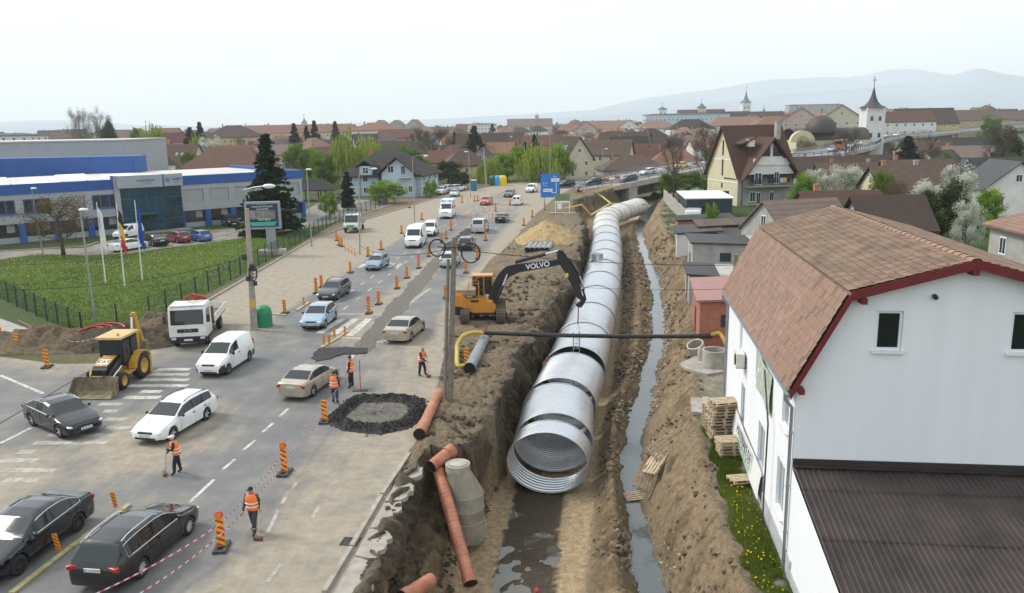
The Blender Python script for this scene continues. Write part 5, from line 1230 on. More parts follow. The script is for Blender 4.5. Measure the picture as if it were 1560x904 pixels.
for s_ in (1,-1):
 b = MB(); lp = [(-1.0 + .92 * math.cos(t),.72 + .92 * math.sin(t)) for t in np.linspace(.1,2.6,12)] ; inn = [(-1.0 + .84 * math.cos(t),.72 + .84 * math.sin(t)) for t in np.linspace(2.6,.1,12)]
 b.prism([(x,0,z) for x,z in lp + inn],(0,s_ * .62,0),(0,s_ * 1.1,0)); b.build('rear_fender',M_CAT,bk)
 b = MB(); b.box((.35,s_ * .75,.72),(1.3,.4,.12)); b.build('step',M_CAT,bk)
 b = MB(); b.prism([(.35,0,1.45),(.55,0,1.62),(1.6,0,1.15),(2.25,0,.42),(2.05,0,.36),(1.5,0,.92)],(0,s_ * .50,0),(0,s_ * .62,0)); b.build('loader_arm',M_CAT if s_ < 0 else M_BLKM,bk)
 b = MB(); b.cyl((.7,s_ * .68,1.2),(1.75,s_ * .68,.8),.05,n=8); b.build('loader_cylinder',M_CHROME,bk)
 b = MB(); b.box((2.1,s_ * .45,1.02),(.10,.08,.5)); b.build('bucket_link',M_BLKM,bk)
 b = MB(); b.ball((.5,s_ * .95,2.1),(.05,.10,.16),8,6); b.build('mirror',M_TRIM,bk)
bkb = MB(); pf = [(2.12,.92),(2.15,.55),(2.22,.22),(2.40,.06),(3.05,.02),(3.05,.05),(2.45,.11),(2.30,.26),(2.22,.55),(2.18,.92)]
bkb.prism([(x,0,z) for x,z in pf],(0,-1.2,0),(0,1.2,0))
bkt = bkb.build('front_bucket',M_BKT,bk)
for s_ in (1,-1):
 b = MB(); b.prism([(2.12,0,.92),(2.2,0,.2),(2.4,0,.04),(3.05,0,.02),(2.85,0,.35),(2.3,0,.92)],(0,s_ * 1.2,0),(0,s_ * 1.225,0)); b.build('bucket_side',M_BKT,bkt)
b = MB(); b.box((2.12,0,.96),(.08,2.44,.08)); b.build('bucket_lip',M_BKT,bkt)
b = MB(); b.box((-1.75,0,.75),(.5,1.9,.5),bev=.05); b.build('rear_frame',M_CAT,bk)
for s_ in (1,-1): b = MB(); b.box((-1.8,s_ * .95,.65),(.24,.22,1.3)); b.build('stabiliser',M_CAT,bk)
b = MB(); b.prism([(-1.9,0,.9),(-2.2,0,.95),(-2.55,0,2.4),(-2.45,0,3.5),(-2.2,0,3.55),(-2.25,0,2.4)],(0,-.16,0),(0,.16,0)); b.build('rear_boom',M_CAT,bk)
b = MB(); b.prism([(-2.45,0,3.55),(-2.15,0,3.45),(-2.9,0,1.6),(-3.1,0,1.65)],(0,-.12,0),(0,.12,0)); b.build('rear_stick',M_CAT,bk)
b = MB(); b.cyl((-1.9,0,1.9),(-2.2,0,3.3),.08,n=8); b.build('rear_cylinder',M_CHROME,bk)
b = MB(); b.prism([(-3.1,0,1.7),(-2.8,0,1.6),(-2.7,0,.9),(-3.0,0,.7),(-3.35,0,1.0)],(0,-.3,0),(0,.3,0)); b.build('rear_bucket',M_BKT,bk)
b = MB(); b.cyl((.2,.4,2.78),(.2,.4,2.92),.07,n=10); b.build('beacon',M_AMBER,bk)
b = MB(); b.ball((-.42,0,1.95),(.2,.28,.3),8,6); b.build('operator_vest',mat('green_vest',(.20,.62,.10),.8,var=.1),bk)
# ================================================================ flatbed truck
tk = thing('flatbed_truck','white flatbed truck with a folded red crane behind its cab','truck'); face(tk,(305,512),(288,533))
M_TRW = paint('truck_white',(.72,.72,.70),.4); M_CRANE = mat('red_crane_paint',(.30,.03,.02),.5,var=.2)
cbm = MB(); cbm.prism([(3.45,0,.75),(3.45,0,1.55),(3.22,0,2.72),(1.55,0,2.78),(1.55,0,.75)],(0,-1.16,0),(0,1.16,0)); cbm.build('cab',M_TRW,tk)
b = MB(); b.box((2.4,0,2.80),(1.6,2.2,.12),bev=.05); b.build('cab_roof',M_TRW,tk)
b = MB(); b.prism([(3.472,0,1.62),(3.285,0,2.56),(3.265,0,2.56),(3.45,0,1.62)],(0,-1.02,0),(0,1.02,0)); b.build('windscreen',M_GLASS,tk)
for s_ in (1,-1):
 b = MB(); b.prism([(3.2,0,1.65),(3.05,0,2.5),(2.05,0,2.5),(2.05,0,1.65)],(0,s_ * 1.16,0),(0,s_ * 1.175,0)); b.build('side_window',M_GLASS,tk)
 b = MB(); b.box((3.5,s_ * 1.36,2.0),(.1,.2,.5),bev=.03); b.build('mirror',M_TRIM,tk)
 b = MB(); b.box((3.5,s_ * .9,.72),(.06,.3,.16),bev=.02); b.build('headlight',M_LAMP,tk)
b = MB(); b.box((3.42,0,.62),(.2,2.3,.42),bev=.04); b.build('bumper',M_BLKM,tk)
b = MB(); b.box((3.47,0,1.22),(.03,1.3,.24)); gl_ = b.build('grille',M_TRIM,tk)
text_obj('MAN',.17,M_CHROME,gl_,Matrix.Translation((3.495,0,1.24)) @ Matrix.Rotation(R(90),4,'Z') @ Matrix.Rotation(R(90),4,'X'),ext=.004,bold=.006,spacing=1.5)
b = MB(); b.box((3.53,0,.62),(.02,.52,.12)); b.build('number_plate',M_PLATE,tk)
b = MB(); b.box((-.6,0,.72),(6.4,.9,.28)); b.build('chassis',M_BLKM,tk)
b = MB(); b.box((-1.4,0,1.08),(4.5,2.4,.12)); b.build('bed_floor',mat('worn_bed',(.17,.12,.09),.9,var=.3),tk)
for s_ in (1,-1):
 for i in range(2): b = MB(); b.box((-1.4,s_ * 1.21,1.25 + i * .26),(4.5,.04,.24)); b.build('side_board',M_TRW,tk)
b = MB(); b.box((-3.66,0,1.38),(.04,2.4,.5)); b.build('tailgate',M_TRW,tk)
b = MB(); b.box((.85,0,1.7),(.06,2.4,1.1)); b.build('headboard',mat('brown_headboard',(.16,.10,.075),.8,var=.2),tk)
cr_ = MB(); cr_.box((1.15,.3,1.5),(.4,.5,1.1)); cr_.prism([(1.0,0,2.2),(1.3,0,2.2),(1.35,0,3.0),(1.1,0,3.1)],(0,.1,0),(0,.4,0)); cr_.bar((1.15,.9,2.85),(1.15,-.1,3.15),.2,.22); cr_.bar((1.2,-.1,3.1),(1.2,-.8,2.7),.16,.16); tag(cr_.build('folded_crane',M_CRANE,tk),kind='stuff')
add_wheels(tk,2.35,-1.9,.98,.48,.3,'steel')
# ================================================================ buildings
def tiled(name,col,sc=3.2,var=.22,moss=0.0,rough=.85):
 if name in MATS: return MATS[name]
 m_ = bpy.data.materials.new(name); m_.use_nodes = True; n = m_.node_tree.nodes; l = m_.node_tree.links; b_ = n['Principled BSDF']; b_.inputs['Roughness'].default_value = rough
 tcn = n.new('ShaderNodeTexCoord'); no = n.new('ShaderNodeTexNoise'); no.inputs['Scale'].default_value = .9; no.inputs['Detail'].default_value = 8; no.inputs['Roughness'].default_value = .7; l.new(tcn.outputs['Object'],no.inputs['Vector'])
 wv = n.new('ShaderNodeTexWave'); wv.wave_type = 'BANDS'; wv.bands_direction = 'Z'; wv.wave_profile = 'SAW'; wv.inputs['Scale'].default_value = sc * .6; wv.inputs['Distortion'].default_value = .35; wv.inputs['Detail'].default_value = 2; l.new(tcn.outputs['Object'],wv.inputs['Vector'])
 rp = n.new('ShaderNodeValToRGB'); rp.color_ramp.elements[0].position = .28; rp.color_ramp.elements[1].position = .72
 rp.color_ramp.elements[0].color = (*[c * (1 - var) for c in col],1); rp.color_ramp.elements[1].color = (*[min(1,c * (1 + var)) for c in col],1); l.new(no.outputs['Fac'],rp.inputs['Fac'])
 mr = n.new('ShaderNodeMapRange'); mr.inputs['To Min'].default_value = .72; mr.inputs['To Max'].default_value = 1.1; l.new(wv.outputs['Fac'],mr.inputs['Value'])
 vm = n.new('ShaderNodeVectorMath'); vm.operation = 'SCALE'; l.new(rp.outputs[0],vm.inputs[0]); l.new(mr.outputs[0],vm.inputs['Scale']); l.new(vm.outputs[0],b_.inputs['Base Color'])
 bp = n.new('ShaderNodeBump'); bp.inputs['Strength'].default_value = .5; bp.inputs['Distance'].default_value = .05; l.new(wv.outputs['Fac'],bp.inputs['Height']); l.new(bp.outputs[0],b_.inputs['Normal'])
 MATS[name] = m_; return m_
RT = {'brown': tiled('brown_roof',(0.052,0.0317,0.023)),'dark': tiled('dark_roof',(0.0301,0.0258,0.0235)),'red': tiled('red_roof',(0.121,0.0488,0.0326)),'orange': tiled('orange_roof',(0.202,0.101,0.0619)),
  'rust': tiled('rust_brown_roof',(0.0821,0.0394,0.0246)),'grey': tiled('grey_roof',(0.0712,0.0712,0.0739)),'old': tiled('old_tile_roof',(0.0903,0.0575,0.0411),var=.35),'slate': tiled('slate_roof',(0.0329,0.034,0.0383)),
  'maroon': tiled('maroon_roof',(0.104,0.0228,0.0293)),'pink': tiled('pink_brown_roof',(0.169,0.121,0.101),sc=1.2),'corr': tiled('corrugated_grey_roof',(0.0548,0.0548,0.052),sc=2.0),'orangelight': tiled('pale_orange_roof',(0.234,0.14,0.101))}
WL = {'white': mat('white_plaster',(.68,.67,.64),.9,var=.08,vscale=.8),'cream': mat('cream_plaster',(0.528,0.475,0.352),.9,var=.1,vscale=.8),'yellow': mat('yellow_plaster',(0.51,0.414,0.194),.9,var=.1,vscale=.8),
  'grey': mat('grey_plaster',(0.352,0.343,0.317),.9,var=.16,vscale=.9),'tan': mat('tan_plaster',(0.422,0.326,0.202),.9,var=.1,vscale=.8),'pink': mat('pink_plaster',(0.484,0.378,0.343),.9,var=.08,vscale=.8),
  'green': mat('pale_green_plaster',(0.44,0.466,0.334),.9,var=.08,vscale=.8),'orange': mat('orange_plaster',(0.51,0.29,0.106),.9,var=.1,vscale=.8),'ice': mat('ice_blue_plaster',(0.458,0.563,0.616),.9,var=.06,vscale=.8),
  'paley': mat('pale_yellow_plaster',(0.581,0.528,0.352),.9,var=.07,vscale=.8),'brick': mat('brick_orange',(.40,.19,.11),.9,var=.2,vscale=6)}
M_BRICKC = WL['brick']; M_SHUT = mat('roller_shutter',(.34,.345,.34),.7,var=.06); M_BLUEF = mat('blue_frame',(.03,.10,.28),.4,var=.1); M_WPANE = glassy('far_pane',(.03,.036,.042),.12)
_wf = None
def win_meshes():
 global _wf
 if _wf is None:
  f = MB()
  for c_,s_ in (((0,0,.46),(1,.05,.08)),((0,0,-.46),(1.1,.08,.08)),((.46,0,0),(.08,.05,.9)),((-.46,0,0),(.08,.05,.9)),((0,0,0),(.06,.045,.9))): f.box(c_,s_)
  fm = f.mesh('window'); fm.materials.append(M_FRAME); p_ = MB(); p_.box((0,-.005,0),(.94,.03,.94)); pm_ = p_.mesh('pane'); pm_.materials.append(M_WPANE); _wf = (fm,pm_)
 return _wf
def put_win(parent,c,rz,w_,h_,dark=None,frame=None):
 fm,pm_ = win_meshes(); f = share('window',fm,parent,loc=c,rot=(0,0,rz),scale=(w_,1,h_)); share('pane',pm_,f); return f
def gable_roof(w_,d_,rh,ov,th=.16):
 mb = MB(); hw = w_ / 2 + ov; hd = d_ / 2; k = rh / hd; e = hd + ov
 for s_ in (1,-1):
  mb.prism([(0,0,rh + th),(0,s_ * e,rh - k * e + th),(0,s_ * e,rh - k * e),(0,0,rh)],(-hw,0,0),(hw,0,0))
 return mb
def hip_roof(w_,d_,rh,ov,th=.16,cut=None):
 mb = MB(); hw = w_ / 2 + ov; hd = d_ / 2 + ov; c_ = hd if cut is None else cut; rw2 = max(.01,hw - c_); k = rh / (d_ / 2); ze = -k * ov * .6
 vs = [(-hw,-hd,ze),(hw,-hd,ze),(hw,hd,ze),(-hw,hd,ze),(-rw2,0,rh + th),(rw2,0,rh + th),(-hw,-hd,ze - th),(hw,-hd,ze - th),(hw,hd,ze - th),(-hw,hd,ze - th)]
 mb.add(vs,[(0,1,5,4),(1,2,5),(2,3,4,5),(3,0,4),(0,6,7,1),(1,7,8,2),(2,8,9,3),(3,9,6,0),(6,9,8,7)]); return mb
def house(label,loc,rz,w_,d_,h_,rh,wall,roof,kind='gable',ov=.5,floors=None,nwin=None,gwin=1,chim=1,group=None,detail=1,name='house',cat='house',ww=1.0,wh_=1.3,sides=True,skylights=0):
 root = thing(name,label,cat,loc,rz,group)
 wm = WL[wall] if isinstance(wall,str) else wall; rm = RT[roof] if isinstance(roof,str) else roof
 mb = MB(); x,y = w_ / 2,d_ / 2
 mb.quad((-x,-y,-2),(x,-y,-2),(x,-y,h_),(-x,-y,h_)); mb.quad((x,y,-2),(-x,y,-2),(-x,y,h_),(x,y,h_))
 for s_ in (1,-1):
  if kind == 'gable': mb.poly([(s_ * x,-y,-2),(s_ * x,y,-2),(s_ * x,y,h_),(s_ * x,0,h_ + rh),(s_ * x,-y,h_)])
  else: mb.quad((s_ * x,-y,-2),(s_ * x,y,-2),(s_ * x,y,h_),(s_ * x,-y,h_))
 mb.build('wall',wm,root)
 rb = gable_roof(w_,d_,rh,ov) if kind == 'gable' else hip_roof(w_,d_,rh,ov)
 ro = rb.build('roof',rm,root); ro.location = (0,0,h_)
 for i in range(chim):
  cx = (-.28 + .5 * i) * w_; b2 = MB(); b2.box((cx,.12 * d_,rh * .95 + .15),(.55,.55,1.5)); b2.box((cx,.12 * d_,rh * .95 + .93),(.68,.68,.12)); b2.build('chimney',M_BRICKC if i % 2 == 0 else WL['grey'],ro)
 for i in range(skylights):
  t = .5; yy = -d_ / 2 * .5; b2 = MB(); b2.box((w_ * (.05 + .14 * i),yy,rh * .5 + .2),(.9,1.2,.06),M=Matrix.Rotation(math.atan2(rh,d_ / 2),4,'X')); b2.build('skylight',M_PANEL,ro)
 if detail:
  fl = floors or max(1,int(h_ / 2.8)); nw = nwin or max(1,int(w_ / 3.2))
  for f_ in range(fl):
   zc = (f_ + .55) * h_ / fl
   for i in range(nw): put_win(root,(-x + w_ * (i + .5) / nw,-y - .02,zc),0,ww,wh_)
   if sides:
    for s_ in (1,-1):
     ng = max(1,int(d_ / 4))
     for i in range(ng): put_win(root,(s_ * (x + .02),-y + d_ * (i + .5) / ng,zc),math.pi / 2 * s_,ww * .9,wh_)
  if kind == 'gable' and gwin:
   for s_ in (1,-1): put_win(root,(s_ * (x + .02),0,h_ + rh * .38),math.pi / 2 * s_,.9,1.1)
 return root
def house_px(label,px,py,Y,w_,d_,rh,rz,wall,roof,zg=None,**kw):
 p = AT(px,py,Y); g = ground_z(p.x,p.y) if zg is None else zg
 return house(label,(p.x,p.y,g),R(rz),w_,d_,max(2.2,p.z - rh - g - .16),rh,wall,roof,**kw)
A = Vector((-65.4,103.5,0)); B = Vector((-33.0,130.0,0)); ud_ = (B - A).normalized(); ang = math.atan2(ud_.y,ud_.x)
M_WGREY = mat('light_grey_cladding',(.34,.36,.38),.6,var=.05,vscale=.6); M_WBLUE = mat('blue_cladding',(.018,.085,.31),.5,var=.08,vscale=.6); M_WROOF = mat('pale_roof_membrane',(.52,.50,.45),.85,var=.1,vscale=.15,col2=(.58,.56,.52)); M_TEAL = glassy('teal_glass',(.012,.06,.075),.05); M_TEAL2 = glassy('dark_teal_glass',(.008,.035,.045),.05)
of = thing('office_building','long two storey grey and blue office block with a glazed corner entrance','office building',(A.x,A.y,0),ang)
Lf = (B - A).length; x0 = -34.0; HT = 6.25; DP = 30
e0,e1 = 15.0,23.0
def seg(xa,xb):
 nb = max(1,round((xb - xa) / 4.15)); bw = (xb - xa) / nb; holes = []
 for i in range(nb):
  holes.append((i * bw + .45,3.75,(i + 1) * bw - .45,5.6)); 
 mb = MB(); wall_with_holes(mb,(xa,0,2.55),(1,0,0),(0,0,1),xb - xa,HT - 2.55,[(h[0],h[1] - 2.55,h[2],h[3] - 2.55) for h in holes],(0,1,0),.25); mb.build('wall',M_WGREY,of,fix=False)
 mb = MB(); mb.quad((xa,.5,0),(xb,.5,0),(xb,.5,.75),(xa,.5,.75)); mb.quad((xa,.5,.75),(xb,.5,.75),(xb,.62,.75),(xa,.62,.75)); mb.build('lower_wall',M_WGREY,of)
 mb = MB(); mb.quad((xa,0,2.55),(xb,0,2.55),(xb,.6,2.55),(xa,.6,2.55)); mb.build('soffit',M_WGREY,of)
 for i,h in enumerate(holes):
  gx = xa; shut = (xa > 20) or (i % 4 == 2 and xa < 0)
  if shut:
   b2 = MB(); b2.box((gx + (h[0] + h[2]) / 2,.16,4.68),(h[2] - h[0] - .1,.06,1.8)); so = b2.build('shutter',M_SHUT,of)
   for k in range(8): b2 = MB(); b2.box((gx + (h[0] + h[2]) / 2,.125,3.9 + k * .22),(h[2] - h[0] - .1,.015,.03)); b2.build('slat',M_SHUT,so)
  else:
   f = window_part(of,(xa,0,0),(1,0,0),(0,0,1),h,(0,1,0),pane=M_WPANE,frame=M_BLUEF,mull=2,sill=True,fw=.16,dep=.14)
  b2 = MB(); b2.box((xa + (i + .5) * bw,.62,1.6),(bw - .9,.05,1.7)); b2.build('lower_window',M_WPANE,of)
  b2 = MB(); b2.box((xa + (i + .5) * bw + bw * .2,.60,1.9),(.9,.03,1.0)); b2.build('blind',M_SHUT,of)
  b2 = MB(); b2.box((xa + i * bw,.3,1.27),(.72,.75,2.54)); b2.build('column',M_WBLUE,of)
seg(x0,e0); seg(e1,Lf)
for xa,xb in ((x0,e0 - .4),(e1 + .6,Lf)):
 b = MB(); b.box(((xa + xb) / 2,.3,HT + .66),(xb - xa,.8,1.3)); b.build('parapet',M_WBLUE,of)
b = MB(); b.quad((Lf,0,0),(Lf,DP,0),(Lf,DP,HT),(Lf,0,HT)); b.build('end_wall',M_WGREY,of)
b = MB(); b.box((Lf + .02,DP / 2,HT + .66),(.6,DP,1.3)); b.build('parapet',M_WBLUE,of)
b = MB(); b.box((Lf + .12,.45,1.3),(.5,.9,2.6)); b.build('column',M_WBLUE,of)
b = MB(); b.box(((x0 + Lf) / 2,DP / 2 + .4,HT + .7),(Lf - x0 - .8,DP - .8,.3)); ro = b.build('roof',M_WROOF,of)
for i in range(9):
 b = MB(); xx = -24 + i * 5.2; b.add([(xx - 2.0,8 + (i % 2) * 6,HT + .85),(xx + 2.0,8 + (i % 2) * 6,HT + .85),(xx + 2.0,14 + (i % 2) * 6,HT + .85),(xx - 2,14 + (i % 2) * 6,HT + .85),(xx - 2.0,11 + (i % 2) * 6,HT + 1.55),(xx + 2.0,11 + (i % 2) * 6,HT + 1.55)],[(0,1,5,4),(2,3,4,5),(1,2,5),(3,0,4)]); b.build('skylight',mat('white_skylight',(.78,.78,.76),.5,var=.05),ro)
for i in range(14): b = MB(); b.cyl((-22 + i * 3.1,3.5 + (i % 3) * .5,HT + .8),(-22 + i * 3.1,3.5 + (i % 3) * .5,HT + 1.2),.1,n=6); b.build('vent_pipe',M_PIPEG,ro)
en = empty('entrance',(0,0,0),0,of)
gx = [(e0,-.2),(e1 - 2.6,-1.0),(e1 + .2,-.1)]
for k,((xa,ya),(xb,yb2)) in enumerate(zip(gx,gx[1:])):
 d = Vector((xb - xa,yb2 - ya,0)); nn = 5 if k == 0 else 3
 for i in range(nn):
  for j in range(4):
   p0 = Vector((xa,ya,.25)) + d * (i / nn); p1 = Vector((xa,ya,.25)) + d * ((i + 1) / nn); z0_,z1_ = .25 + j * 1.52,.25 + (j + 1) * 1.52
   g_ = .05; dn = d.normalized() * g_
   b = MB(); b.quad((p0.x + dn.x,p0.y + dn.y,z0_ + g_),(p1.x - dn.x,p1.y - dn.y,z0_ + g_),(p1.x - dn.x,p1.y - dn.y,z1_ - g_),(p0.x + dn.x,p0.y + dn.y,z1_ - g_)); b.build('pane',M_TEAL if (k == 0) else M_TEAL2,en,fix=False)
 b = MB()
 b.prism([(xa,ya + .06,.1),(xb,yb2 + .06,.1),(xb,yb2 + .06,6.4),(xa,ya + .06,6.4)],(0,0,0),(0,.05,0)); b.build('mullion_frame',M_BLUEF,en)
 n_ = Vector((d.y,-d.x,0)).normalized()
 b = MB(); b.prism([(xa + n_.x * .5 - (.4 if k == 0 else 0),ya + n_.y * .5,0),(xb + n_.x * .5,yb2 + n_.y * .5,0),(xb - n_.x * .4,yb2 - n_.y * .4,0),(xa - n_.x * .4,ya - n_.y * .4,0)],(0,0,6.32),(0,0,8.0)); fs = b.build('fascia_sign',M_WGREY,en)
 mid = Vector(((xa + xb) / 2,(ya + yb2) / 2,7.2)) + n_ * .515
 T = Matrix.Translation(mid) @ Matrix.Rotation(math.atan2(d.y,d.x),4,'Z') @ Matrix.Rotation(R(90),4,'X')
 M_SIGNB = mat('sign_blue',(.02,.14,.38),.5,var=0)
 text_obj('wenglor',.72 if k == 0 else .5,M_SIGNB,en,T @ Matrix.Translation((.55,.1,0)),ext=.02,bold=.012)
 text_obj('the innovative family',.17 if k == 0 else .12,M_SIGNB,en,T @ Matrix.Translation((.55,-.38,0)),ext=.02)
 lg = MB(); qx = -1.75 if k == 0 else -.95; sc_ = 1 if k == 0 else .65
 for (ax,az),(bx_,bz) in (((-.4,.4),(-.4,-.2)),((-.4,-.2),(-.2,-.4)),((-.2,-.4),(.4,-.4)),((.4,-.4),(.4,.2)),((.4,.2),(.2,.4)),((.2,.4),(-.4,.4)),((-.2,.15),(0,-.2)),((0,-.2),(.2,.15))): lg.bar((qx + ax * sc_,az * sc_,0),(qx + bx_ * sc_,bz * sc_,0),.11 * sc_,.03)
 for i,v in enumerate(lg.v): lg.v[i] = tuple(T @ Vector(v))
 lg.build('emblem',M_SIGNB,en)
b = MB(); b.box((e0 - .45,.1,4),(.7,.9,8.05)); b.build('entrance_pier',M_WGREY,en); b = MB(); b.box((e0 - .7,.25,7.15),(.5,.9,1.8)); b.build('blue_return',M_WBLUE,en)
b = MB(); b.box((e1 - 2.6,-.95,7.16),(.55,.95,1.7),rz=R(3)); b.build('blue_return',M_WBLUE,en)
b = MB(); b.box((e0 + 3.0,-1.2,2.65),(3.0,2.0,.1)); b.build('canopy',M_TEAL,en)
b = MB(); b.box((e0 + 3.0,-.62,1.3),(1.8,.08,2.2)); b.build('door',M_TEAL2,en)
b = MB(); b.box((e0 + 4,-1.0,.08),(9,3.0,.16)); b.build('step',M_SLAB,en)
hl = thing('factory_hall','tall grey clad factory hall behind the office block','factory',(AT(190,245,165).x,165,0),R(6))
b = MB(); b.box((-45,14,6.1),(90,28,12.2)); b.build('wall',mat('grey_hall_cladding',(.36,.38,.40),.6,var=.06,vscale=.5),hl)
b = MB(); b.box((-45,14,12.3),(90.3,28.3,.25)); b.build('roof',M_WROOF,hl)
b = MB(); b.box((-50,-.25,9.0),(72,.5,.55)); b.build('canopy',M_WGREY,hl)
for i in range(14): b = MB(); b.box((-60 + i * 2.6,-.06,7.4),(2.3,.1,1.6)); b.build('window',M_WPANE,hl)
b = MB(); b.box((-58,8,14.2),(14,8,3.6)); pc = b.build('plant_room',WL['grey'],hl); b = MB(); b.box((-58,3.95,14.5),(9,.1,2.2)); b.build('glass_front',M_TEAL2,pc)
sw_ = AT(213,250,140)
bl = thing('screen_wall','long plain blue screen wall between the office roof and the grey hall','wall',(sw_.x,140,0),R(8))
b = MB(); b.box((-40,2,5.0),(80,4,7.6 + 2.2)); b.build('panel',M_WBLUE,bl)
for i in range(12): b = MB(); b.box((-78 + i * 7,-.04,6),(.08,.06,7.2)); b.build('joint',M_WBLUE,bl)
p = AT(592,231,172)
bh = house('ice blue house with dark hipped roof and balcony beside the road',(p.x,p.y + 2,0),R(-12),17,12,4.6,p.z - 4.6,'ice','dark','hip',ov=1.0,nwin=5,floors=2,chim=1,ww=1.1,wh_=1.3)
b = MB(); b.poly([(1.0,-8.2,0),(7.6,-8.2,0),(7.6,-8.2,4.9),(4.3,-8.2,7.6),(1.0,-8.2,4.9)]); b.quad((1.0,-8.2,0),(1.0,-5,0),(1.0,-5,4.9),(1.0,-8.2,4.9)); b.quad((7.6,-8.2,0),(7.6,-5,0),(7.6,-5,4.9),(7.6,-8.2,4.9)); gb = b.build('gable_front',WL['ice'],bh)
b = MB()
for s_ in (1,-1): b.prism([(4.3,0,8.1),(4.3 + s_ * 4.3,0,4.55),(4.3 + s_ * 4.3,0,4.35),(4.3,0,7.85)],(0,-9.0,0),(0,-1.5,0))
b.build('gable_roof',RT['dark'],bh)
for c_,s_ in (((3.0,5.6),(1.3,1.5)),((5.6,5.4),(1.0,2.0)),((5.0,1.7),(1.0,1.4)),((7.0,1.7),(.8,1.4))): put_win(bh,(c_[0],-8.24,c_[1]),0,*s_)
b = MB(); b.box((6.0,-8.9,4.0),(2.6,1.3,.15)); bal = b.build('balcony',WL['ice'],bh)
for i in range(9): b = MB(); b.cyl((4.75 + i * .31,-9.5,4.05),(4.75 + i * .31,-9.5,5.0),.02,n=5); b.build('baluster',M_PIPEG,bal)
b = MB(); b.box((6.0,-9.5,5.0),(2.6,.05,.05)); b.build('rail',M_PIPEG,bal)
b = MB(); b.box((-3.0,-5.6,5.3),(2.6,2.2,1.8)); b.build('dormer',WL['ice'],bh)
b = MB()
for s_ in (1,-1): b.prism([(-3.0,0,7.4),(-3.0 + s_ * 2.0,0,6.1),(-3.0 + s_ * 2.0,0,5.9),(-3.0,0,7.2)],(0,-7.2,0),(0,-2.5,0))
b.build('dormer_roof',RT['dark'],bh); put_win(bh,(-3.0,-6.74,5.3),0,1.3,1.3)
for xx in (-4.6,-.6): b = MB(); b.cyl((xx,-6.1,0),(xx,-6.1,5.0),.07,n=6); b.build('downpipe',M_PIPEG,bh)
yl = AT(1123,305,139); yr_ = AT(1213,300,143)
yh = thing('gable_house','tall grey house with yellow side wall, steep brown roof and washing on the balcony','house',(yl.x,yl.y,0),R(12))
YW,YD,YE,YRd = 10.4,11.6,5.2,13.0
b = MB(); b.quad((0,0,-2),(YW,0,-2),(YW,0,YE),(0,0,YE)); b.build('front_wall',WL['grey'],yh)
b = MB(); b.poly([(0,0,-2),(0,YD,-2),(0,YD,YE),(0,YD / 2,YRd),(0,0,YE)]); b.build('side_wall',WL['paley'],yh)
b = MB(); b.poly([(YW,0,-2),(YW,YD,-2),(YW,YD,YE),(YW,YD / 2,YRd),(YW,0,YE)]); b.quad((0,YD,-2),(YW,YD,-2),(YW,YD,YE),(0,YD,YE)); b.build('wall',WL['grey'],yh)
rb = gable_roof(YW,YD,YRd - YE,.6,.2)
ro = rb.build('roof',RT['rust'],yh); ro.location = (YW / 2,YD / 2,YE)
b = MB(); b.poly([(1.2,-.9,YE - .2),(YW - .6,-.9,YE - .2),(YW - .6,-.9,YE),(5.5,-.9,10.4),(1.2,-.9,YE)]); b.build('cross_gable',WL['white'],yh)
b = MB()
for s_ in (1,-1): b.prism([(5.5,0,11.2),(5.5 + s_ * 5.5,0,4.3),(5.5 + s_ * 5.5,0,4.05),(5.5,0,10.9)],(0,-1.9,0),(0,YD / 2 - .6,0))
b.build('cross_roof',RT['rust'],yh)
b = MB(); b.prism([(1.0,0,10.2),(3.6,0,11.2),(3.6,0,11.0),(1.0,0,10.0)],(0,.9,0),(0,5,0)); b.build('dormer_roof',RT['rust'],yh); b = MB(); b.box((2.9,1.6,10.2),(1.2,.8,1.2)); b.build('dormer',WL['white'],yh)
b = MB(); b.box((9.0,3.6,12.2),(.8,.8,3.0)); b.box((9.0,3.6,13.75),(1.0,1.0,.12)); b.build('chimney',WL['grey'],yh)
for s_ in (-1,1): b = MB(); b.poly([(5.5 + s_ * .25,-.93,8.0),(5.5 + s_ * 2.2,-.93,8.0),(5.5 + s_ * .25,-.93,9.9)]); b.build('gable_window',M_WPANE,yh)
b = MB(); b.box((5.5,-1.0,7.1),(6.6,.25,1.1)); b.build('parapet_band',WL['white'],yh)
b = MB(); b.box((5.5,-.7,3.0),(8.6,1.6,.22)); bal = b.build('balcony',WL['grey'],yh)
for i in range(27): b = MB(); b.box((1.3 + i * .323,-1.45,3.6),(.05,.05,1.0)); b.build('baluster',M_IRON,bal)
b = MB(); b.box((5.5,-1.45,4.12),(8.5,.07,.08)); b.build('rail',M_IRON,bal)
for x_,z_,w2,h2 in ((3.2,4.3,1.4,2.2),(6.6,4.4,.9,2.2),(2.8,1.2,1.0,1.8),(3.9,.9,.8,2.2),(6.4,1.0,.8,2.0)): put_win(yh,(x_,-.95 if z_ > 4 else -.04,z_),0,w2,h2)
for i,(zc,h2) in enumerate(((9.4,2.6),(6.0,2.8),(2.9,.9),(1.2,1.2))): b = MB(); b.box((-.02,YD * .5,zc),(.06,.5,h2)); b.build('slit_window',M_WPANE,yh)
for zc in (3.6,7.4): b = MB(); b.box((-.02,YD / 2,zc),(.05,YD * (.98 if zc < 5 else .62),.16)); b.build('string_course',M_FRAME,yh)
for xx in (.8,YW - .15): b = MB(); b.cyl((xx,-.15,-1),(xx,-.15,YE - .3),.07,n=6); b.build('downpipe',M_IRON,yh)
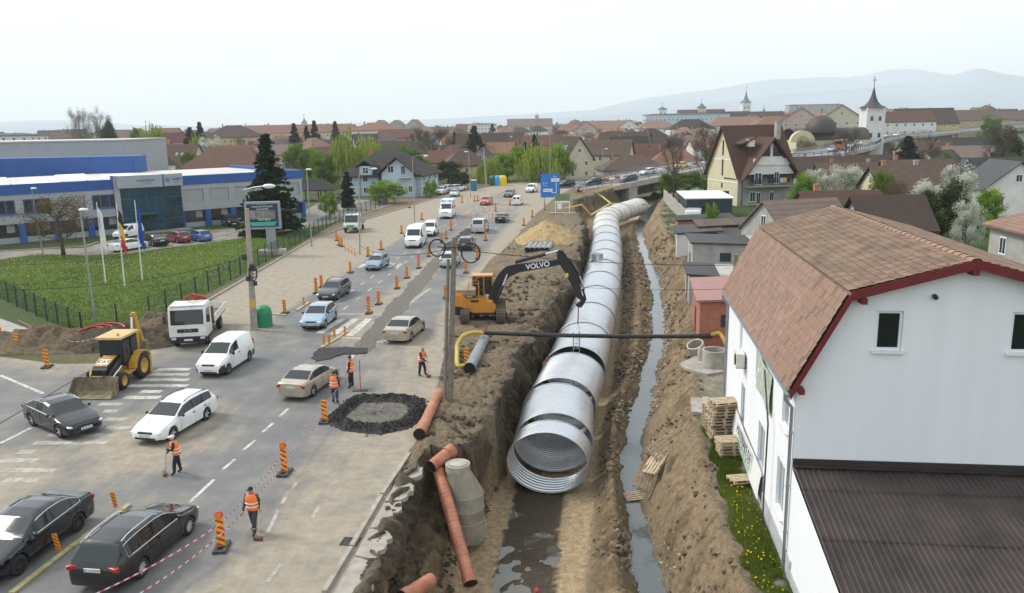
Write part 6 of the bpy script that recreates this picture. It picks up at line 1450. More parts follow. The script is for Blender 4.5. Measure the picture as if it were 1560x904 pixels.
for i,(cx,cc) in enumerate(((1.9,(.02,.025,.04)),(2.7,(.04,.09,.16)),(5.0,(.02,.02,.03)),(5.8,(.025,.03,.05)),(7.3,(.5,.5,.5)),(7.9,(.62,.42,.1)),(8.5,(.02,.02,.02)))):
 b = MB(); b.box((cx,-1.55,4.0),(.65,.03,.75)); o_ = b.build('laundry',mat(f'laundry_cloth_{i}',cc,.9,var=.1)); o_.matrix_world = yh.matrix_basis
 tag(o_,('navy sheet','blue towel','black shirt','dark blue shirt','white shirt','yellow towel','black trousers')[i] + ' hung out on the grey house balcony','laundry')
# ================================================================ houses of the town, from near to far (ridge pixel, distance, size)
HS = [
 ('white gabled house with dark trim behind the blue screen wall',228,232,235,9,9,3.2,75,'white','dark',{}),
 ('large brown roofed house with two roof windows behind the white gable',272,220,262,13,11,6.0,-8,'cream','rust',dict(skylights=2)),
 ('long tan house with red-brown roof and porch behind the office roof',350,225,215,22,11,4.6,-10,'tan','red',dict(kind='hip')),
 ('big old institution with brown hipped roof and pale yellow walls',356,191,420,24,16,5.5,-6,'yellow','brown',dict(kind='hip',chim=3,floors=2,nwin=8)),
 ('purple-red roofed house among the willows',268,202,360,16,9,4,10,'cream','maroon',{}),
 ('long yellow barracks with orange roof left of the dark conifers',455,190,560,84,14,5,-2,'cream','orange',dict(kind='hip',chim=2,nwin=18,floors=2)),
 ('yellow barracks wing with orange roof between the conifers and the white school',512,193,590,60,13,5,-2,'yellow','orange',dict(kind='hip',chim=0,nwin=14,floors=2)),
 ('white two storey school with orange hipped roof',570,187,430,22,16,3.6,-12,'white','orange',dict(kind='hip',nwin=7,floors=2)),
 ('lilac roofed low house left of the green trees',432,212,330,15,10,3.4,5,'cream','grey',dict(kind='hip')),
 ('pink-walled house with pale roof behind the spruce',418,221,290,12,9,3,0,'pink','pink',{}),
 ('dark brown roofed house beyond the willow',485,213,330,16,10,4,0,'pink','brown',{}),
 ('small red gabled house beyond the willow',487,224,285,9,8,3,60,'pink','red',{}),
 ('white gabled house below the school',558,204,360,11,9,4.2,20,'white','slate',dict(skylights=2)),
 ('blue-grey roofed house below the school',590,207,350,13,10,3.5,0,'grey','grey',dict(kind='hip')),
 ('orange brick villa right of the school',605,197,420,18,11,4,-4,'orange','red',{}),
 ('small white turret house with pointed brown roof',626,203,330,5.5,5.5,5.5,15,'white','brown',dict(kind='hip',chim=0)),
 ('long brown roofed house behind the blue house',602,215,280,22,10,3.6,2,'cream','brown',dict(chim=2)),
 ('low red roofed cottage right of the blue house',684,229,250,12,8,3.2,-10,'tan','red',{}),
 ('old brown tiled cottage with yellow wall by the roadside trees',706,226,232,12,10,4.2,12,'yellow','old',dict(kind='hip')),
 ('weathered barn roof behind the roadside cottages',665,221,285,16,9,4,0,'grey','old',{}),
 ('grey gabled cottage left of the willow row',735,225,245,8,8,4,80,'grey','brown',{}),
 ('orange-walled house with dark brown roof above the willow row',766,202,380,19,12,4,4,'orange','brown',dict(skylights=2)),
 ('pale house with blue gable beside the orange-walled house',742,206,360,9,9,4,70,'white','dark',{}),
 ('orange tiled cottage roof above the willow row',752,217,300,16,9,3.4,-20,'tan','orange',{}),
 ('red roofed house behind the small conifer',826,206,330,15,10,3.6,0,'orange','red',{}),
 ('beige three storey gabled house left of the bridge ramp',866,208,214,10.5,8.2,5.4,-62,'cream','brown',dict(skylights=2,floors=2)),
 ('cream house with wide brown roof and veranda behind the bridge',928,213,245,13,10,4.0,-18,'cream','old',dict(floors=2)),
 ('grey hipped roof house uphill behind the bridge',936,200,330,19,13,4.2,0,'white','slate',dict(kind='hip')),
 ('dark roofed gabled house between the cream house and the red roof',962,208,290,14,11,5,12,'tan','dark',{}),
 ('large red roofed house above the bridge railing',985,219,255,14,11,4.6,8,'white','red',{}),
 ('white house with orange hipped roof and dormer above the bridge',1028,223,240,15,12,4.6,-6,'white','orange',dict(kind='hip')),
 ('wide low brown roof just above the bridge parapet',962,240,220,17,11,3.2,5,'grey','old',dict(kind='hip')),
 ('brown roofed house left of the bare tree',1005,211,320,16,11,4,0,'grey','brown',{}),
 ('pink-brown roofed house uphill left of the yellow gable',1055,206,330,17,12,4,6,'cream','pink',dict(kind='hip')),
 ('dark hipped house uphill by the white villa',1040,203,360,17,12,3.6,0,'white','dark',dict(kind='hip')),
 ('orange gable roof peeping out left of the yellow gable',1085,205,330,9,8,3,40,'cream','orange',{}),
 ('pinkish metal roofed house behind the terracotta shed',1218,303,82,8.0,8.0,3.0,16,'grey','pink',dict(ov=.3,nwin=1,chim=0)),
 ('grey corrugated roofed shed beside the pinkish metal roof',1298,306,84,6.5,6.5,2.2,-6,'grey','corr',dict(chim=0)),
 ('brown tiled house with mossy eaves behind the white house ridge',1352,297,80,6.2,7.0,2.7,-4,'grey','brown',dict(chim=0,nwin=2)),
 ('rust tiled low roof behind the grey corrugated shed',1278,290,100,9,6,1.9,0,'orange','rust',{}),
 ('two-part old brown tiled farmhouse roof among blossom trees',1398,243,130,10.5,10,3.6,-3,'paley','old',dict(chim=1)),
 ('lower wing of the brown tiled farmhouse with mossy ridge',1378,252,122,9.5,9,3.2,-3,'paley','old',dict(chim=2)),
 ('white house with black tiled roof beyond the blossom trees',1500,240,135,17,12,4.4,6,'white','slate',dict(chim=0)),
 ('white house wing with grey-black roof and wide window',1532,244,122,9,9,3.6,84,'white','grey',dict(chim=0)),
 ('old brown roof under the bridge left of the dark conifer',1262,238,190,18,10,3.4,0,'grey','brown',dict(chim=2)),
 ('old brown roof under the bridge beside the bare trees',1340,237,195,20,11,3.6,4,'grey','brown',dict(chim=2)),
 ('brown barn below the bridge behind the blossom hedge',1300,252,165,14,9,3.4,-8,'grey','old',dict(chim=2)),
 ('white gabled cottage with dark roof below the bridge',1430,229,210,11,9,3.6,30,'white','brown',{}),
 ('pale red roofed cottage below the bridge',1470,222,230,15,9,3,0,'grey','pink',{}),
 ('long dark roof below the bridge',1490,209,270,26,10,3.6,0,'grey','dark',{}),
 ('red-brown cottage roof by the dark conifer',1412,216,260,16,10,3.6,8,'white','rust',{}),
 ('beige house corner with clay roof and wooden balcony',1652,300,56,8,8,2.0,-4,'grey','orangelight',dict(kind='hip',chim=0)),
 ('pale yellow block of flats with orange roof below the bridge',1188,177,430,28,14,3.8,0,'green','orange',dict(kind='hip',nwin=8,floors=3)),
 ('yellow gabled flats behind the pale green block',1148,174,480,18,16,5,82,'yellow','dark',dict(floors=3)),
 ('pink gabled flats with dark red roof left of the church',1222,164,400,20,18,6,70,'pink','maroon',dict(floors=3)),
 ('cream gabled flats with grey roof behind the church',1285,160,380,20,18,6,66,'cream','grey',dict(floors=3)),
 ('white flats with brown roof right of the church tower',1378,170,430,26,16,5,-4,'white','rust',dict(floors=3,nwin=6)),
 ('yellow flats with steep brown roof beyond the bridge',1408,165,450,30,17,8,-3,'yellow','brown',dict(floors=3,nwin=6)),
 ('long tan flats with brown roof and orange balconies beyond the bridge',1458,168,530,56,20,6,-6,'tan','old',dict(kind='hip',floors=3,nwin=9,chim=2)),
 ('grey flats with brown roof at the far end of the bridge',1530,170,610,50,22,6,-6,'grey','old',dict(kind='hip',floors=3,nwin=6,chim=2)),
 ('white villa with dark hipped roof and tall chimney uphill',1052,182,450,24,15,4.6,0,'white','dark',dict(kind='hip',floors=2,nwin=6,chim=2)),
 ('long white school with pale orange roof uphill',1122,178,470,36,16,4.8,0,'white','orangelight',dict(kind='hip',floors=2,nwin=12,chim=2)),
 ('white terrace with orange hipped roof on the slope',1000,184,520,26,16,4.4,0,'white','orangelight',dict(kind='hip',floors=3,nwin=7)),
 ('pinkish terrace house with gable on the slope',958,182,540,15,18,7,84,'white','orange',dict(floors=3)),
 ('row of cream terraces with orange roofs on the slope',925,184,560,34,16,5,0,'cream','orangelight',dict(floors=3,nwin=8,chim=2)),
 ('pink gabled terrace left in the row on the slope',895,185,560,17,17,6,80,'pink','orange',dict(floors=3)),
 ('long pale blue office slab on the skyline',1045,173,620,62,14,.4,0,'ice','grey',dict(kind='hip',floors=2,nwin=20,chim=0)),
 ('dark roofed house on the skyline below the slim tower',1110,170,640,30,15,5,0,'white','dark',dict(floors=2)),
 ('brown roofed house on the skyline right of the slim tower',1160,170,640,32,15,5,0,'grey','brown',dict(floors=2)),
 ('church nave with red roof on the skyline',1068,167,900,50,18,8,0,'cream','maroon',dict(chim=0,nwin=6)),
 ('grey church hall with pink roof on the distant skyline',807,181,900,48,18,7,0,'pink','pink',dict(chim=0,nwin=6)),
 ('distant pink gabled block, the widest of the three behind the school',581,183,820,17,16,6,80,'pink','pink',dict(floors=4,chim=0)),
 ('distant grey gabled block in the middle of three behind the school',605,183,830,17,16,6,80,'grey','pink',dict(floors=4,chim=0)),
 ('distant grey gabled block with orange cap, last of three behind the school',632,182,820,19,16,7,80,'grey','orange',dict(floors=4,chim=0)),
 ('white slab block on the distant skyline behind the tall spruce',735,188,760,26,14,.5,0,'white','grey',dict(kind='hip',floors=4,nwin=9,chim=0)),
 ('blue-grey tower blocks under construction on the skyline',1240,159,1100,70,16,.5,0,'grey','grey',dict(kind='hip',floors=5,nwin=12,chim=0)),
 ('white workshop with dark window band left of the factory plant room',12,203,300,22,12,.6,0,'white','grey',dict(kind='hip',chim=0)),
 ('pale pink house with pink roof far behind the factory hall',177,198,400,12,10,4.5,10,'pink','pink',{}),
]
for (lab,px,py,Y,w_,d_,rh,rz,wl,rf,kw) in HS: house_px(lab,px,py,Y,w_,d_,rh,rz,wl,rf,**kw)
protos = []
for k,(wl,rf,kind) in enumerate((('white','orange','gable'),('cream','rust','hip'),('pink','orangelight','hip'),('grey','brown','gable'),('tan','red','gable'),('white','dark','hip'))):
 protos.append(house('x',(0,0,0),0,13,10,6.0,4.0,wl,rf,kind,chim=1,sides=False,nwin=3,floors=2,name='distant_house'))
names = [('white','orange gabled'),('cream','rust-brown hipped'),('pink','pale orange hipped'),('grey','brown gabled'),('tan','red gabled'),('white','dark hipped')]
r2 = random.Random(4); cnt = [0] * 6
for i in range(185):
 Y = r2.choice((r2.uniform(300,480),r2.uniform(450,900),r2.uniform(700,1300)))
 px = r2.uniform(180,1180) if Y < 480 else r2.uniform(-60,1620)
 if Y < 380 and 480 < px < 700: continue
 p = AT(px,200,Y); k = r2.randrange(6)
 if Y > 650 and px < 350: k = 3
 o = protos[k] if cnt[k] == 0 else copy_tree(protos[k]); cnt[k] += 1
 s_ = r2.uniform(.75,1.15) if Y < 600 else r2.uniform(.9,1.5)
 if Y > 650 and px > 880: s_ *= 1.2
 o.location = (p.x,p.y,ground_z(p.x,p.y) - .5); o.rotation_euler = (0,0,r2.uniform(-.5,.5) + r2.choice((0,0,1.57))); o.scale = (s_ * r2.uniform(.9,1.3),s_,s_)
 near = Y < 600
 tag(o,f'{"small" if near else "distant"} {names[k][0]} house with {names[k][1]} roof in the {"low quarter before" if near else "crowded"} old town','house',f'{names[k][0]} {names[k][1]} town houses, {"low quarter" if near else "far"}')
M_CU = mat('dark_spire_roof',(.05,.035,.03),.6,var=.2); M_SLATE = mat('slate_spire',(.10,.13,.16),.6,var=.15)
def tower(label,px,ptop,pe,pb,Y,wd,wallm,roofm,onion=False):
 t = AT(px,ptop,Y); e = AT(px,pe,Y); o_ = thing('church_tower',label,'tower',(t.x,Y,ground_z(t.x,Y) - 4)); z0 = ground_z(t.x,Y) - 4
 he,ht = e.z - z0,t.z - z0
 b2 = MB(); b2.box((0,0,he / 2),(wd,wd,he)); b2.build('shaft',wallm,o_)
 b2 = MB(); pr = [(wd * .74,he),(wd * .44,he + (ht - he) * .10),(wd * .26,he + (ht - he) * .26),(wd * .13,he + (ht - he) * .52),(.02,ht)] if not onion else [(wd * .6,he),(wd * .62,he + (ht - he) * .2),(wd * .35,he + (ht - he) * .38),(wd * .3,he + (ht - he) * .55),(wd * .12,he + (ht - he) * .7),(.02,ht)]
 b2.lathe(pr,8,Matrix.Rotation(R(22.5),4,'Z')); b2.build('spire',roofm,o_)
 b2 = MB(); b2.bar((0,0,ht - .3),(0,0,ht + wd * .5),.18); b2.bar((-wd * .12,0,ht + wd * .3),(wd * .12,0,ht + wd * .3),.18); b2.build('cross',M_IRON,o_)
 for z_ in (.55,.82):
  for s_ in (-.22,.22): b2 = MB(); b2.box((s_ * wd,-wd / 2 - .02,he * z_),(wd * .14,.12,wd * .24)); b2.build('opening',M_WPANE,o_)
 return o_
tower('cream church tower with dark flared spire and cross beside the bridge',1332,131,164,210,300,6.6,WL['white'],M_CU)
tower('slim white church tower with slate needle spire on the skyline',1137,137,156,172,900,9,WL['white'],M_SLATE)
tower('white tower with dark onion cap on the skyline',1069,156,165,180,900,8,WL['cream'],M_SLATE,True)
tower('squat white council tower on the distant skyline',1009,162,167,182,900,9,WL['white'],M_SLATE,True)
tower('thin dark spire on the skyline right of the slim tower',1164,162,168,176,950,3,WL['pink'],M_SLATE)
tower('small far spire behind the orange barracks',463,178,186,196,700,4,WL['cream'],M_SLATE)
tower('slender stone tower of the distant grey church',818,173,176,186,900,4,WL['pink'],WL['pink'])
c = AT(1250,205,290); ch_ = thing('round_church','church with dark barrel roof, brown dome and cream arched front beside the bridge','church',(c.x,290,0),R(4)); zc = AT(1250,205,290).z
b = MB(); n = 16
for x in (-10,17): 
 for j in range(n + 1): t = math.pi * j / n; b.v.append((x,6.5 * math.cos(t) * 1.0 + 4,zc - 2.0 + 4.2 * math.sin(t)))
for j in range(n): b.f.append((j,j + 1,n + 2 + j,n + 1 + j)); b.mi.append(0)
b.build('barrel_roof',M_CU,ch_,smooth=True)
b = MB(); b.lathe([(5.2 * math.cos(t),zc + 1.6 + 5.0 * math.sin(t)) for t in np.linspace(-.2,1.56,10)],24); b.build('dome',M_CU,ch_,smooth=True)
b = MB(); b.bar((0,0,zc + 7),(0,0,zc + 9),.16); b.bar((-.5,0,zc + 8.3),(.5,0,zc + 8.3),.16); b.build('cross',M_IRON,ch_)
b = MB(); b.prism([(-8.5 + 4.3 * math.cos(t),0,zc - 2.4 + 3.9 * math.sin(t)) for t in np.linspace(0,math.pi,18)],(0,-5.2,0),(0,-3.5,0)); b.build('arched_front',WL['paley'],ch_)
b = MB(); b.prism([(-8.5 + 2.1 * math.cos(t),0,zc - 2.2 + 2.0 * math.sin(t)) for t in np.linspace(0,math.pi,14)],(0,-5.3,0),(0,-5.21,0)); b.build('arch_window',WL['tan'],ch_)
b = MB(); b.box((3.5,4,(zc - 2) / 2),(26,12.6,zc - 2)); b.build('wall',WL['paley'],ch_)
bp_ = [(12.0,181,-.02),(22,186,.75),(34.1,194,2.2),(50.4,208,3.4),(66,217,4.0),(84,229,4.6),(108,262,5.3),(143,326,6.0),(190,384,6.3),(262,469,7.0),(360,560,7.5),(520,660,8)]
BP = [Vector(q) for q in bp_]; dn_ = []
for i in range(len(BP) - 1):
 p0,p1,p2,p3 = BP[max(0,i - 1)],BP[i],BP[i + 1],BP[min(len(BP) - 1,i + 2)]
 for j in range(8): t = j / 8; dn_.append(.5 * ((2 * p1) + (-p0 + p2) * t + (2 * p0 - 5 * p1 + 4 * p2 - p3) * t * t + (-p0 + 3 * p1 - 3 * p2 + p3) * t ** 3))
dn_.append(BP[-1]); nrm_ = []
for i,p in enumerate(dn_): d = dn_[min(i + 1,len(dn_) - 1)] - dn_[max(i - 1,0)]; nrm_.append(Vector((d.y,-d.x,0)).normalized())   # towards the camera side
BW = 6.0
def strip(offs,zt,zb,mm,name,parent,i0=0,i1=None):
 b2 = MB(); i1 = i1 or len(dn_)
 for i in range(i0,i1):
  for o_,z_ in ((offs[0],zt),(offs[1],zt),(offs[1],zb),(offs[0],zb)): q = dn_[i] + nrm_[i] * o_; b2.v.append((q.x,q.y,q.z + z_))
 for i in range(i1 - i0 - 1):
  for k in range(4): b2.f.append((i * 4 + k,i * 4 + (k + 1) % 4,(i + 1) * 4 + (k + 1) % 4,(i + 1) * 4 + k)); b2.mi.append(0)
 b2.f += [(0,1,2,3),tuple((i1 - i0 - 1) * 4 + k for k in (3,2,1,0))]; b2.mi += [0,0]
 return b2.build(name,mm,parent)
br = thing('road_bridge','long concrete road bridge curving away over the roofs with blue railings','bridge')
M_BRC = mat('bridge_concrete',(.36,.34,.30),.9,var=.2,vscale=.5); M_BLUER = mat('blue_railing',(.05,.09,.17),.5,.3,var=.15); M_GRAIL = mat('steel_guard_rail',(.22,.23,.24),.5,.5,var=.2); M_BASPH = mat('bridge_asphalt',(.20,.195,.185),.85,var=.12,vscale=.4)
strip((-BW,BW),.0,-.5,M_BASPH,'deck',br); strip((BW - .1,BW + .7),.16,-1.0,M_BRC,'edge_beam',br); strip((-BW - .7,-BW + .1),.16,-1.0,M_BRC,'edge_beam',br)
strip((-BW + 1,BW - 1.5),-.5,-1.5,M_BRC,'girder',br,5)
for o_,hs in ((BW + .45,(.55,.95)),(-BW - .45,(.5,.9)),(-BW + .9,(.6,))):
 for h2 in hs: strip((o_ - .04,o_ + .04),.16 + h2 + .06,.16 + h2 - .08,M_BLUER if o_ > 0 else M_GRAIL,'rail',br)
 acc = 0; ps = MB(); ps.box((0,0,.5),(.12,.12,1.0)); pm2 = ps.mesh('railing_post'); pm2.materials.append(M_BLUER if o_ > 0 else M_GRAIL)
 for i in range(len(dn_) - 1):
  L = (dn_[i + 1] - dn_[i]).length; acc += L
  if acc > 2.0 and i < 64:
   nn = max(1,int(L / 2.0)); acc = 0
   for k in range(nn): q = dn_[i].lerp(dn_[i + 1],k / nn) + nrm_[i] * o_; share('railing_post',pm2,br,loc=(q.x,q.y,q.z + .12))
for i in range(22):
 f_ = 6 + i * 1.0; k = int(f_); q = dn_[k] - nrm_[k] * 2.3; b = MB(); b.box((0,0,.3),(1.3,.35,.5),bev=.06); o_ = b.build('barrier_block',mat('barrier_red',(.5,.06,.04),.6,var=.1) if i % 2 else M_FRAME); d = dn_[k + 1] - dn_[k]; o_.location = q; o_.rotation_euler = (0,0,math.atan2(d.y,d.x)); tag(o_,('red' if i % 2 else 'white') + ' plastic barrier block in the row along the bridge lane','barrier',('red' if i % 2 else 'white') + ' barrier blocks on the bridge')
ab = MB(); q0 = dn_[12] + nrm_[12] * BW; q1 = dn_[12] - nrm_[12] * BW
for k,w2 in ((26,1.0),(36,1.0),(44,1.0),(49,1.2),(53,1.2),(57,1.4)):
 q = dn_[k]; b = MB(); d = dn_[k + 1] - dn_[k - 1]; b.box((0,0,(q.z - 1.4 - 4) / 2),(w2,BW * 1.7,q.z - 1.4 + 4)); o_ = b.build('pier',M_BRC,br); o_.location = (q.x,q.y,0); o_.rotation_euler = (0,0,math.atan2(d.y,d.x))
strip((-BW - .4,-BW + .3),-.5,-5.5,M_BRC,'light_block_wall',br,8,23)  # added wall under the far edge, keeps light out so the underpass is dark
for qx,qy in ((24.2,187),(42,200.5)): b = MB(); b.box((qx,qy,-1.9),(2.4,12.5,5.4),rz=R(30)); b.build('abutment',M_BRC,br)
def on_bridge(o_,k,off,sgn): q = dn_[k] + nrm_[k] * off; d = (dn_[k + 1] - dn_[k]) * sgn; o_.location = (q.x,q.y,q.z + .02); o_.rotation_euler = (0,-math.atan2(d.z,math.hypot(d.x,d.y)),math.atan2(d.y,d.x)); return o_
cols = {'white': white,'silver': silver,'black': black,'dark blue': navy,'pale blue': ltblue,'yellow': yellowp,'grey': dgrey}
for k,off,sgn,cn,kd,lab in ((1,-1.0,-1,'black','suv','black car half hidden behind the blue direction sign'),(6,-.5,-1,'dark blue','sedan','dark blue saloon at the foot of the bridge'),(10,3.6,-1,'grey','wagon','grey-blue car at the start of the bridge railing'),(15,0,-1,'silver','wagon','silver car coming down the bridge before the yellow one'),(20,-.3,-1,'yellow','hatch','yellow car coming down the bridge'),(27,-1,-1,'silver','wagon','silver car on the bridge behind the bare tree'),(29,-1,-1,'white','hatch','white car on the bridge beside the yellow gable house')):
 on_bridge(make_car(kd,cols[cn],lab,detail=0),k,off,sgn)
q8 = [('white','wagon','white estate car queueing behind the red truck on the bridge'),('grey','sedan','grey saloon second behind the red truck on the bridge'),('silver','hatch','silver hatchback third behind the red truck on the bridge'),('white','sedan','white saloon queueing near the church tower on the bridge'),('silver','wagon','silver estate car under the church tower on the bridge'),('pale blue','hatch','pale blue hatchback past the church tower on the bridge'),('grey','wagon','grey estate car past the church tower on the bridge'),('white','hatch','white hatchback before the yellow flats on the bridge'),('silver','sedan','silver saloon before the tan flats on the bridge'),('white','suv','white off-roader at the far crest of the bridge'),('silver','hatch','silver car ahead of the red truck on the bridge')]
for i,(cn,kd,lab) in enumerate(q8):
 on_bridge(make_car(kd,cols[cn],lab,detail=0),[47,48,49,50,52,53,55,56,58,60,43][i],1.0,-1)
tr2 = thing('dump_truck','orange-red dump truck with a grey tipper body on the bridge','truck')
b = MB(); b.box((3.0,0,1.75),(2.0,2.4,2.3),bev=.12); b.build('cab',mat('orange_red_cab',(.58,.11,.03),.4,var=.1),tr2); b = MB(); b.box((4.0,0,2.15),(.06,2.1,.9)); b.build('windscreen',M_GLASS,tr2)
b = MB(); b.prism([(1.7,0,1.2),(-4,0,1.2),(-4.3,0,2.9),(1.9,0,2.9)],(0,-1.2,0),(0,1.2,0)); b.build('tipper_body',M_GRAIL,tr2); b = MB(); b.box((0,0,.85),(7.8,.9,.4)); b.build('chassis',M_BLKM,tr2); add_wheels(tr2,3.0,-2.8,1.0,.5,.32,'steel',(-1.5,)); on_bridge(tr2,45,1.0,-1)
def ridge_line(name,prof_px,Y,mm,seed):
 b2 = MB(); xs_ = np.linspace(-300,1860,160); top = np.interp(xs_,*zip(*prof_px)); n_ = 160; rows = 7
 for r_ in range(rows):
  f_ = r_ / (rows - 1)
  for x,y in zip(xs_,top):
   p = AT(float(x),float(y),Y); hgt = max(0,p.z) ; k2 = 1 + .25 * (f_ - 1)
   nse = float(fbm(np.array([x * .02 + seed]),np.array([f_ * 3.0]),4,1)[0])
   b2.v.append((p.x * k2,Y * k2,-30 + (hgt + 30) * f_ ** 1.2 * (1 + .10 * nse * (1 if 0 < f_ < 1 else .35))))
 for r_ in range(rows - 1):
  for i in range(n_ - 1): b2.f.append((r_ * n_ + i,r_ * n_ + i + 1,(r_ + 1) * n_ + i + 1,(r_ + 1) * n_ + i)); b2.mi.append(0)
 o_ = b2.build(name,mm,smooth=True,angle=80); tag(o_,kind='structure')
M_MTN = mat('mountain_haze_blue',(.17,.25,.34),.95,var=.25,vscale=.0015); M_MTS = mat('mountain_snow',(.55,.58,.62),.9,var=.1,vscale=.0015)  # bluish tint of distance haze put into the mountain base colour
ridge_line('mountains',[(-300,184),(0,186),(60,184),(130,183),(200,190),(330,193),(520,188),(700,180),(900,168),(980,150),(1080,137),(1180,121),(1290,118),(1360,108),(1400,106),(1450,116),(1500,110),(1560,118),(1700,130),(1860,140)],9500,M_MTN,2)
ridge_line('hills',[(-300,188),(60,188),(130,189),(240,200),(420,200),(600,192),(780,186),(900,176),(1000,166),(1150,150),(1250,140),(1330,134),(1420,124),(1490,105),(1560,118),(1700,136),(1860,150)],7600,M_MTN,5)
hz_ = MB(); hz_.box((0,5400,300),(26000,12600,680)); hzm = bpy.data.materials.new('haze'); hzm.use_nodes = True; hn = hzm.node_tree; hn.nodes.clear()
ho = hn.nodes.new('ShaderNodeOutputMaterial'); hv = hn.nodes.new('ShaderNodeVolumePrincipled'); hv.inputs['Density'].default_value = 1.6e-4; hv.inputs['Color'].default_value = (.93,.97,1,1); hv.inputs['Anisotropy'].default_value = .1
hn.links.new(hv.outputs[0],ho.inputs['Volume']); o_ = hz_.build('haze',hzm); tag(o_,'pale haze over the town and hills','haze',kind='stuff')
# ================================================================ trees and plants
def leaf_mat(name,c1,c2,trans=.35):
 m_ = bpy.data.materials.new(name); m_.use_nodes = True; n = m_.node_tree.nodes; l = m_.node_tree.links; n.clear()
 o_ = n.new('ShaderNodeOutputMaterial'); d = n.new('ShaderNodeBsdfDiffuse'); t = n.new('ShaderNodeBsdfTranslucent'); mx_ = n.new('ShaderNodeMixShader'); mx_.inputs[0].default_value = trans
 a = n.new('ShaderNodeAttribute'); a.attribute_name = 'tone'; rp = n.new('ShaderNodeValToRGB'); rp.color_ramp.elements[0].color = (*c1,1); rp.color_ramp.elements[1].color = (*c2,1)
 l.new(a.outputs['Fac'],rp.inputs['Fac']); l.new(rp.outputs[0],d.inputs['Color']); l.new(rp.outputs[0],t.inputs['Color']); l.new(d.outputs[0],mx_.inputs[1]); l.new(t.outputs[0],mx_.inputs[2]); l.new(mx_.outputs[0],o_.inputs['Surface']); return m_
LM = {'green': leaf_mat('spring_leaves',(.06,.115,.018),(.20,.29,.05)),'willow': leaf_mat('willow_leaves',(.17,.24,.03),(.38,.46,.08)),'bright': leaf_mat('bright_leaves',(.10,.19,.015),(.28,.42,.05)),'dark': leaf_mat('dark_leaves',(.025,.04,.014),(.08,.10,.03)),
  'spruce': leaf_mat('spruce_needles',(.008,.018,.012),(.03,.055,.03),.15),'blossom': leaf_mat('blossom',(.30,.34,.22),(.78,.78,.72)),'bud': leaf_mat('brown_buds',(.09,.065,.035),(.20,.15,.075)),'twig': leaf_mat('twigs',(.06,.05,.042),(.13,.11,.09),.05),'grass': leaf_mat('grass_blades',(.07,.105,.016),(.22,.27,.05)),'yellow': leaf_mat('dandelion',(.65,.48,.02),(.8,.62,.03))}
M_BARK = mat('bark',(.085,.068,.052),.95,var=.3,vscale=5)
nrg = np.random.default_rng(11)
def leaf_mesh(name,P,size,mm,flat=None,tone=None,elong=1.6,quad=True,droop=False):
 n = len(P); a = nrg.normal(size=(n,3)); a /= np.linalg.norm(a,axis=1)[:,None]
 if droop: a = a * .25 + np.array((0,0,-1)); a /= np.linalg.norm(a,axis=1)[:,None]
 b = nrg.normal(size=(n,3)); b -= (b * a).sum(1)[:,None] * a; b /= np.linalg.norm(b,axis=1)[:,None]
 s = np.asarray(size) * nrg.uniform(.6,1.3,n); a = a * s[:,None] * elong / 2; b = b * s[:,None] / 2
 V = np.stack([P - a,P + b,P + a,P - b],1).reshape(-1,3); F = np.arange(n * 4)
 me = bpy.data.meshes.new(name); me.vertices.add(n * 4); me.vertices.foreach_set('co',V.ravel()); me.loops.add(n * 4); me.loops.foreach_set('vertex_index',F); me.polygons.add(n); me.polygons.foreach_set('loop_start',np.arange(0,n * 4,4)); me.polygons.foreach_set('loop_total',np.full(n,4))
 t = nrg.random(n) if tone is None else np.clip(tone + nrg.normal(0,.16,n),0,1)
 at_ = me.attributes.new('tone','FLOAT','POINT'); at_.data.foreach_set('value',np.repeat(t,4).astype(np.float32)); me.materials.append(mm); me.update(); me.validate(); return me
def branches(h,r,n,seed,lift=.55,levels=2,spread=1.0,t0=.3):
 rd = random.Random(seed); mb = MB(); tips = []
 top = Vector((rd.uniform(-.1,.1) * r,rd.uniform(-.1,.1) * r,h * .75)); tk = max(.05,h * .022)
 mb.tube([(0,0,-.4),(0,0,h * .2),top * .6 + Vector((0,0,h * .1)),top],[tk * 1.4,tk,tk * .7,tk * .3],7)
 def grow(p,d,L,rad,lv):
  q = p + d * L * .5 + Vector((rd.uniform(-.1,.1),rd.uniform(-.1,.1),.1)) * L; e = q + (d + Vector((rd.uniform(-.3,.3),rd.uniform(-.3,.3),rd.uniform(0,.35)))).normalized() * L * .5
  mb.tube([p,q,e],[rad,rad * .65,rad * .25],5 if lv else 4,caps=False); tips.append(e); tips.append(q)
  if lv > 0:
   for k in range(rd.randint(3,4)):
    f_ = rd.uniform(.35,1); b_ = p.lerp(q,f_ * 2) if f_ < .5 else q.lerp(e,f_ * 2 - 1)
    grow(b_,(d + Vector((rd.uniform(-1,1),rd.uniform(-1,1),rd.uniform(-.2,.7)))).normalized(),L * rd.uniform(.45,.65),rad * .5,lv - 1)
 for i in range(n):
  f_ = t0 + (1 - t0) * i / n; a = i * 2.4 + rd.uniform(-.4,.4); z = h * .72 * f_
  d = Vector((math.cos(a) * spread,math.sin(a) * spread,lift + .5 * f_)).normalized()
  grow(Vector((0,0,z)) + top * .1 * f_,d,r * rd.uniform(.75,1.1) * (1.15 - .45 * f_),tk * .5,levels)
 return mb,tips
_tp = {}
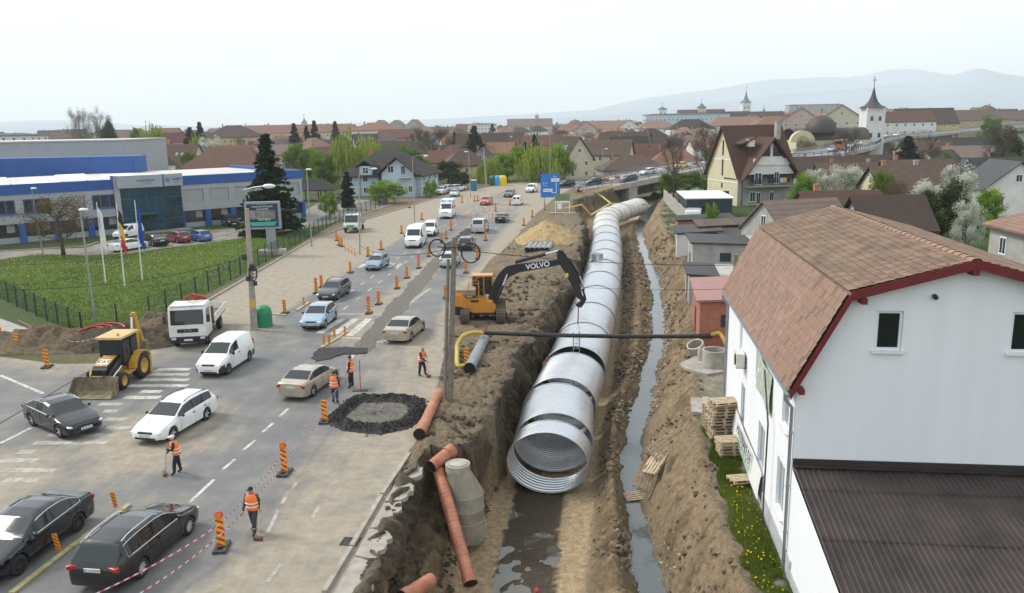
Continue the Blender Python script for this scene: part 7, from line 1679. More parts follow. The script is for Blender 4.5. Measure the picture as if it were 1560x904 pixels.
def tree_proto(kind,seed=1):
 key = (kind,seed)
 if key in _tp: return _tp[key]
 rd = np.random.default_rng(seed * 31 + len(kind)); h = 10.0
 if kind == 'spruce' or kind == 'column':
  mb = MB(); mb.cyl((0,0,-.4),(0,0,h * .97),.16,.02,7); P = []; tn = []
  R0 = 2.4 if kind == 'spruce' else 1.25
  for i in range(30):
   z = h * (.06 + .92 * i / 30); rr = R0 * (1 - (i / 30) ** 1.1) + .12; nb = int(9 - i * .16)
   if kind == 'column': rr = R0 * math.sin(min(1,(1 - i / 30) * 1.5) * 1.57) + .08
   for k in range(max(4,nb)):
    a = rd.uniform(0,6.283); L = rr * rd.uniform(.72,1.12)
    m_ = int(40 * L / 2.4 + 12); t = rd.random(m_) ** .7; wz = -(t ** 1.6) * L * .42 + rd.normal(0,.06,m_) + (.25 * t * t * L if kind == 'spruce' else .5 * t * L); wd = rd.normal(0,.13 + .1 * (1 - t),m_)
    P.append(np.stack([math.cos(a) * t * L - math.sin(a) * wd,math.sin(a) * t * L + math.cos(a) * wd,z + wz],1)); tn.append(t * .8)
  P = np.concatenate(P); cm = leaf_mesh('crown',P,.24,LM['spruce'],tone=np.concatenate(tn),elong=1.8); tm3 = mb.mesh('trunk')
 elif kind == 'bare':
  mb,tips = branches(h,3.6,9,seed,levels=3,t0=.28); tm3 = mb.mesh('trunk')
  T = np.array([t[:] for t in tips]); P = np.repeat(T,4,0) + rd.normal(0,.35,(len(T) * 4,3)); cm = leaf_mesh('crown',P,.03,LM['twig'],elong=24)
 else:
  lv = 2; sp = 1.0
  mb,tips = branches(h * (.9 if kind != 'bush' else .8),3.2 if kind != 'bush' else 4.0,13,seed,lift=.25,levels=1 if kind != 'bud' else 2,t0=.25 if kind == 'bud' else .1); tm3 = mb.mesh('trunk')
  T = np.array([t[:] for t in tips]); nC = len(T); C2 = T + rd.normal(0,.35,T.shape)
  if kind == 'willow':
   P = []; tn = []
   for c_ in C2:
    for s_ in range(5):
     o_ = c_ + rd.normal(0,.75,3); L = rd.uniform(1.5,4.2); m_ = 26; t = np.linspace(0,1,m_)
     P.append(o_ + np.stack([rd.normal(0,.05,m_) + t * rd.normal(0,.25),rd.normal(0,.05,m_) + t * rd.normal(0,.25),-t * L],1)); tn.append(np.full(m_,rd.uniform(.25,.9)))
   P = np.concatenate(P); tn = np.concatenate(tn); P[:,2] = np.maximum(P[:,2],.3); cm = leaf_mesh('crown',P,.15,LM['willow'],tone=tn,elong=3.0,droop=True)
  else:
   per = {'bud': 18,'blossom': 110}.get(kind,105); P = []; tn = []
   for c_ in C2:
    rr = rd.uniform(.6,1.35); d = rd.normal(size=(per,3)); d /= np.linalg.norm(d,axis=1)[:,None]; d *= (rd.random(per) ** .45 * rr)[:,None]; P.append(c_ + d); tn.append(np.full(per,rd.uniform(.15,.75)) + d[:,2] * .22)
   P = np.concatenate(P); tn = np.concatenate(tn); P[:,2] = np.maximum(P[:,2],.15)
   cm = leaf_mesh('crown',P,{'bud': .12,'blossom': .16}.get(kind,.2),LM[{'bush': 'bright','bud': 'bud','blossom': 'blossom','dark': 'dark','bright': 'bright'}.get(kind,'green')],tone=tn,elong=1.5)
 tm3.materials.append(M_BARK); tm3.polygons.foreach_set('use_smooth',[True] * len(tm3.polygons)); _tp[key] = (tm3,cm); return _tp[key]
def tree(kind,loc,h,wd,label,cat='tree',seed=1,name=None,group=None,rz=None):
 tm3,cm = tree_proto(kind,seed); w0 = {'spruce': 4.6,'column': 2.5,'bare': 8.5,'bush': 9.0}.get(kind,8.0)
 o_ = thing(name or {'spruce': 'spruce_tree','column': 'column_conifer','bare': 'bare_tree','willow': 'willow_tree','blossom': 'blossom_tree','bush': 'bush'}.get(kind,'leafy_tree'),label,cat,loc,random.uniform(0,6.28) if rz is None else rz,group)
 o_.scale = (wd / w0,wd / w0,h / 10.0 if kind in ('spruce','column') else h / 9.3); share('trunk',tm3,o_); share('crown',cm,o_); return o_
def tree_px(kind,px,pytop,Y,wpx,label,zg=0.0,**kw):
 p = AT(px,pytop,Y); return tree(kind,(p.x,Y,zg),max(1.0,p.z - zg),wpx * Y / 1215,label,**kw)
b0 = G(97,389); tree('bud',b0,6.6,8.0,'small brown budding tree on the lawn before the office block',seed=2)
tree_px('spruce',403,199,110,92,'tall dark spruce before the office block behind the billboard',seed=3)
tree_px('column',527,260,141,20,'dark columnar conifer left of the ice blue house')
tree_px('willow',531,203,205,62,'tall yellow-green willow behind the columnar conifer',seed=1)
tree_px('willow',562,216,215,46,'willow leaning towards the ice blue house roof',seed=2)
tree_px('green',450,219,190,46,'pale green tree right of the spruce behind the office block',seed=2)
tree_px('green',492,237,178,46,'round green tree over the garden pavilion',seed=3)
tree_px('bright',478,230,200,40,'green tree between the pavilion and the willow',seed=4)
tree_px('bush',586,277,152,60,'yellow-green bush before the ice blue house',cat='bush',seed=2)
tree_px('bush',500,292,128,30,'low shrub by the fence near the columnar conifer',cat='bush',seed=3)
tree_px('bush',655,276,163,26,'green shrub at the road side right of the ice blue house',cat='bush',seed=4)
tree_px('green',622,223,225,50,'yellow-green tree behind the ice blue house ridge',seed=5)
tree_px('dark',682,246,205,50,'dark evergreen shrubbery right of the ice blue house',seed=3)
for i,(x,y,w_) in enumerate(((748,240,34),(772,232,44),(798,226,50),(822,221,54),(846,222,48),(862,238,34),(735,250,26))): tree_px('bright' if i % 3 else 'willow',x,y,202 + (i % 3) * 5,w_,f'{ordn[i]} bright green tree of the row beside the road before the beige gable',seed=2 + i % 4)
tree_px('bare',660,206,260,70,'brown leafless tree right of the ice blue house',seed=2)
for i,(x,y,Y,w_) in enumerate(((447,186,330,22),(478,182,360,20),(466,190,350,18),(510,183,400,20),(303,184,330,22),(288,192,320,26),(722,190,300,30),(692,200,330,14),(700,202,330,12),(800,215,280,12),(814,203,280,18),(1385,205,190,42),(750,188,700,14),(1230,176,420,12),(1237,178,420,12))):
 tree_px('spruce',x,y,Y,w_ * 1.55,('dark conifer left of the orange barracks','dark conifer behind the orange barracks wing','short conifer between two taller ones by the barracks','pale tall conifer before the white school','conifer behind the yellow willow left of the institution','spreading conifer left of the institution','big dark spruce above the roadside cottages','small conifer left in a pair near the turret house','smaller conifer right in a pair near the turret house','small dark conifer above the willow row','dark conifer beside the red roofed house','broad dark conifer below the bridge','distant conifer on the skyline by the white slab block','conifer left in the pair by the pale green flats','conifer right in the pair by the pale green flats')[i],seed=1 + i % 3)
for i,(k,x,y,Y,w_,lab) in enumerate((('willow',232,192,320,40,'yellow-green willow behind the grey factory hall'),('green',208,196,330,26,'small green tree left of the willow behind the hall'),('willow',300,206,300,26,'yellow willow before the conifers'),('blossom',318,213,280,40,'white blossoming tree before the old institution'),('bare',150,182,330,40,'bare poplar group right of the plant room'),('bare',118,180,340,34,'bare tree behind the plant room'),('dark',165,186,320,30,'dark bushy tree behind the hall roof'),('bare',640,205,300,60,'grey leafless tree behind the turret house'),
 ('blossom',1243,262,132,40,'blossoming tree beside the grey house wall'),('bright',1228,268,122,42,'green tree at the corner of the grey house'),('blossom',1290,252,128,62,'wide white blossom tree behind the rust roof'),('blossom',1262,262,126,40,'low white blossom tree beside the wide one'),('green',1345,262,118,40,'fresh green tree before the old farmhouse'),('bud',1365,276,105,40,'brown shrub mass before the farmhouse'),('blossom',1412,275,92,66,'white blossom tree in the garden behind the white house'),('blossom',1466,258,104,62,'tall white blossom tree before the black roofed house'),('dark',1440,285,88,84,'olive green tree in the middle of the garden'),('blossom',1476,308,84,50,'low blossom tree by the garden shed'),('bright',1510,288,98,46,'green shrub before the wide window of the black roofed house'),('dark',1420,330,80,60,'dark green undergrowth behind the white house ridge'),
 ('bare',1076,205,172,50,'bare tree before the bridge left of the yellow gable'),('bare',1028,222,158,46,'thin bare tree on the bank before the bridge'),('green',1050,262,165,50,'pale green willow bush under the bridge'),('green',1020,265,160,40,'green bush on the bank beside the bridge pier'),('bright',1075,272,168,46,'green shrubbery between the bridge and the yellow gable'),('bare',1290,205,205,50,'bare tree under the bridge near the red truck'),('bare',1365,220,200,40,'leafless tree left of the broad conifer'),('bare',1420,226,180,44,'leafless tree below the far bridge'),('dark',1536,205,170,60,'brown-green tree at the far end of the bridge'),('bare',1520,205,160,60,'leafless tree before the brown-green one'),('green',1512,178,380,36,'round green tree beside the grey flats'),('green',1440,236,170,44,'green bush before the white cottage below the bridge'),('green',1545,236,160,40,'green hedge tree behind the black roof'),('bush',1085,312,98,22,'young leafy shrub beside the red shed'),('dark',700,262,185,40,'dark bush by the roadside cottage'))):
 tree_px(k,x,y,Y,w_,lab,seed=1 + i % 4,zg=-1.0 if k in ('bare',) and x < 1100 else 0)
r3 = random.Random(9)
for i in range(170):
 Y = r3.uniform(240,900); px = r3.uniform(-40,1600)
 if Y < 330 and (420 < px < 960 or px < 240): continue
 k,nm = r3.choice((('green','green'),('dark','dark olive'),('bud','brown budding'),('bare','leafless'),('spruce','conifer'),('willow','yellow-green'),('bud','brown budding')))
 p = AT(px,200,Y); hh = r3.uniform(5,9); tree(k,(p.x,Y,ground_z(p.x,Y)),hh,hh * (.45 if k == 'spruce' else .9),f'{"far" if Y > 500 else "small"} {nm} tree among the town roofs',seed=1 + i % 4,group=f'{"far" if Y > 500 else "near"} {nm} trees in the town')
P = []; 
for i in range(2600):
 Y = r3.uniform(900,3200); px = r3.uniform(-100,1660); p = AT(px,200,Y); P.append((p.x,Y,ground_z(p.x,Y) + 3 + r3.uniform(-2,2)))
P = np.array(P); fm_ = leaf_mesh('woodland',np.repeat(P,6,0) + nrg.normal(0,1,(len(P) * 6,3)) * np.array((12,12,2.0)),6.0,LM['dark'],elong=1.3); o_ = bpy.data.objects.new('woodland',fm_); C.objects.link(o_); tag(o_,'hazy belt of woods and gardens beyond the town','woodland',kind='stuff')
M_LAWN = soil_mat('lawn',color=(.075,.125,.02),bump=.6,sc=.4)
def flat(name,pts,z,mm,kind='structure',dust=None):
 b2 = MB(); b2.poly([(p.x,p.y,z) for p in pts]); o_ = b2.build(name,mm,fix=False); tag(o_,kind=kind)
 if dust is not None: a2 = o_.data.attributes.new('dust','FLOAT','POINT'); a2.data.foreach_set('value',[dust] * len(pts))
 return o_
LP = [Vector(q) for q in ((-30.2,55.6,0),(-26.8,62,0),(-26.4,84,0),(-26.2,118,0),(-25.6,140,0),(-31,150,0),(-40,141,0),(-48,119,0),(-57,98,0),(-78,86,0),(-78,70,0),(-44.4,69.2,0))]
flat('lawn',LP,.012,M_LAWN)
pk_ = [G(*q) for q in ((0,396),(60,388),(130,390),(200,386),(240,380),(310,372),(440,352),(500,342),(600,312),(560,305),(500,302),(470,318),(440,342),(300,352),(262,356),(170,366),(130,378),(0,384))]
flat('parking_road',pk_,.03,M_ASPH,dust=.35)
b = MB(); kp = [G(*q) for q in ((0,384),(60,381),(130,377),(150,370))]
for a,c in zip(kp,kp[1:]): b.bar((a.x,a.y,.08),(c.x,c.y,.08),.2,.18)
o_ = b.build('kerb',M_SLAB); tag(o_,kind='structure')
from mathutils.geometry import tessellate_polygon
def inpoly(x,y,poly):
 c_ = False; j = len(poly) - 1
 for i in range(len(poly)):
  xi,yi,xj,yj = poly[i].x,poly[i].y,poly[j].x,poly[j].y
  if (yi > y) != (yj > y) and x < (xj - xi) * (y - yi) / (yj - yi) + xi: c_ = not c_
  j = i
 return c_
def blades(name,label,pts,hgt,wd,mm,kind='stuff',cat='grass'):
 n = len(pts); P = np.array(pts); a = nrg.uniform(0,6.283,n); d = np.stack([np.cos(a),np.sin(a),a * 0],1) * wd / 2; h = hgt * nrg.uniform(.5,1.3,n); ln = nrg.normal(0,.35,(n,2)) * h[:,None]
 V = np.stack([P - d,P + d,P + np.concatenate([ln,h[:,None]],1)],1).reshape(-1,3); me = bpy.data.meshes.new(name); me.vertices.add(n * 3); me.vertices.foreach_set('co',V.ravel()); me.loops.add(n * 3); me.loops.foreach_set('vertex_index',np.arange(n * 3)); me.polygons.add(n); me.polygons.foreach_set('loop_start',np.arange(0,n * 3,3)); me.polygons.foreach_set('loop_total',np.full(n,3))
 tn = np.clip(.5 + fbm(P[:,0] * .8 + P[:,1] * .6,P[:,1] * .8 - P[:,0] * .6,5,.22,.65) * .75 + nrg.normal(0,.18,n),0,1); a2 = me.attributes.new('tone','FLOAT','POINT'); a2.data.foreach_set('value',np.repeat(tn,3).astype(np.float32)); me.materials.append(mm); me.update()
 o_ = bpy.data.objects.new(name,me); C.objects.link(o_); tag(o_,label,cat,kind=kind); return o_
pp = []; fl_ = []
while len(pp) < 52000:
 x,y = r3.uniform(-70,-25.5),55 + 85 * r3.random() ** 1.5
 if inpoly(x,y,LP) and not inpoly(x,y,pk_):
  pp.append((x,y,.01))
  if y > 78 and y < 100 and r3.random() < .02: fl_.append((x,y,.2))
blades('lawn_grass','rough green grass of the lawn before the office block',pp,.17,.07,LM['grass'])
o_ = bpy.data.objects.new('dandelions',leaf_mesh('dandelions',np.array(fl_),.13,LM['yellow'],elong=1)); C.objects.link(o_); tag(o_,'yellow dandelions scattered over the lawn','flowers',kind='stuff')
pp = []; fl_ = []
nq = 60000; y = np.where(nrg.random(nq) < .75,nrg.uniform(22.5,37,nq),nrg.uniform(60,140,nq)); bx = f_bank(y); x = bx + np.where(y < 40,nrg.uniform(.1,1.7,nq),nrg.uniform(.2,4.0,nq)); g_ = fbm(x,y,3,.6)
ok = np.where(y < 40,(x < 8.55 + .12 * (y - 24)) & (x > bx + .35 + g_ * .5) & (g_ > -.3),g_ > .12 - .12 * (y > 95)); x,y = x[ok],y[ok]; zz = base_z(x,y) - .02
pp = np.stack([x,y,zz],1); k2 = (y < 30) & (nrg.random(len(y)) < .006); fl_ = pp[k2] + np.array((0,0,.24))
blades('verge_grass','deep green tufted grass along the bank and the white house',pp,.22,.05,LM['grass'])
o_ = bpy.data.objects.new('dandelions',leaf_mesh('dandelions',np.array(fl_),.085,LM['yellow'],elong=1)); C.objects.link(o_); tag(o_,'yellow dandelions in the grass beside the white house','flowers',kind='stuff')
scatter('rubble','grey rubble along the foot of the white house wall',M_STONE,260,lambda y: 8.35 + .12 * (y - 24) + U(-.35,.2),.07,24,37)
# ================================================================ street furniture, fences, signs
M_FENCE = mat('fence_green',(.02,.045,.05),.5,.2,var=.15); M_POLE = mat('weathered_pole',(.20,.175,.14),.9,var=.25,vscale=4); M_CPOLE = mat('concrete_pole',(.33,.30,.26),.9,var=.2,vscale=3); M_LPOST = mat('lamp_post_steel',(.30,.32,.33),.5,.4,var=.12); M_LHEAD = mat('lamp_head',(.72,.72,.70),.4,var=.05)
kr = thing('roadside_kerb','concrete kerb between the dusty roadside and the lawn fence','kerb')
yk = 62.0
while yk < 168:
 x0,x1 = float(f_roadl(yk)),float(f_roadl(yk + 2.95)); b = MB(); b.bar((x0 - .1,yk,.07),(x1 - .1,yk + 2.95,.07),.2,.16); b.build('kerb_stone',M_SLAB,kr); yk += 3
def fence(label,pts,step=2.5,h=1.8):
 fr = thing('wire_fence',label,'fence'); pm_ = MB(); pm_.box((0,0,h / 2),(.09,.09,h + .1)); pm_ = pm_.mesh('post'); pm_.materials.append(M_FENCE); wi = MB()
 for a,c in zip(pts,pts[1:]):
  a = Vector(a); c = Vector(c); L = (c - a).length; n = max(1,round(L / step)); d = (c - a) / n
  for i in range(n):
   p = a + d * i; q = p + d; share('post',pm_,fr,loc=p)
   for k in range(7): z = .1 + k * (h - .15) / 6; wi.bar((p.x,p.y,z),(q.x,q.y,z),.014)
   for k in range(1,14): r_ = p.lerp(q,k / 14); wi.bar((r_.x,r_.y,.1),(r_.x,r_.y,h - .05),.012)
 share('post',pm_,fr,loc=pts[-1]); tag(wi.build('wire_mesh',M_FENCE,fr,fix=False),kind='stuff')
fence('dark green wire fence along the roadside of the lawn',[(-29.9,54.9,0),(-27.4,60,0),(-26.9,68,0),(-26.4,84,0),(-26.2,118,0),(-25,132,0),(-22.5,150,0)])
fence('dark green wire fence along the side street edge of the lawn',[(-29.9,54.9,0),(-44.4,69.2,0),(-60,84,0)],2.4)
b = MB(); b.poly([(p.x,p.y,.10) for p in (G(0,487),G(82,517),G(55,524),G(0,506))]); o_ = b.build('pavement',M_SLAB,fix=False); tag(o_,kind='structure')
def pole(name,label,base,top,r0,r1,mm,cat='pole',group=None,n=8):
 base = Vector(base); top = Vector(top); o_ = thing(name,label,cat,base,0,group); b2 = MB(); b2.cyl((0,0,-.3),top - base,r0,r1,n); b2.build('shaft',mm,o_,smooth=True); return o_
def lamp(label,bpx,tpx,arm=None,mm=None,r=.09):
 base = G(*bpx); top = AT(*tpx,base.y); o_ = pole('street_lamp',label,base,top,r,r * .6,mm or M_LPOST,'street lamp'); t = top - base
 hd = t + (Vector((arm[0],0,arm[1])) if arm else Vector((.25,0,.05)))
 b2 = MB(); b2.tube([t,t.lerp(hd,.4) + Vector((0,0,.2 if arm else 0)),hd],.04,6); b2.build('arm',mm or M_LPOST,o_)
 b2 = MB(); b2.ball(hd,(.38,.17,.12),10,6); b2.build('head',M_LHEAD,o_,smooth=True); return o_
lamp('grey lamp post inside the lawn fence near the backhoe',(147,500),(122,321)); lamp('tall grey lamp post behind the brown budding tree',(66,391),(48,288)); lamp('grey lamp post by the fence right of the billboard',(475,376),(467,259))
lamp('slim lamp post beside the pale green pickup with curved arm',(548,388),(547,266),(1.7,.6),M_CPOLE); lamp('lamp post with round sign plate beside the ambulance',(632,340),(628,240),(2.0,.2),M_CPOLE); lamp('lamp post on the traffic island by the blue cabin',(717,302),(714,232),(-.5,.1),M_CPOLE)
lamp('lamp post behind the blue direction sign',(838,292),(838,205),(-.8,.4)); lamp('lamp post at the start of the bridge railing',(918,288),(918,228),(.8,.1)); lamp('slim lamp post on the bridge above the yellow car',(1000,256),(985,195),(-.8,.1))
pole('concrete_mast','pale concrete mast beside the recycling bins',G(741,285),AT(737,227,G(741,285).y),.22,.15,M_CPOLE)
tp = pole('utility_pole','weathered pole with cable coils beside the excavator',G(685,617),AT(692,362,39.9),.17,.13,M_POLE)
b = MB(); b.cyl((-.28,.0,-.2),AT(683,395,39.9) - tp.location,.11,.09,8); b.build('strut',M_POLE,tp,smooth=True)
T0 = AT(692,378,39.9)
for i,(px,py,rr) in enumerate(((717,386,.42),(666,378,.36))):
 q = AT(px,py,39.6) - tp.location; b = MB()
 for k in range(3): b.tube([(q.x + (rr + .03 * k) * math.cos(t),q.y + .04 * k,q.z + (rr + .02 * k) * 1.1 * math.sin(t)) for t in np.linspace(0,6.283,22)],.015,5)
 b.build('cable_coil',M_CABLE,tp)
b = MB(); b.tube([AT(666,376,39.7) - tp.location,AT(680,378,39.7) - tp.location,AT(692,377,39.7) - tp.location,AT(706,380,39.7) - tp.location],.03,5); b.build('cable_loop',M_CABLE,tp)
cp = pole('utility_pole','tall concrete pole with lamp arm beside the green bell container',G(387,503),AT(376,318,56.3),.26,.15,M_CPOLE)
q = AT(374,312,56.3) - cp.location; e = AT(402,284,55.5) - cp.location
b = MB(); b.tube([q,q + Vector((-.05,0,1.0)),q.lerp(e,.5) + Vector((0,0,.55)),e],.05,6); b.build('lamp_arm',M_LPOST,cp,smooth=True); b = MB(); b.ball(e + Vector((.35,0,0)),(.45,.2,.16),10,6); b.build('lamp_head',M_LHEAD,cp,smooth=True)
for i,(px,py,s_) in enumerate(((372,392,.25),(384,408,.3),(378,425,.22),(389,432,.2))): c_ = AT(px,py,56.0) - cp.location; b = MB(); b.box(c_,(s_,.25,s_ * 1.5)); b.build('junction_box',M_TRIM,cp)
for i in range(2): b = MB(); q = AT(386,414 + 4 * i,56) - cp.location; b.tube([(q.x + .28 * math.cos(t),q.y - .1,q.z + .45 * math.sin(t)) for t in np.linspace(0,6.28,16)],.04,5); b.build('cable_coil',M_CABLE,cp)
b = MB(); q = AT(385,463,55.95) - cp.location; b.box(q,(.3,.03,.5)); b.build('warning_plate',mat('warning_yellow',(.62,.42,.05),.6,var=.1),cp)
sp_ = pole('shed_pole','short old wooden pole between the sheds and the white house',(AT(1117,600,43).x,43,-.3),AT(1121,388,43),.15,.12,M_POLE)
def wire(label,a,c,sag,r=.022):
 a = Vector(a); c = Vector(c); b2 = MB(); b2.tube([a.lerp(c,t) + Vector((0,0,-4 * sag * t * (1 - t))) for t in np.linspace(0,1,17)],r,4,caps=False); o_ = b2.build('overhead_wire',M_CABLE); tag(o_,label,'wire')
wire('overhead wire from the weathered pole across the trench to the shed pole',AT(697,380,39.9),AT(1121,404,43),.25); wire('lower overhead wire across the trench to the white house',AT(693,420,39.9),AT(1122,440,38),.3,.012)
wire('overhead wire from the weathered pole towards the slim lamp post',AT(690,378,39.9),AT(547,374,90),.7); wire('overhead wire running from the concrete pole to the side street',AT(376,392,56.3),AT(-60,440,50),.8); wire('second overhead wire sagging from the concrete pole over the lawn fence',AT(374,350,56.3),AT(-60,402,62),.9,.015)
for i in range(3): wire(('upper','middle','lower')[i] + ' cable between the slim lamp post and the roadside fence',AT(547,300 + 8 * i,90),AT(500,336 + i * 6,110),.4,.02)
M_BY = mat('board_yellow',(.78,.42,.03),.5,var=.06); M_BR = mat('board_red',(.55,.04,.02),.5,var=.08); M_RUB = mat('rubber_base',(.055,.055,.053),.9,var=.25); M_YK = mat('yellow_divider',(.40,.34,.17),.7,var=.25)
def board_meshes(h,w_):
 st_ = []; n = 9
 for c_ in (0,1):
  b2 = MB()
  for i in range(-2,n + 2):
   if i % 2 != c_: continue
   z0 = .12 + i * h / n; pl_ = [(-w_ / 2,z0),(w_ / 2,z0 - .12),(w_ / 2,z0 + h / n - .12),(-w_ / 2,z0 + h / n)]; pl_ = [(x,min(max(z,.1),.1 + h)) for x,z in pl_]
   if max(z for _,z in pl_) - min(z for _,z in pl_) < .02: continue
   for yy in (-.016,.016): b2.poly([(x,yy,z) for x,z in pl_])
  m2 = b2.mesh('stripe'); m2.materials.append((M_BR,M_BY)[c_]); st_.append(m2)
 b2 = MB(); b2.box((0,0,.1 + h / 2),(w_ + .012,.026,h + .012)); bm2 = b2.mesh('panel'); bm2.materials.append(M_BY); return bm2,st_
BIG = board_meshes(1.0,.26); SML = board_meshes(.62,.15)
b2 = MB()
for s_ in (-1,1): b2.box((s_ * .16,0,.05),(.12,.82,.10))
for k in (-.32,0,.32): b2.box((0,k,.045),(.42,.14,.08))
BASE = b2.mesh('foot'); BASE.materials.append(M_RUB); b2 = MB(); b2.cyl((0,-.06,1.23),(0,.06,1.23),.115,n=14); LMPM = b2.mesh('warning_lamp'); LMPM.materials.append(M_AMBER); b2 = MB(); b2.cyl((0,-.04,1.23),(0,.04,1.23),.14,n=14); RIMM = b2.mesh('lamp_rim'); RIMM.materials.append(M_BR)
def board(px,py,where,lampd=False,small=False,foot=True,tilt=0.0,xy=None):
 p = xy or G(px,py); o_ = thing('barrier_board',(('small ' if small else '') + 'striped board' + (' with round amber lamp ' if lampd else ' ') + where),'barrier board',(p.x,p.y,.01),R(U(-12,12)),'striped barrier boards'); o_.rotation_euler[1] = tilt
 bm2,st_ = SML if small else BIG; q = share('board',bm2,o_,loc=(0,0,.0))
 for m2 in st_: share('stripe',m2,q)
 if foot: share('rubber_foot',BASE,o_)
 if lampd: share('warning_lamp',LMPM,o_); share('lamp_rim',RIMM,o_)
for a in (((72,560),'before the earth bank left of the backhoe'),((27,533),'by the side street pavement'),((2,522),'at the corner of the side street pavement'),((495,643),'holding the tape by the asphalt ring'),((577,464),'second in the median row from the zebra crossing'),((605,440),'third in the median row from the zebra crossing'),((620,424),'fourth in the median row from the zebra crossing'),((673,370),'in the pair beside the high-roofed delivery van, front one'),((680,364),'in the pair beside the high-roofed delivery van, rear one'),((643,335),'on the dusty roadside right of the lamp post with round plate'),((612,356),'on the dusty roadside beyond the pale green pickup'),((581,381),'at the far faded crosswalk'),((561,391),'at the foot of the slim lamp post'),((534,416),'left of the pale blue-grey estate car'),((434,478),'on a yellow strip beside the green bell container'),((490,438),'behind the lamp board by the dark grey estate car'),((513,367),'front left of the pale green pickup'),((517,374),'in the pair before the pale green pickup'),((521,376),'nearest the hoop fence before the pale green pickup'),((624,317),'at the dug patch by the roadside hedge'),((710,416),'right of the silver hatchback'),((740,367),'behind the silver passenger van'),((711,558),'beside the long dark grey pipe'),((679,455),'behind the excavator tail'),((798,344),'left of the sand heap on the dusty lane'),((811,331),'before the sand heap towards the direction sign'),((830,320),'at the foot of the direction sign'),((777,313),'beside the small white van'),((878,298),'at the bridge railing start'),((723,307),'by the island lamp post'),((728,306),'right of the island lamp post'),((704,309),'left of the island lamp post')): board(*a[0],a[1])
for a in (((434,722),'upper one on the tape line near the broom workers'),((338,836),'beside the black estate car on the tape line'),((562,478),'at the zebra crossing in the median row'),((638,409),'in the median row past the pale blue-grey estate car'),((653,391),'in the median row before the delivery van'),((687,351),'before the ambulance'),((482,447),'left of the dark grey estate car'),((727,395),'right of the dark green hatchback'),((755,322),'beside the red hatchback')): board(*a[0],a[1],True)
for i,a in enumerate(((494,527),(502,527),(510,516),(526,513),(463,467),(178,777),(91,843))): board(*a,('first on the yellow strip before the fresh asphalt','second on the yellow strip before the fresh asphalt','third on the yellow strip before the fresh asphalt','last on the yellow strip at the zebra crossing','on the short yellow strip left of the light blue hatchback','at the tip of the yellow lane divider','halfway along the yellow lane divider')[i],small=True,foot=False,tilt=R(-8) if i > 4 else 0)
PST = MB(); PST.cyl((0,0,0),(0,0,.75),.05,n=8); PST.cyl((0,0,0),(0,0,.04),.14,n=8); PST = PST.mesh('post'); PST.materials.append(mat('orange_post',(.72,.17,.02),.5,var=.1)); b2 = MB(); b2.cyl((0,0,.45),(0,0,.58),.054,n=8); PBD = b2.mesh('reflector'); PBD.materials.append(M_FRAME)
for a in ((727,328),(737,325),(744,333),(750,329),(739,336),(734,335),(708,334),(717,331),(699,338),(720,338),(746,321),(758,325),(690,343),(713,306),(526,381),(531,384),(536,386),(541,389)):
 p = G(*a); o_ = thing('marker_post','slim orange marker post in the row dividing the lanes before the red hatchback' if a[0] > 600 else 'slim orange hoop post before the pale green pickup','marker post',(p.x,p.y,.01),0,'orange marker posts' if a[0] > 600 else 'hoop posts by the pickup'); share('post',PST,o_); share('reflector',PBD,o_)
for lab,pts in (('long yellow rubber lane divider between the two black cars',((18,906),(108,836),(198,770))),('yellow divider strip with four small boards',((489,531),(509,520),(530,506))),('short yellow divider strip by the light blue hatchback',((452,474),(472,461))),('yellow strip beside the bell container',((416,480),(437,481)))):
 o_ = thing('lane_divider',lab,'lane divider')
 for a,c in zip(pts,pts[1:]):
  a,c = G(*a),G(*c); n = max(1,round((c - a).length / 1.0))
  for i in range(n): p,q = a.lerp(c,i / n),a.lerp(c,(i + .96) / n); b = MB(); b.bar((p.x,p.y,.05),(q.x,q.y,.05),.2,.08); b.build('segment',M_YK,o_)
M_TW = mat('tape_white',(.75,.72,.72),.5,var=.05); M_TR = mat('tape_red',(.60,.07,.09),.5,var=.08)
def tape(label,pts,z0=.85):
 b2 = MB(); P3 = [Vector(p) for p in pts]
 for a,c in zip(P3,P3[1:]):
  n = max(2,int((c - a).length / .16))
  for i in range(n):
   p,q = [a.lerp(c,t) + Vector((0,0,-.5 * t * (1 - t))) for t in (i / n,(i + 1) / n)]; b2.cur = i % 2; b2.quad(p - Vector((0,0,.024)),q - Vector((0,0,.024)),q + Vector((0,0,.024)),p + Vector((0,0,.024)))
 o_ = b2.build('warning_tape',[M_TW,M_TR],fix=False); tag(o_,label,'tape')
def H(px,py,z=.9): p = G(px,py); p.z = z; return p
tape('upper red and white tape between the lamp boards',[H(150,948),H(338,836),H(434,722),H(495,643),H(533,588)]); tape('lower red and white tape between the lamp boards',[H(190,948,.6),H(340,838,.6),H(436,724,.6),H(497,645,.6),H(512,620,.85),H(535,590)]); tape('red and white tape along the earth bank behind the backhoe',[H(30,506),H(110,536,.7),H(150,534,.9),H(185,528)])
tpst = pole('tape_stand','thin red-topped post holding the tape end near the two workers',G(549,596),G(549,596) + Vector((.05,0,1.75)),.025,.025,M_BR); b = MB(); b.box((0,0,.02),(.8,.25,.05)); b.build('foot',M_RUB,tpst)
def text_plane(lines,parent,T,mm):
 for t,s_,x,z in lines: text_obj(t,s_,mm,parent,T @ Matrix.Translation((x,z,.0)),ext=.01)
p = G(418,388); bb = thing('billboard','framed advertising billboard on a single grey post','billboard',p,R(8)); z0 = AT(407,349,p.y).z; z1 = AT(407,307,p.y).z; wb = 52 * p.y / 1230
b = MB(); b.box((-.2,0,z0 / 2),(1.0,.5,z0)); b.build('post',M_LPOST,bb); b = MB(); b.box((-.2,0,.3),(3.0,1.6,.6),bev=.1); b.build('base',M_CONC,bb)
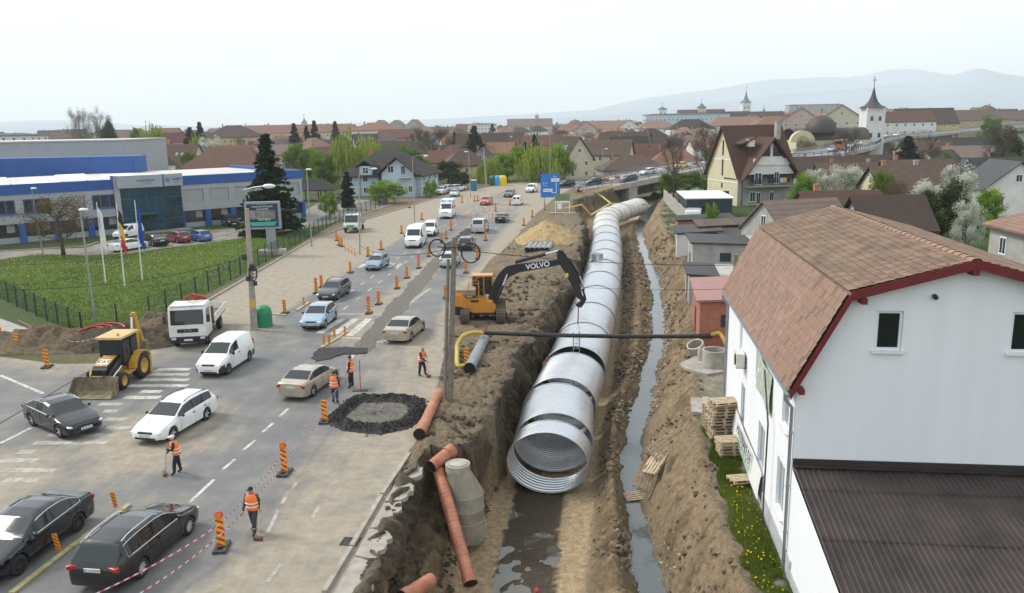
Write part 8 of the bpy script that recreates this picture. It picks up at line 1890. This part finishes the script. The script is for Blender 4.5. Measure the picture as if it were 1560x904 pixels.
b = MB(); b.box((-.9,0,(z0 + z1) / 2),(wb,.5,z1 - z0),bev=.06); fr_ = b.build('frame',M_LPOST,bb); zc2 = (z0 + z1) / 2
b = MB(); b.box((-.9,-.26,zc2),(wb - .5,.03,z1 - z0 - .5)); ps = b.build('poster',mat('poster_navy',(.012,.03,.07),.4,var=.1),bb)
b = MB(); b.box((-.9,-.29,zc2 + .1),(wb - 1.1,.02,1.0)); b.build('poster_picture',mat('poster_grey',(.22,.20,.19),.6,var=.5,vscale=2),ps); b = MB(); b.prism([(-2.1,0,zc2 - 1.15),(.3,0,zc2 - 1.15),(.6,0,zc2 - .72),(-2.5,0,zc2 - .72)],(0,-.30,0),(0,-.28,0)); b.build('poster_band',mat('poster_green',(.06,.40,.27),.5,var=.05),ps)
Tb = Matrix.Translation((-.9,-.315,zc2)) @ Matrix.Rotation(R(90),4,'X'); text_plane((('CARE POATE DUCE',.26,0,1.0),('A INCREDERE',.22,0,.72),('AUTOLIV',.34,.2,-.45)),ps,Tb,M_FRAME); text_plane((('PROGRAMUL',.2,0,1.28),),ps,Tb,mat('poster_mint',(.1,.5,.35),.5,var=0))
p = G(834,322); ds = thing('direction_sign','large blue direction sign with white road diagram','sign',p,R(-4)); M_SB = mat('sign_blue_face',(.02,.17,.55),.45,var=.04); zz0,zz1 = AT(839,301,p.y).z,AT(839,265,p.y).z; ww2 = 29 * p.y / 1228
for s_ in (-.32,.32): b = MB(); b.cyl((.5 + s_ * ww2,.1,-.2),(.5 + s_ * ww2,.1,zz1),.07,n=8); b.build('post',M_LPOST,ds)
b = MB(); b.box((.5,0,(zz0 + zz1) / 2),(ww2,.06,zz1 - zz0)); f_ = b.build('panel',M_SB,ds); zc3 = (zz0 + zz1) / 2
for c_,s_ in (((1.1,.9),(1.3,.55)),((-.1,-.75),(1.5,.5)),((1.25,-.35),(.1,1.6)),((.9,-1.15),(.8,.1))): b = MB(); b.box((.5 + c_[0] - .3,-.04,zc3 + c_[1]),(s_[0],.02,s_[1])); b.build('white_field',M_FRAME,f_)
Td = Matrix.Translation((.5,-.05,zc3)) @ Matrix.Rotation(R(90),4,'X'); text_plane((('Sibiu',.34,.7,1.45),('Brasov',.3,-.8,.45),('Pitesti',.3,-.85,.05),('Centru',.3,1.0,-1.75)),f_,Td,M_FRAME); text_plane((('Aeroport',.3,-.4,-.75),('Medias',.3,.8,.9)),f_,Td,M_INK)
p = G(857,326); gs = thing('site_board','green and white construction notice board on a timber frame','sign',p,R(-4))
for s_ in (-1.1,1.1): b = MB(); b.box((s_,0,1.4),(.1,.1,3.0)); b.build('post',M_FRAME,gs)
b = MB(); b.box((0,-.06,2.6),(2.3,.05,1.1)); g2 = b.build('green_panel',mat('site_green',(.16,.24,.13),.6,var=.15),gs); text_plane((('SANTIER',.5,0,0),),g2,Matrix.Translation((0,-.1,2.6)) @ Matrix.Rotation(R(90),4,'X'),mat('site_brown',(.35,.2,.08),.6,var=0)); b = MB(); b.box((0,-.06,1.9),(2.3,.05,.25)); b.build('white_panel',M_FRAME,gs); b = MB(); b.box((-.5,-.06,1.2),(.7,.05,.9)); b.build('notice',M_FRAME,gs); b = MB(); b.box((0,0,.1),(4.2,1.0,.2)); b.build('concrete_foot',M_SLAB,gs)
for i,(bx,by,tx,ty,cs) in enumerate(((161,431,147,308,[(.72,.72,.73)]),(190,436,177,310,[(.02,.02,.02),(.75,.5,.08),(.5,.03,.03)][::1]),(217,428,205,305,[(.02,.06,.36)]))):
 base = G(bx,by); top = AT(tx,ty,base.y); fp = pole('flagpole',('white flag hanging on the left flagpole of the lawn','black, gold and red flag hanging on the middle flagpole','blue flag hanging on the flagpole before the glass entrance')[i],base,top,.07,.04,M_LHEAD,'flag'); t = top - base
 for k,c_ in enumerate(cs):
  b = MB(); n = 6; L = 3.6 / len(cs)
  for a in range(n + 1):
   for q in range(4): b.v.append((t.x + .05 + q * .13 + .04 * math.sin(a + q),t.y - .05 * math.cos(a * 1.3 + q * 2),t.z - .5 - k * L - L * a / n - q * .25))
  for a in range(n):
   for q in range(3): b.f.append((a * 4 + q,a * 4 + q + 1,(a + 1) * 4 + q + 1,(a + 1) * 4 + q)); b.mi.append(0)
  b.build('flag',mat(f'flag_cloth_{i}{k}',c_,.85,var=.1),fp,smooth=True)
def bin_(name,label,px,cat,mm,prof,sc=1.0):
 o_ = thing(name,label,cat,G(*px)); b2 = MB(); b2.lathe([(r_ * sc,z * sc) for r_,z in prof],20); b2.build('shell',mm,o_,smooth=True); b2 = MB(); b2.lathe([(prof[1][0] * sc * 1.06,0),(prof[1][0] * sc * 1.06,.12),(prof[1][0] * sc,.14)],20); b2.build('foot_ring',mm,o_)
bell = [(.001,0),(.62,.0),(.64,.9),(.58,1.3),(.4,1.5),(.001,1.56)]
bin_('bell_container','green plastic bell container beside the concrete pole',(402,497),'container',mat('bin_green',(.02,.22,.09),.5,var=.12),bell)
for i,(x,cc,nm) in enumerate(((752,(.01,.09,.06),'dark green'),(759,(.04,.30,.70),'sky blue'),(766,(.75,.48,.02),'yellow'))): bin_('bell_container',f'{nm} recycling container in the row by the willows',(x,283),'container',mat(f'bin_col{i}',cc,.5,var=.08),bell,1.55)
o_ = thing('site_cabin','blue portable toilet cabin beside the island lamp post','cabin',G(722,291)); b = MB(); b.box((0,0,1.15),(1.2,1.2,2.2),bev=.06); b.build('box',mat('cabin_blue',(.02,.13,.26),.5,var=.1),o_); b = MB(); b.box((0,-.61,1.1),(.8,.03,1.9)); b.build('door',mat('cabin_blue2',(.03,.17,.32),.5,var=.1),o_); b = MB(); b.box((0,0,2.3),(1.25,1.25,.12),bev=.05); b.build('roof',M_LHEAD,o_)
o_ = thing('garden_pavilion','open timber pavilion with dark roof behind the office block','pavilion',G(478,306),R(5))
for sx in (-3.6,-1.2,1.2,3.6):
 for sy in (-1.8,1.8): b = MB(); b.box((sx,sy,1.2),(.2,.2,2.4)); b.build('post',M_BARK,o_)
b = hip_roof(8,4.4,1.6,.6); r_ = b.build('roof',RT['dark'],o_); r_.location = (0,0,2.5)
am = face(make_car('bigvan',white,'white ambulance with blue roof edge coming down the lane',plate='SB 33 SMU',name='ambulance',cat='ambulance',scale=1.04),(682,331),(671,341)); M_AB = mat('ambulance_blue',(.03,.14,.55),.4,var=0)
b = MB(); b.box((-1.0,0,2.46),(3.4,1.9,.3),bev=.08); b.build('roof_box',mat('pale_blue_panel',(.55,.68,.80),.4,var=.05),am)
for s_ in (1,-1): b = MB(); b.box((-.9,s_ * .992,1.5),(3.2,.02,.22)); b.build('red_stripe',M_BR,am); b = MB(); b.box((1.15,s_ * .5,2.5),(.3,.35,.16),bev=.05); b.build('beacon',M_AB,am)
b = MB(); b.box((2.45,0,1.12),(.02,.7,.12),M=Matrix.Rotation(R(55),4,'Y')); b.build('blue_star_panel',M_AB,am)
pu = thing('pickup_truck','pale green flatbed pickup van parked on the dusty roadside','truck'); face(pu,(540,352),(527,361))
b = MB(); b.prism([(2.7,0,.45),(2.75,0,.95),(2.55,0,1.2),(2.0,0,1.4),(1.35,0,2.3),(.9,0,2.42),(-.3,0,2.42),(-.35,0,.45)],(0,-.98,0),(0,.98,0)); b.build('cab',greenish,pu)
b = MB(); b.prism([(2.02,0,1.43),(1.37,0,2.27),(1.41,0,2.30),(2.06,0,1.46)],(0,-.86,0),(0,.86,0)); b.build('windscreen',M_GLASS,pu)
for s_ in (1,-1):
 b = MB(); b.prism([(1.75,0,1.45),(1.3,0,2.15),(.2,0,2.15),(.2,0,1.45)],(0,s_ * .982,0),(0,s_ * .995,0)); b.build('side_window',M_GLASS,pu); b = MB(); b.ball((2.62,s_ * .72,1.0),(.14,.2,.12),8,6); b.build('headlight',M_LAMP,pu); b = MB(); b.box((1.75,s_ * 1.12,1.6),(.1,.18,.28)); b.build('mirror',M_TRIM,pu); b = MB(); b.box((-1.7,s_ * 1.02,1.15),(2.7,.04,.4)); b.build('side_board',M_LPOST,pu)
b = MB(); b.box((2.7,0,.62),(.12,1.9,.3),bev=.04); b.build('bumper',M_TRIM,pu); b = MB(); b.box((2.74,0,1.0),(.06,1.0,.14)); b.build('grille',M_TRIM,pu); b = MB(); b.box((2.77,0,.6),(.02,.52,.11)); b.build('number_plate',M_PLATE,pu)
b = MB(); b.box((-1.7,0,.92),(2.7,2.0,.1)); b.build('bed_floor',M_LPOST,pu); b = MB(); b.box((-3.03,0,1.15),(.04,2.0,.4)); b.build('tailgate',M_LPOST,pu); add_wheels(pu,1.75,-1.9,.85,.34,.24,'steel')
M_PANELW = mat('slab_wall',(.36,.34,.30),.9,var=.22,vscale=1.5); M_TERRA = mat('terracotta_render',(.38,.14,.09),.85,var=.12); M_NAVYC = mat('dark_blue_container',(.025,.045,.06),.5,.2,var=.15)
sw2 = thing('slab_wall','low wall of concrete panels along the far bank','wall'); A2,B2 = Vector((28.4,151,0)),Vector((23.7,104,0))
for i in range(18): a,c = A2.lerp(B2,i / 18),A2.lerp(B2,(i + .95) / 18); b = MB(); b.bar((a.x,a.y,.75),(c.x,c.y,.75),.14,2.1 + .1 * (i % 3)); b.build('panel',M_PANELW,sw2)
def shed(label,px,py,Y,w_,d_,h,rz,wm,rm,slope=.35,wl2=None):
 p = AT(px,py,Y); o_ = thing('shed',label,'shed',(p.x,p.y,-.4),R(rz)); b2 = MB(); b2.box((0,0,h / 2),(w_,d_,h)); b2.build('wall',wm,o_)
 b2 = MB(); b2.prism([(-w_ / 2 - .25,0,h + .02),(w_ / 2 + .25,0,h + slope),(w_ / 2 + .25,0,h + slope + .14),(-w_ / 2 - .25,0,h + .16)],(0,-d_ / 2 - .25,0),(0,d_ / 2 + .25,0)); b2.build('roof',rm,o_)
 b2 = MB(); b2.box((-w_ / 2 - .02,0,.95),(.06,.9,1.9)); b2.build('door',wl2 or M_BARK,o_); b2 = MB(); b2.box((-w_ * .1,-d_ / 2 - .02,h * .6),(1.0,.05,.8)); b2.build('window',M_WPANE,o_)
shed('dark blue site container with white flat roof before the yellow gable',1072,305,124,6.5,13,3.4,-6,M_NAVYC,M_LHEAD,.05); shed('red-fronted shed behind the slab wall',1072,330,100,6.5,5,2.6,-8,M_TERRA,RT['dark']); shed('pale block shed with mossy flat roof',1062,352,90,4.6,6.5,2.5,-10,WL['white'],RT['corr']); shed('grey block-walled yard building',1112,372,78,7.5,6,3.2,-8,WL['grey'],RT['corr'],-.2); shed('low shed with weathered slate sheets',1110,350,92,7,6,2.9,-8,WL['grey'],RT['old'],.4); shed('dark plank-roofed lean-to by the white house',1108,410,66,6.4,5.5,2.4,-9,WL['grey'],RT['corr'],-.4)
shed('terracotta shed with pinkish sheet roof beside the concrete rings',1112,475,54.5,4.6,7.5,3.0,-9,M_TERRA,mat('pinkish_sheet',(.30,.15,.13),.6,var=.12),.3); shed('small wooden garden shed among the blossom trees',1452,365,68,4.5,3.5,2.4,-6,WL['grey'],RT['brown'])
o_ = thing('caravan','small white covered trailer behind the slab wall','trailer',AT(1056,335,112),R(75)); o_.location.z = 0; b = MB(); b.box((0,0,1.25),(4.0,2.2,1.9),bev=.3); b.build('body',white,o_); b = MB(); b.box((0,-1.11,1.4),(1.4,.03,.6)); b.build('window',M_GLASS,o_); add_wheels(o_,.3,-.3,1.0,.3,.2,'steel')
for i in range(8): b = MB(); q = Vector((29.5 + i * 1.0,136 + i * .3,0)); b.box((0,0,1.2),(.95,.08,2.4)); o_ = b.build('fence_panel',M_NAVYC); o_.location = q; tag(o_,'dark blue steel fence panel behind the slab wall','fence panel','dark blue fence panels')
b = MB(); b.tube([G(862,318,.6),G(886,312,1.2),G(900,328,-.6),G(930,310,-.5),G(918,300,.5),G(905,292,1.4),G(945,282,2.6)],.16,6); b.tube([G(930,311,-.5),G(985,311,-.6)],.16,6); o_ = b.build('gas_pipe',mat('yellow_gas_pipe',(.55,.38,.10),.6,var=.15)); tag(o_,'bent yellow gas pipe at the bridge abutment','pipe')
o_ = thing('traffic_cone','red traffic cone behind the end of the grey pipe','cone',G(741,522) + Vector((0,0,.25))); b = MB(); b.lathe([(.2,.03),(.05,.75)],14); b.build('cone',M_BR,o_,smooth=True); b = MB(); b.box((0,0,.015),(.45,.45,.03)); b.build('base',M_BR,o_); b = MB(); b.lathe([(.152,.3),(.108,.5)],14); b.build('band',M_FRAME,o_)
# ================================================================ people
M_SKIN = mat('skin',(.42,.24,.17),.6,var=.08); M_NAVYW = mat('navy_workwear',(.022,.025,.035),.9,var=.2); M_GREYW = mat('grey_workwear',(.045,.047,.05),.9,var=.2); M_JEANS = mat('blue_jeans',(.03,.06,.14),.9,var=.2); M_VEST = mat('orange_vest',(.85,.20,.05),.7,var=.06); M_REFL = mat('reflective_band',(.70,.70,.66),.4,var=.05); M_HAIR = mat('dark_hair',(.02,.016,.013),.8,var=.2); M_BROOM = mat('broom_head',(.16,.05,.04),.9,var=.2)
def person(label,loc,rz,top,trousers,hat=None,pose='stand',vest=M_VEST,h=1.76,seat=False):
 root = thing('person',label,'person',loc,rz); s = h / 1.76
 V = {'pel': (0,0,.95),'chest': (0,.0,1.28),'neck': (0,0,1.48),'head': (.02,0,1.58),'crown': (.015,0,1.70)}
 lean = {'sweep': .16,'stand': .02,'walk': .05,'bend': .55}[pose]
 for k,z in (('chest',.33),('neck',.53),('head',.63),('crown',.75)): v = V[k]; V[k] = (v[0] + lean * z,0,v[2] - lean * z * .25)
 fw = {'sweep': (.16,-.12),'stand': (.03,-.03),'walk': (.24,-.22),'bend': (.15,-.1)}[pose]
 for i,sd in enumerate(('l','r')):
  y = .10 if sd == 'l' else -.10; f = fw[i]
  V['hip' + sd] = (0,y,.90); V['kn' + sd] = (f * .6 + .03,y * 1.15,.50); V['an' + sd] = (f,y * 1.2,.09); V['to' + sd] = (f + .16,y * 1.35,.045)
  c = V['chest']; V['sh' + sd] = (c[0] + lean * .1,y * 1.9,c[2] + .13)
  if pose == 'sweep': V['el' + sd] = (c[0] + .10,y * 2.4,c[2] - .14); V['ha' + sd] = (c[0] + .34,-.03 + y * .2,c[2] - (.10 if sd == 'l' else .36))
  elif pose == 'bend': V['el' + sd] = (c[0] + .2,y * 2.2,c[2] - .2); V['ha' + sd] = (c[0] + .38,y * 1.6,c[2] - .38)
  else: a = .05 if pose == 'stand' else (.16 if sd == 'r' else -.14); V['el' + sd] = (c[0] - .03 + a * .4,y * 2.5,c[2] - .16); V['ha' + sd] = (c[0] + a + .08,y * 2.55,c[2] - .42)
 rad = {'pel': .135,'chest': .155,'neck': .06,'head': .088,'crown': .075,'hip': .118,'kn': .09,'an': .068,'to': .05,'sh': .088,'el': .064,'ha': .036}
 E_ = [('pel','chest'),('chest','neck'),('neck','head'),('head','crown')]
 for sd in 'lr':
  E_ += [('pel','hip' + sd),('hip' + sd,'kn' + sd),('kn' + sd,'an' + sd),('an' + sd,'to' + sd),('chest','sh' + sd),('sh' + sd,'el' + sd),('el' + sd,'ha' + sd)]
  hx = Vector(V['ha' + sd]); d = (hx - Vector(V['el' + sd])).normalized()
  for k in range(5):
   off = Vector((0,(-.03 + .018 * k) if k < 4 else .04,0)); q = hx + d * (.05 if k < 4 else .02) + off; e = q + d * (.045 if k < 4 else .025) + Vector((.015 if k < 4 else 0,.012 if k == 4 else 0,-.012))
   V[f'f{k}a{sd}'] = q[:]; V[f'f{k}b{sd}'] = e[:]; rad[f'f{k}a{sd}'] = .011; rad[f'f{k}b{sd}'] = .009; E_ += [('ha' + sd,f'f{k}a{sd}'),(f'f{k}a{sd}',f'f{k}b{sd}')]
 ks = list(V); me = bpy.data.meshes.new('body'); me.from_pydata([V[k] for k in ks],[(ks.index(a),ks.index(b)) for a,b in E_],[])
 o_ = bpy.data.objects.new('body',me); md = o_.modifiers.new('s','SKIN'); md.use_smooth_shade = True
 for i,k in enumerate(ks): r_ = rad.get(k) or rad[k[:-1]]; sv = me.skin_vertices[0].data[i]; sv.radius = (r_,r_ * (1.0 if k not in ('chest','pel') else 1.18)); sv.use_root = k == 'pel'
 o_.modifiers.new('u','SUBSURF').levels = 1
 tsc = bpy.data.scenes.new('t'); tsc.collection.objects.link(o_); dg = None
 with bpy.context.temp_override(scene=tsc,view_layer=tsc.view_layers[0]): dg = bpy.context.evaluated_depsgraph_get(); m2 = bpy.data.meshes.new_from_object(o_.evaluated_get(dg))
 bpy.data.objects.remove(o_); bpy.data.scenes.remove(tsc)
 m2.materials.clear(); 
 for q in (trousers,top,M_SKIN,M_TRIM): m2.materials.append(q)
 hz2 = V['neck'][2]; hands = [Vector(V['hal']),Vector(V['har'])]
 for p in m2.polygons:
  c = p.center; p.material_index = 3 if c.z < .115 else 2 if c.z > hz2 - .01 or min((c - q).length for q in hands) < .085 else 1 if c.z > .93 else 0
  p.use_smooth = True
 share('body',m2,root); hd = Vector(V['head']).lerp(Vector(V['crown']),.35)
 b2 = MB(); b2.ball(hd + Vector((.085,0,-.02)),(.025,.016,.022),6,4); b2.build('nose',M_SKIN,root)
 for y in (-.035,.035): b2 = MB(); b2.ball(hd + Vector((.078,y,.025)),(.012,.016,.009),6,4); b2.build('eye',M_HAIR,root); b2 = MB(); b2.ball(hd + Vector((-.005,y * 2.6,0)),(.022,.012,.032),6,4); b2.build('ear',M_SKIN,root)
 b2 = MB(); b2.box(hd + Vector((.082,0,-.065)),(.012,.045,.008)); b2.build('mouth',M_BR,root)
 b2 = MB(); b2.ball(hd + Vector((-.018,0,.045)),(.098,.09,.085),12,7); b2.build('hair' if hat is None else 'cap',hat or M_HAIR,root,smooth=True)
 if hat: b2 = MB(); b2.box(hd + Vector((.10,0,.05)),(.09,.13,.015)); b2.build('cap_peak',hat,root)
 if vest:   # sleeveless shell around the trunk
  b2 = MB(); lv = [(.88,.17,.225),(1.0,.172,.22),(1.15,.182,.225),(1.3,.185,.24),(1.42,.15,.215),(1.49,.09,.13)]; n = 18
  for z,rx,ry in lv:
   for j in range(n): t = 2 * math.pi * j / n; b2.v.append((rx * math.cos(t) + lean * (z - .95),ry * math.sin(t),z - lean * (z - .95) * .25))
  for i in range(len(lv) - 1):
   for j in range(n): b2.f.append((i * n + j,i * n + (j + 1) % n,(i + 1) * n + (j + 1) % n,(i + 1) * n + j)); b2.mi.append(0)
  vo = b2.build('vest',vest,root,smooth=True)
  for z in (1.02,1.16): b2 = MB(); b2.tube([(.187 * math.cos(t) + lean * (z - .95),.231 * math.sin(t),z - lean * (z - .95) * .25) for t in np.linspace(0,6.283,19)],.024,5,caps=False); b2.build('reflective_band',M_REFL,vo)
 for sd in 'lr': a = Vector(V['an' + sd]).lerp(Vector(V['kn' + sd]),.35); b2 = MB(); b2.cyl(a,a + Vector((0,0,.05)),.066,n=10); b2.build('leg_band',M_REFL,root)
 root.scale = (s,s,s); return root,V
def tool(label,root,V,reach,head=.42):
 a = Vector(V['hal']) + Vector((-.06,0,.22)); c = Vector(V['har']); d = (c - a).normalized(); e = a + d * ((a.z - .06) / max(.2,-d.z)); M = Matrix.Translation(root.location) @ root.rotation_euler.to_matrix().to_4x4() @ Matrix.Diagonal((*root.scale,1))
 o_ = thing('broom',label,'broom'); o_.matrix_world = M; b2 = MB(); b2.cyl(a,e,.017,n=7); b2.build('handle',M_WOOD,o_); b2 = MB(); b2.box(e + Vector((.02,0,0)),(.14,head,.11)); b2.build('head',M_BROOM,o_)
P_ = G(388,811); r_,V_ = person('worker in orange vest and black cap beside the lamp board, holding a broom',(P_.x,P_.y,.01),R(-100),M_GREYW,M_GREYW,M_HAIR,'walk'); V_['hal'] = V_['hal']; tool('long broom held down by the worker beside the lamp board',r_,{'hal': (.05,.33,1.0),'har': (.2,.36,.75)},1,.3)
P_ = G(272,722); r_,V_ = person('worker in pale cap and dark clothes sweeping the lane before the white estate car',(P_.x,P_.y,.01),R(205),M_NAVYW,M_NAVYW,M_LHEAD,'sweep'); tool('red broom of the worker sweeping before the white estate car',r_,V_,1)
P_ = G(643,573); r_,V_ = person('worker in green knit cap sweeping near the weathered pole',(P_.x,P_.y,.01),R(-25),M_GREYW,M_NAVYW,mat('green_cap',(.25,.36,.22),.9,var=.1),'sweep'); tool('broom of the worker in the green knit cap',r_,V_,1,.3)
P_ = G(511,615); person('worker in orange vest and blue jeans seen from behind at the beige saloon',(P_.x,P_.y,.01),R(80),M_GREYW,M_JEANS,None,'stand')
P_ = G(536,591); person('tall worker in orange vest turned to the beige saloon by the tape end',(P_.x,P_.y,.01),R(170),M_NAVYW,M_NAVYW,None,'stand',h=1.84)
P_ = Vector((float(f_pipe(52.4)) - 2.05,52.4,-2.75)); person('worker with white helmet bending beside the pipe in the trench',P_,R(20),M_VEST,M_NAVYW,M_LHEAD,'bend')
P_ = G(822,968,-3.8); person('worker in yellow-green vest and red hood standing in the trench water',(P_.x,P_.y,-3.85),R(100),mat('red_jacket',(.4,.03,.03),.8,var=.1),M_GREYW,mat('red_hood',(.38,.04,.03),.8,var=.1),'bend',vest=mat('lime_vest',(.45,.75,.10),.7,var=.05))
q = er + Vector((E(735,450)[0],.75,E(735,450)[2] - .55)); person('excavator driver in green vest inside the orange cab',q,R(0),M_GREYW,M_NAVYW,None,'stand',vest=mat('bright_green_vest',(.12,.60,.08),.7,var=.05),h=1.5)
mc = thing('motorcycle','dark motorcycle with rider at the bridge railing start','motorcycle',G(882,296),R(200))
for x in (-.65,.65): b = MB(); b.lathe([(.22,-.05),(.31,-.05),(.31,.05),(.22,.05)],16,Matrix.Translation((x,0,.31)) @ Matrix.Rotation(R(90),4,'X'),close=True); b.build('wheel',M_TYRE,mc)
b = MB(); b.prism([(-.8,0,.75),(-.1,0,.72),(.3,0,.95),(.55,0,.8),(.3,0,.4),(-.3,0,.35)],(0,-.15,0),(0,.15,0)); b.build('body',M_BLKM,mc); b = MB(); b.bar((.45,-.35,1.05),(.45,.35,1.05),.04); b.build('handlebar',M_CHROME,mc)
q = G(882,296); person('rider in dark clothes on the motorcycle at the bridge railing',(q.x,q.y,.12),R(200),M_NAVYW,M_NAVYW,M_HAIR,'stand',vest=None,h=1.6)
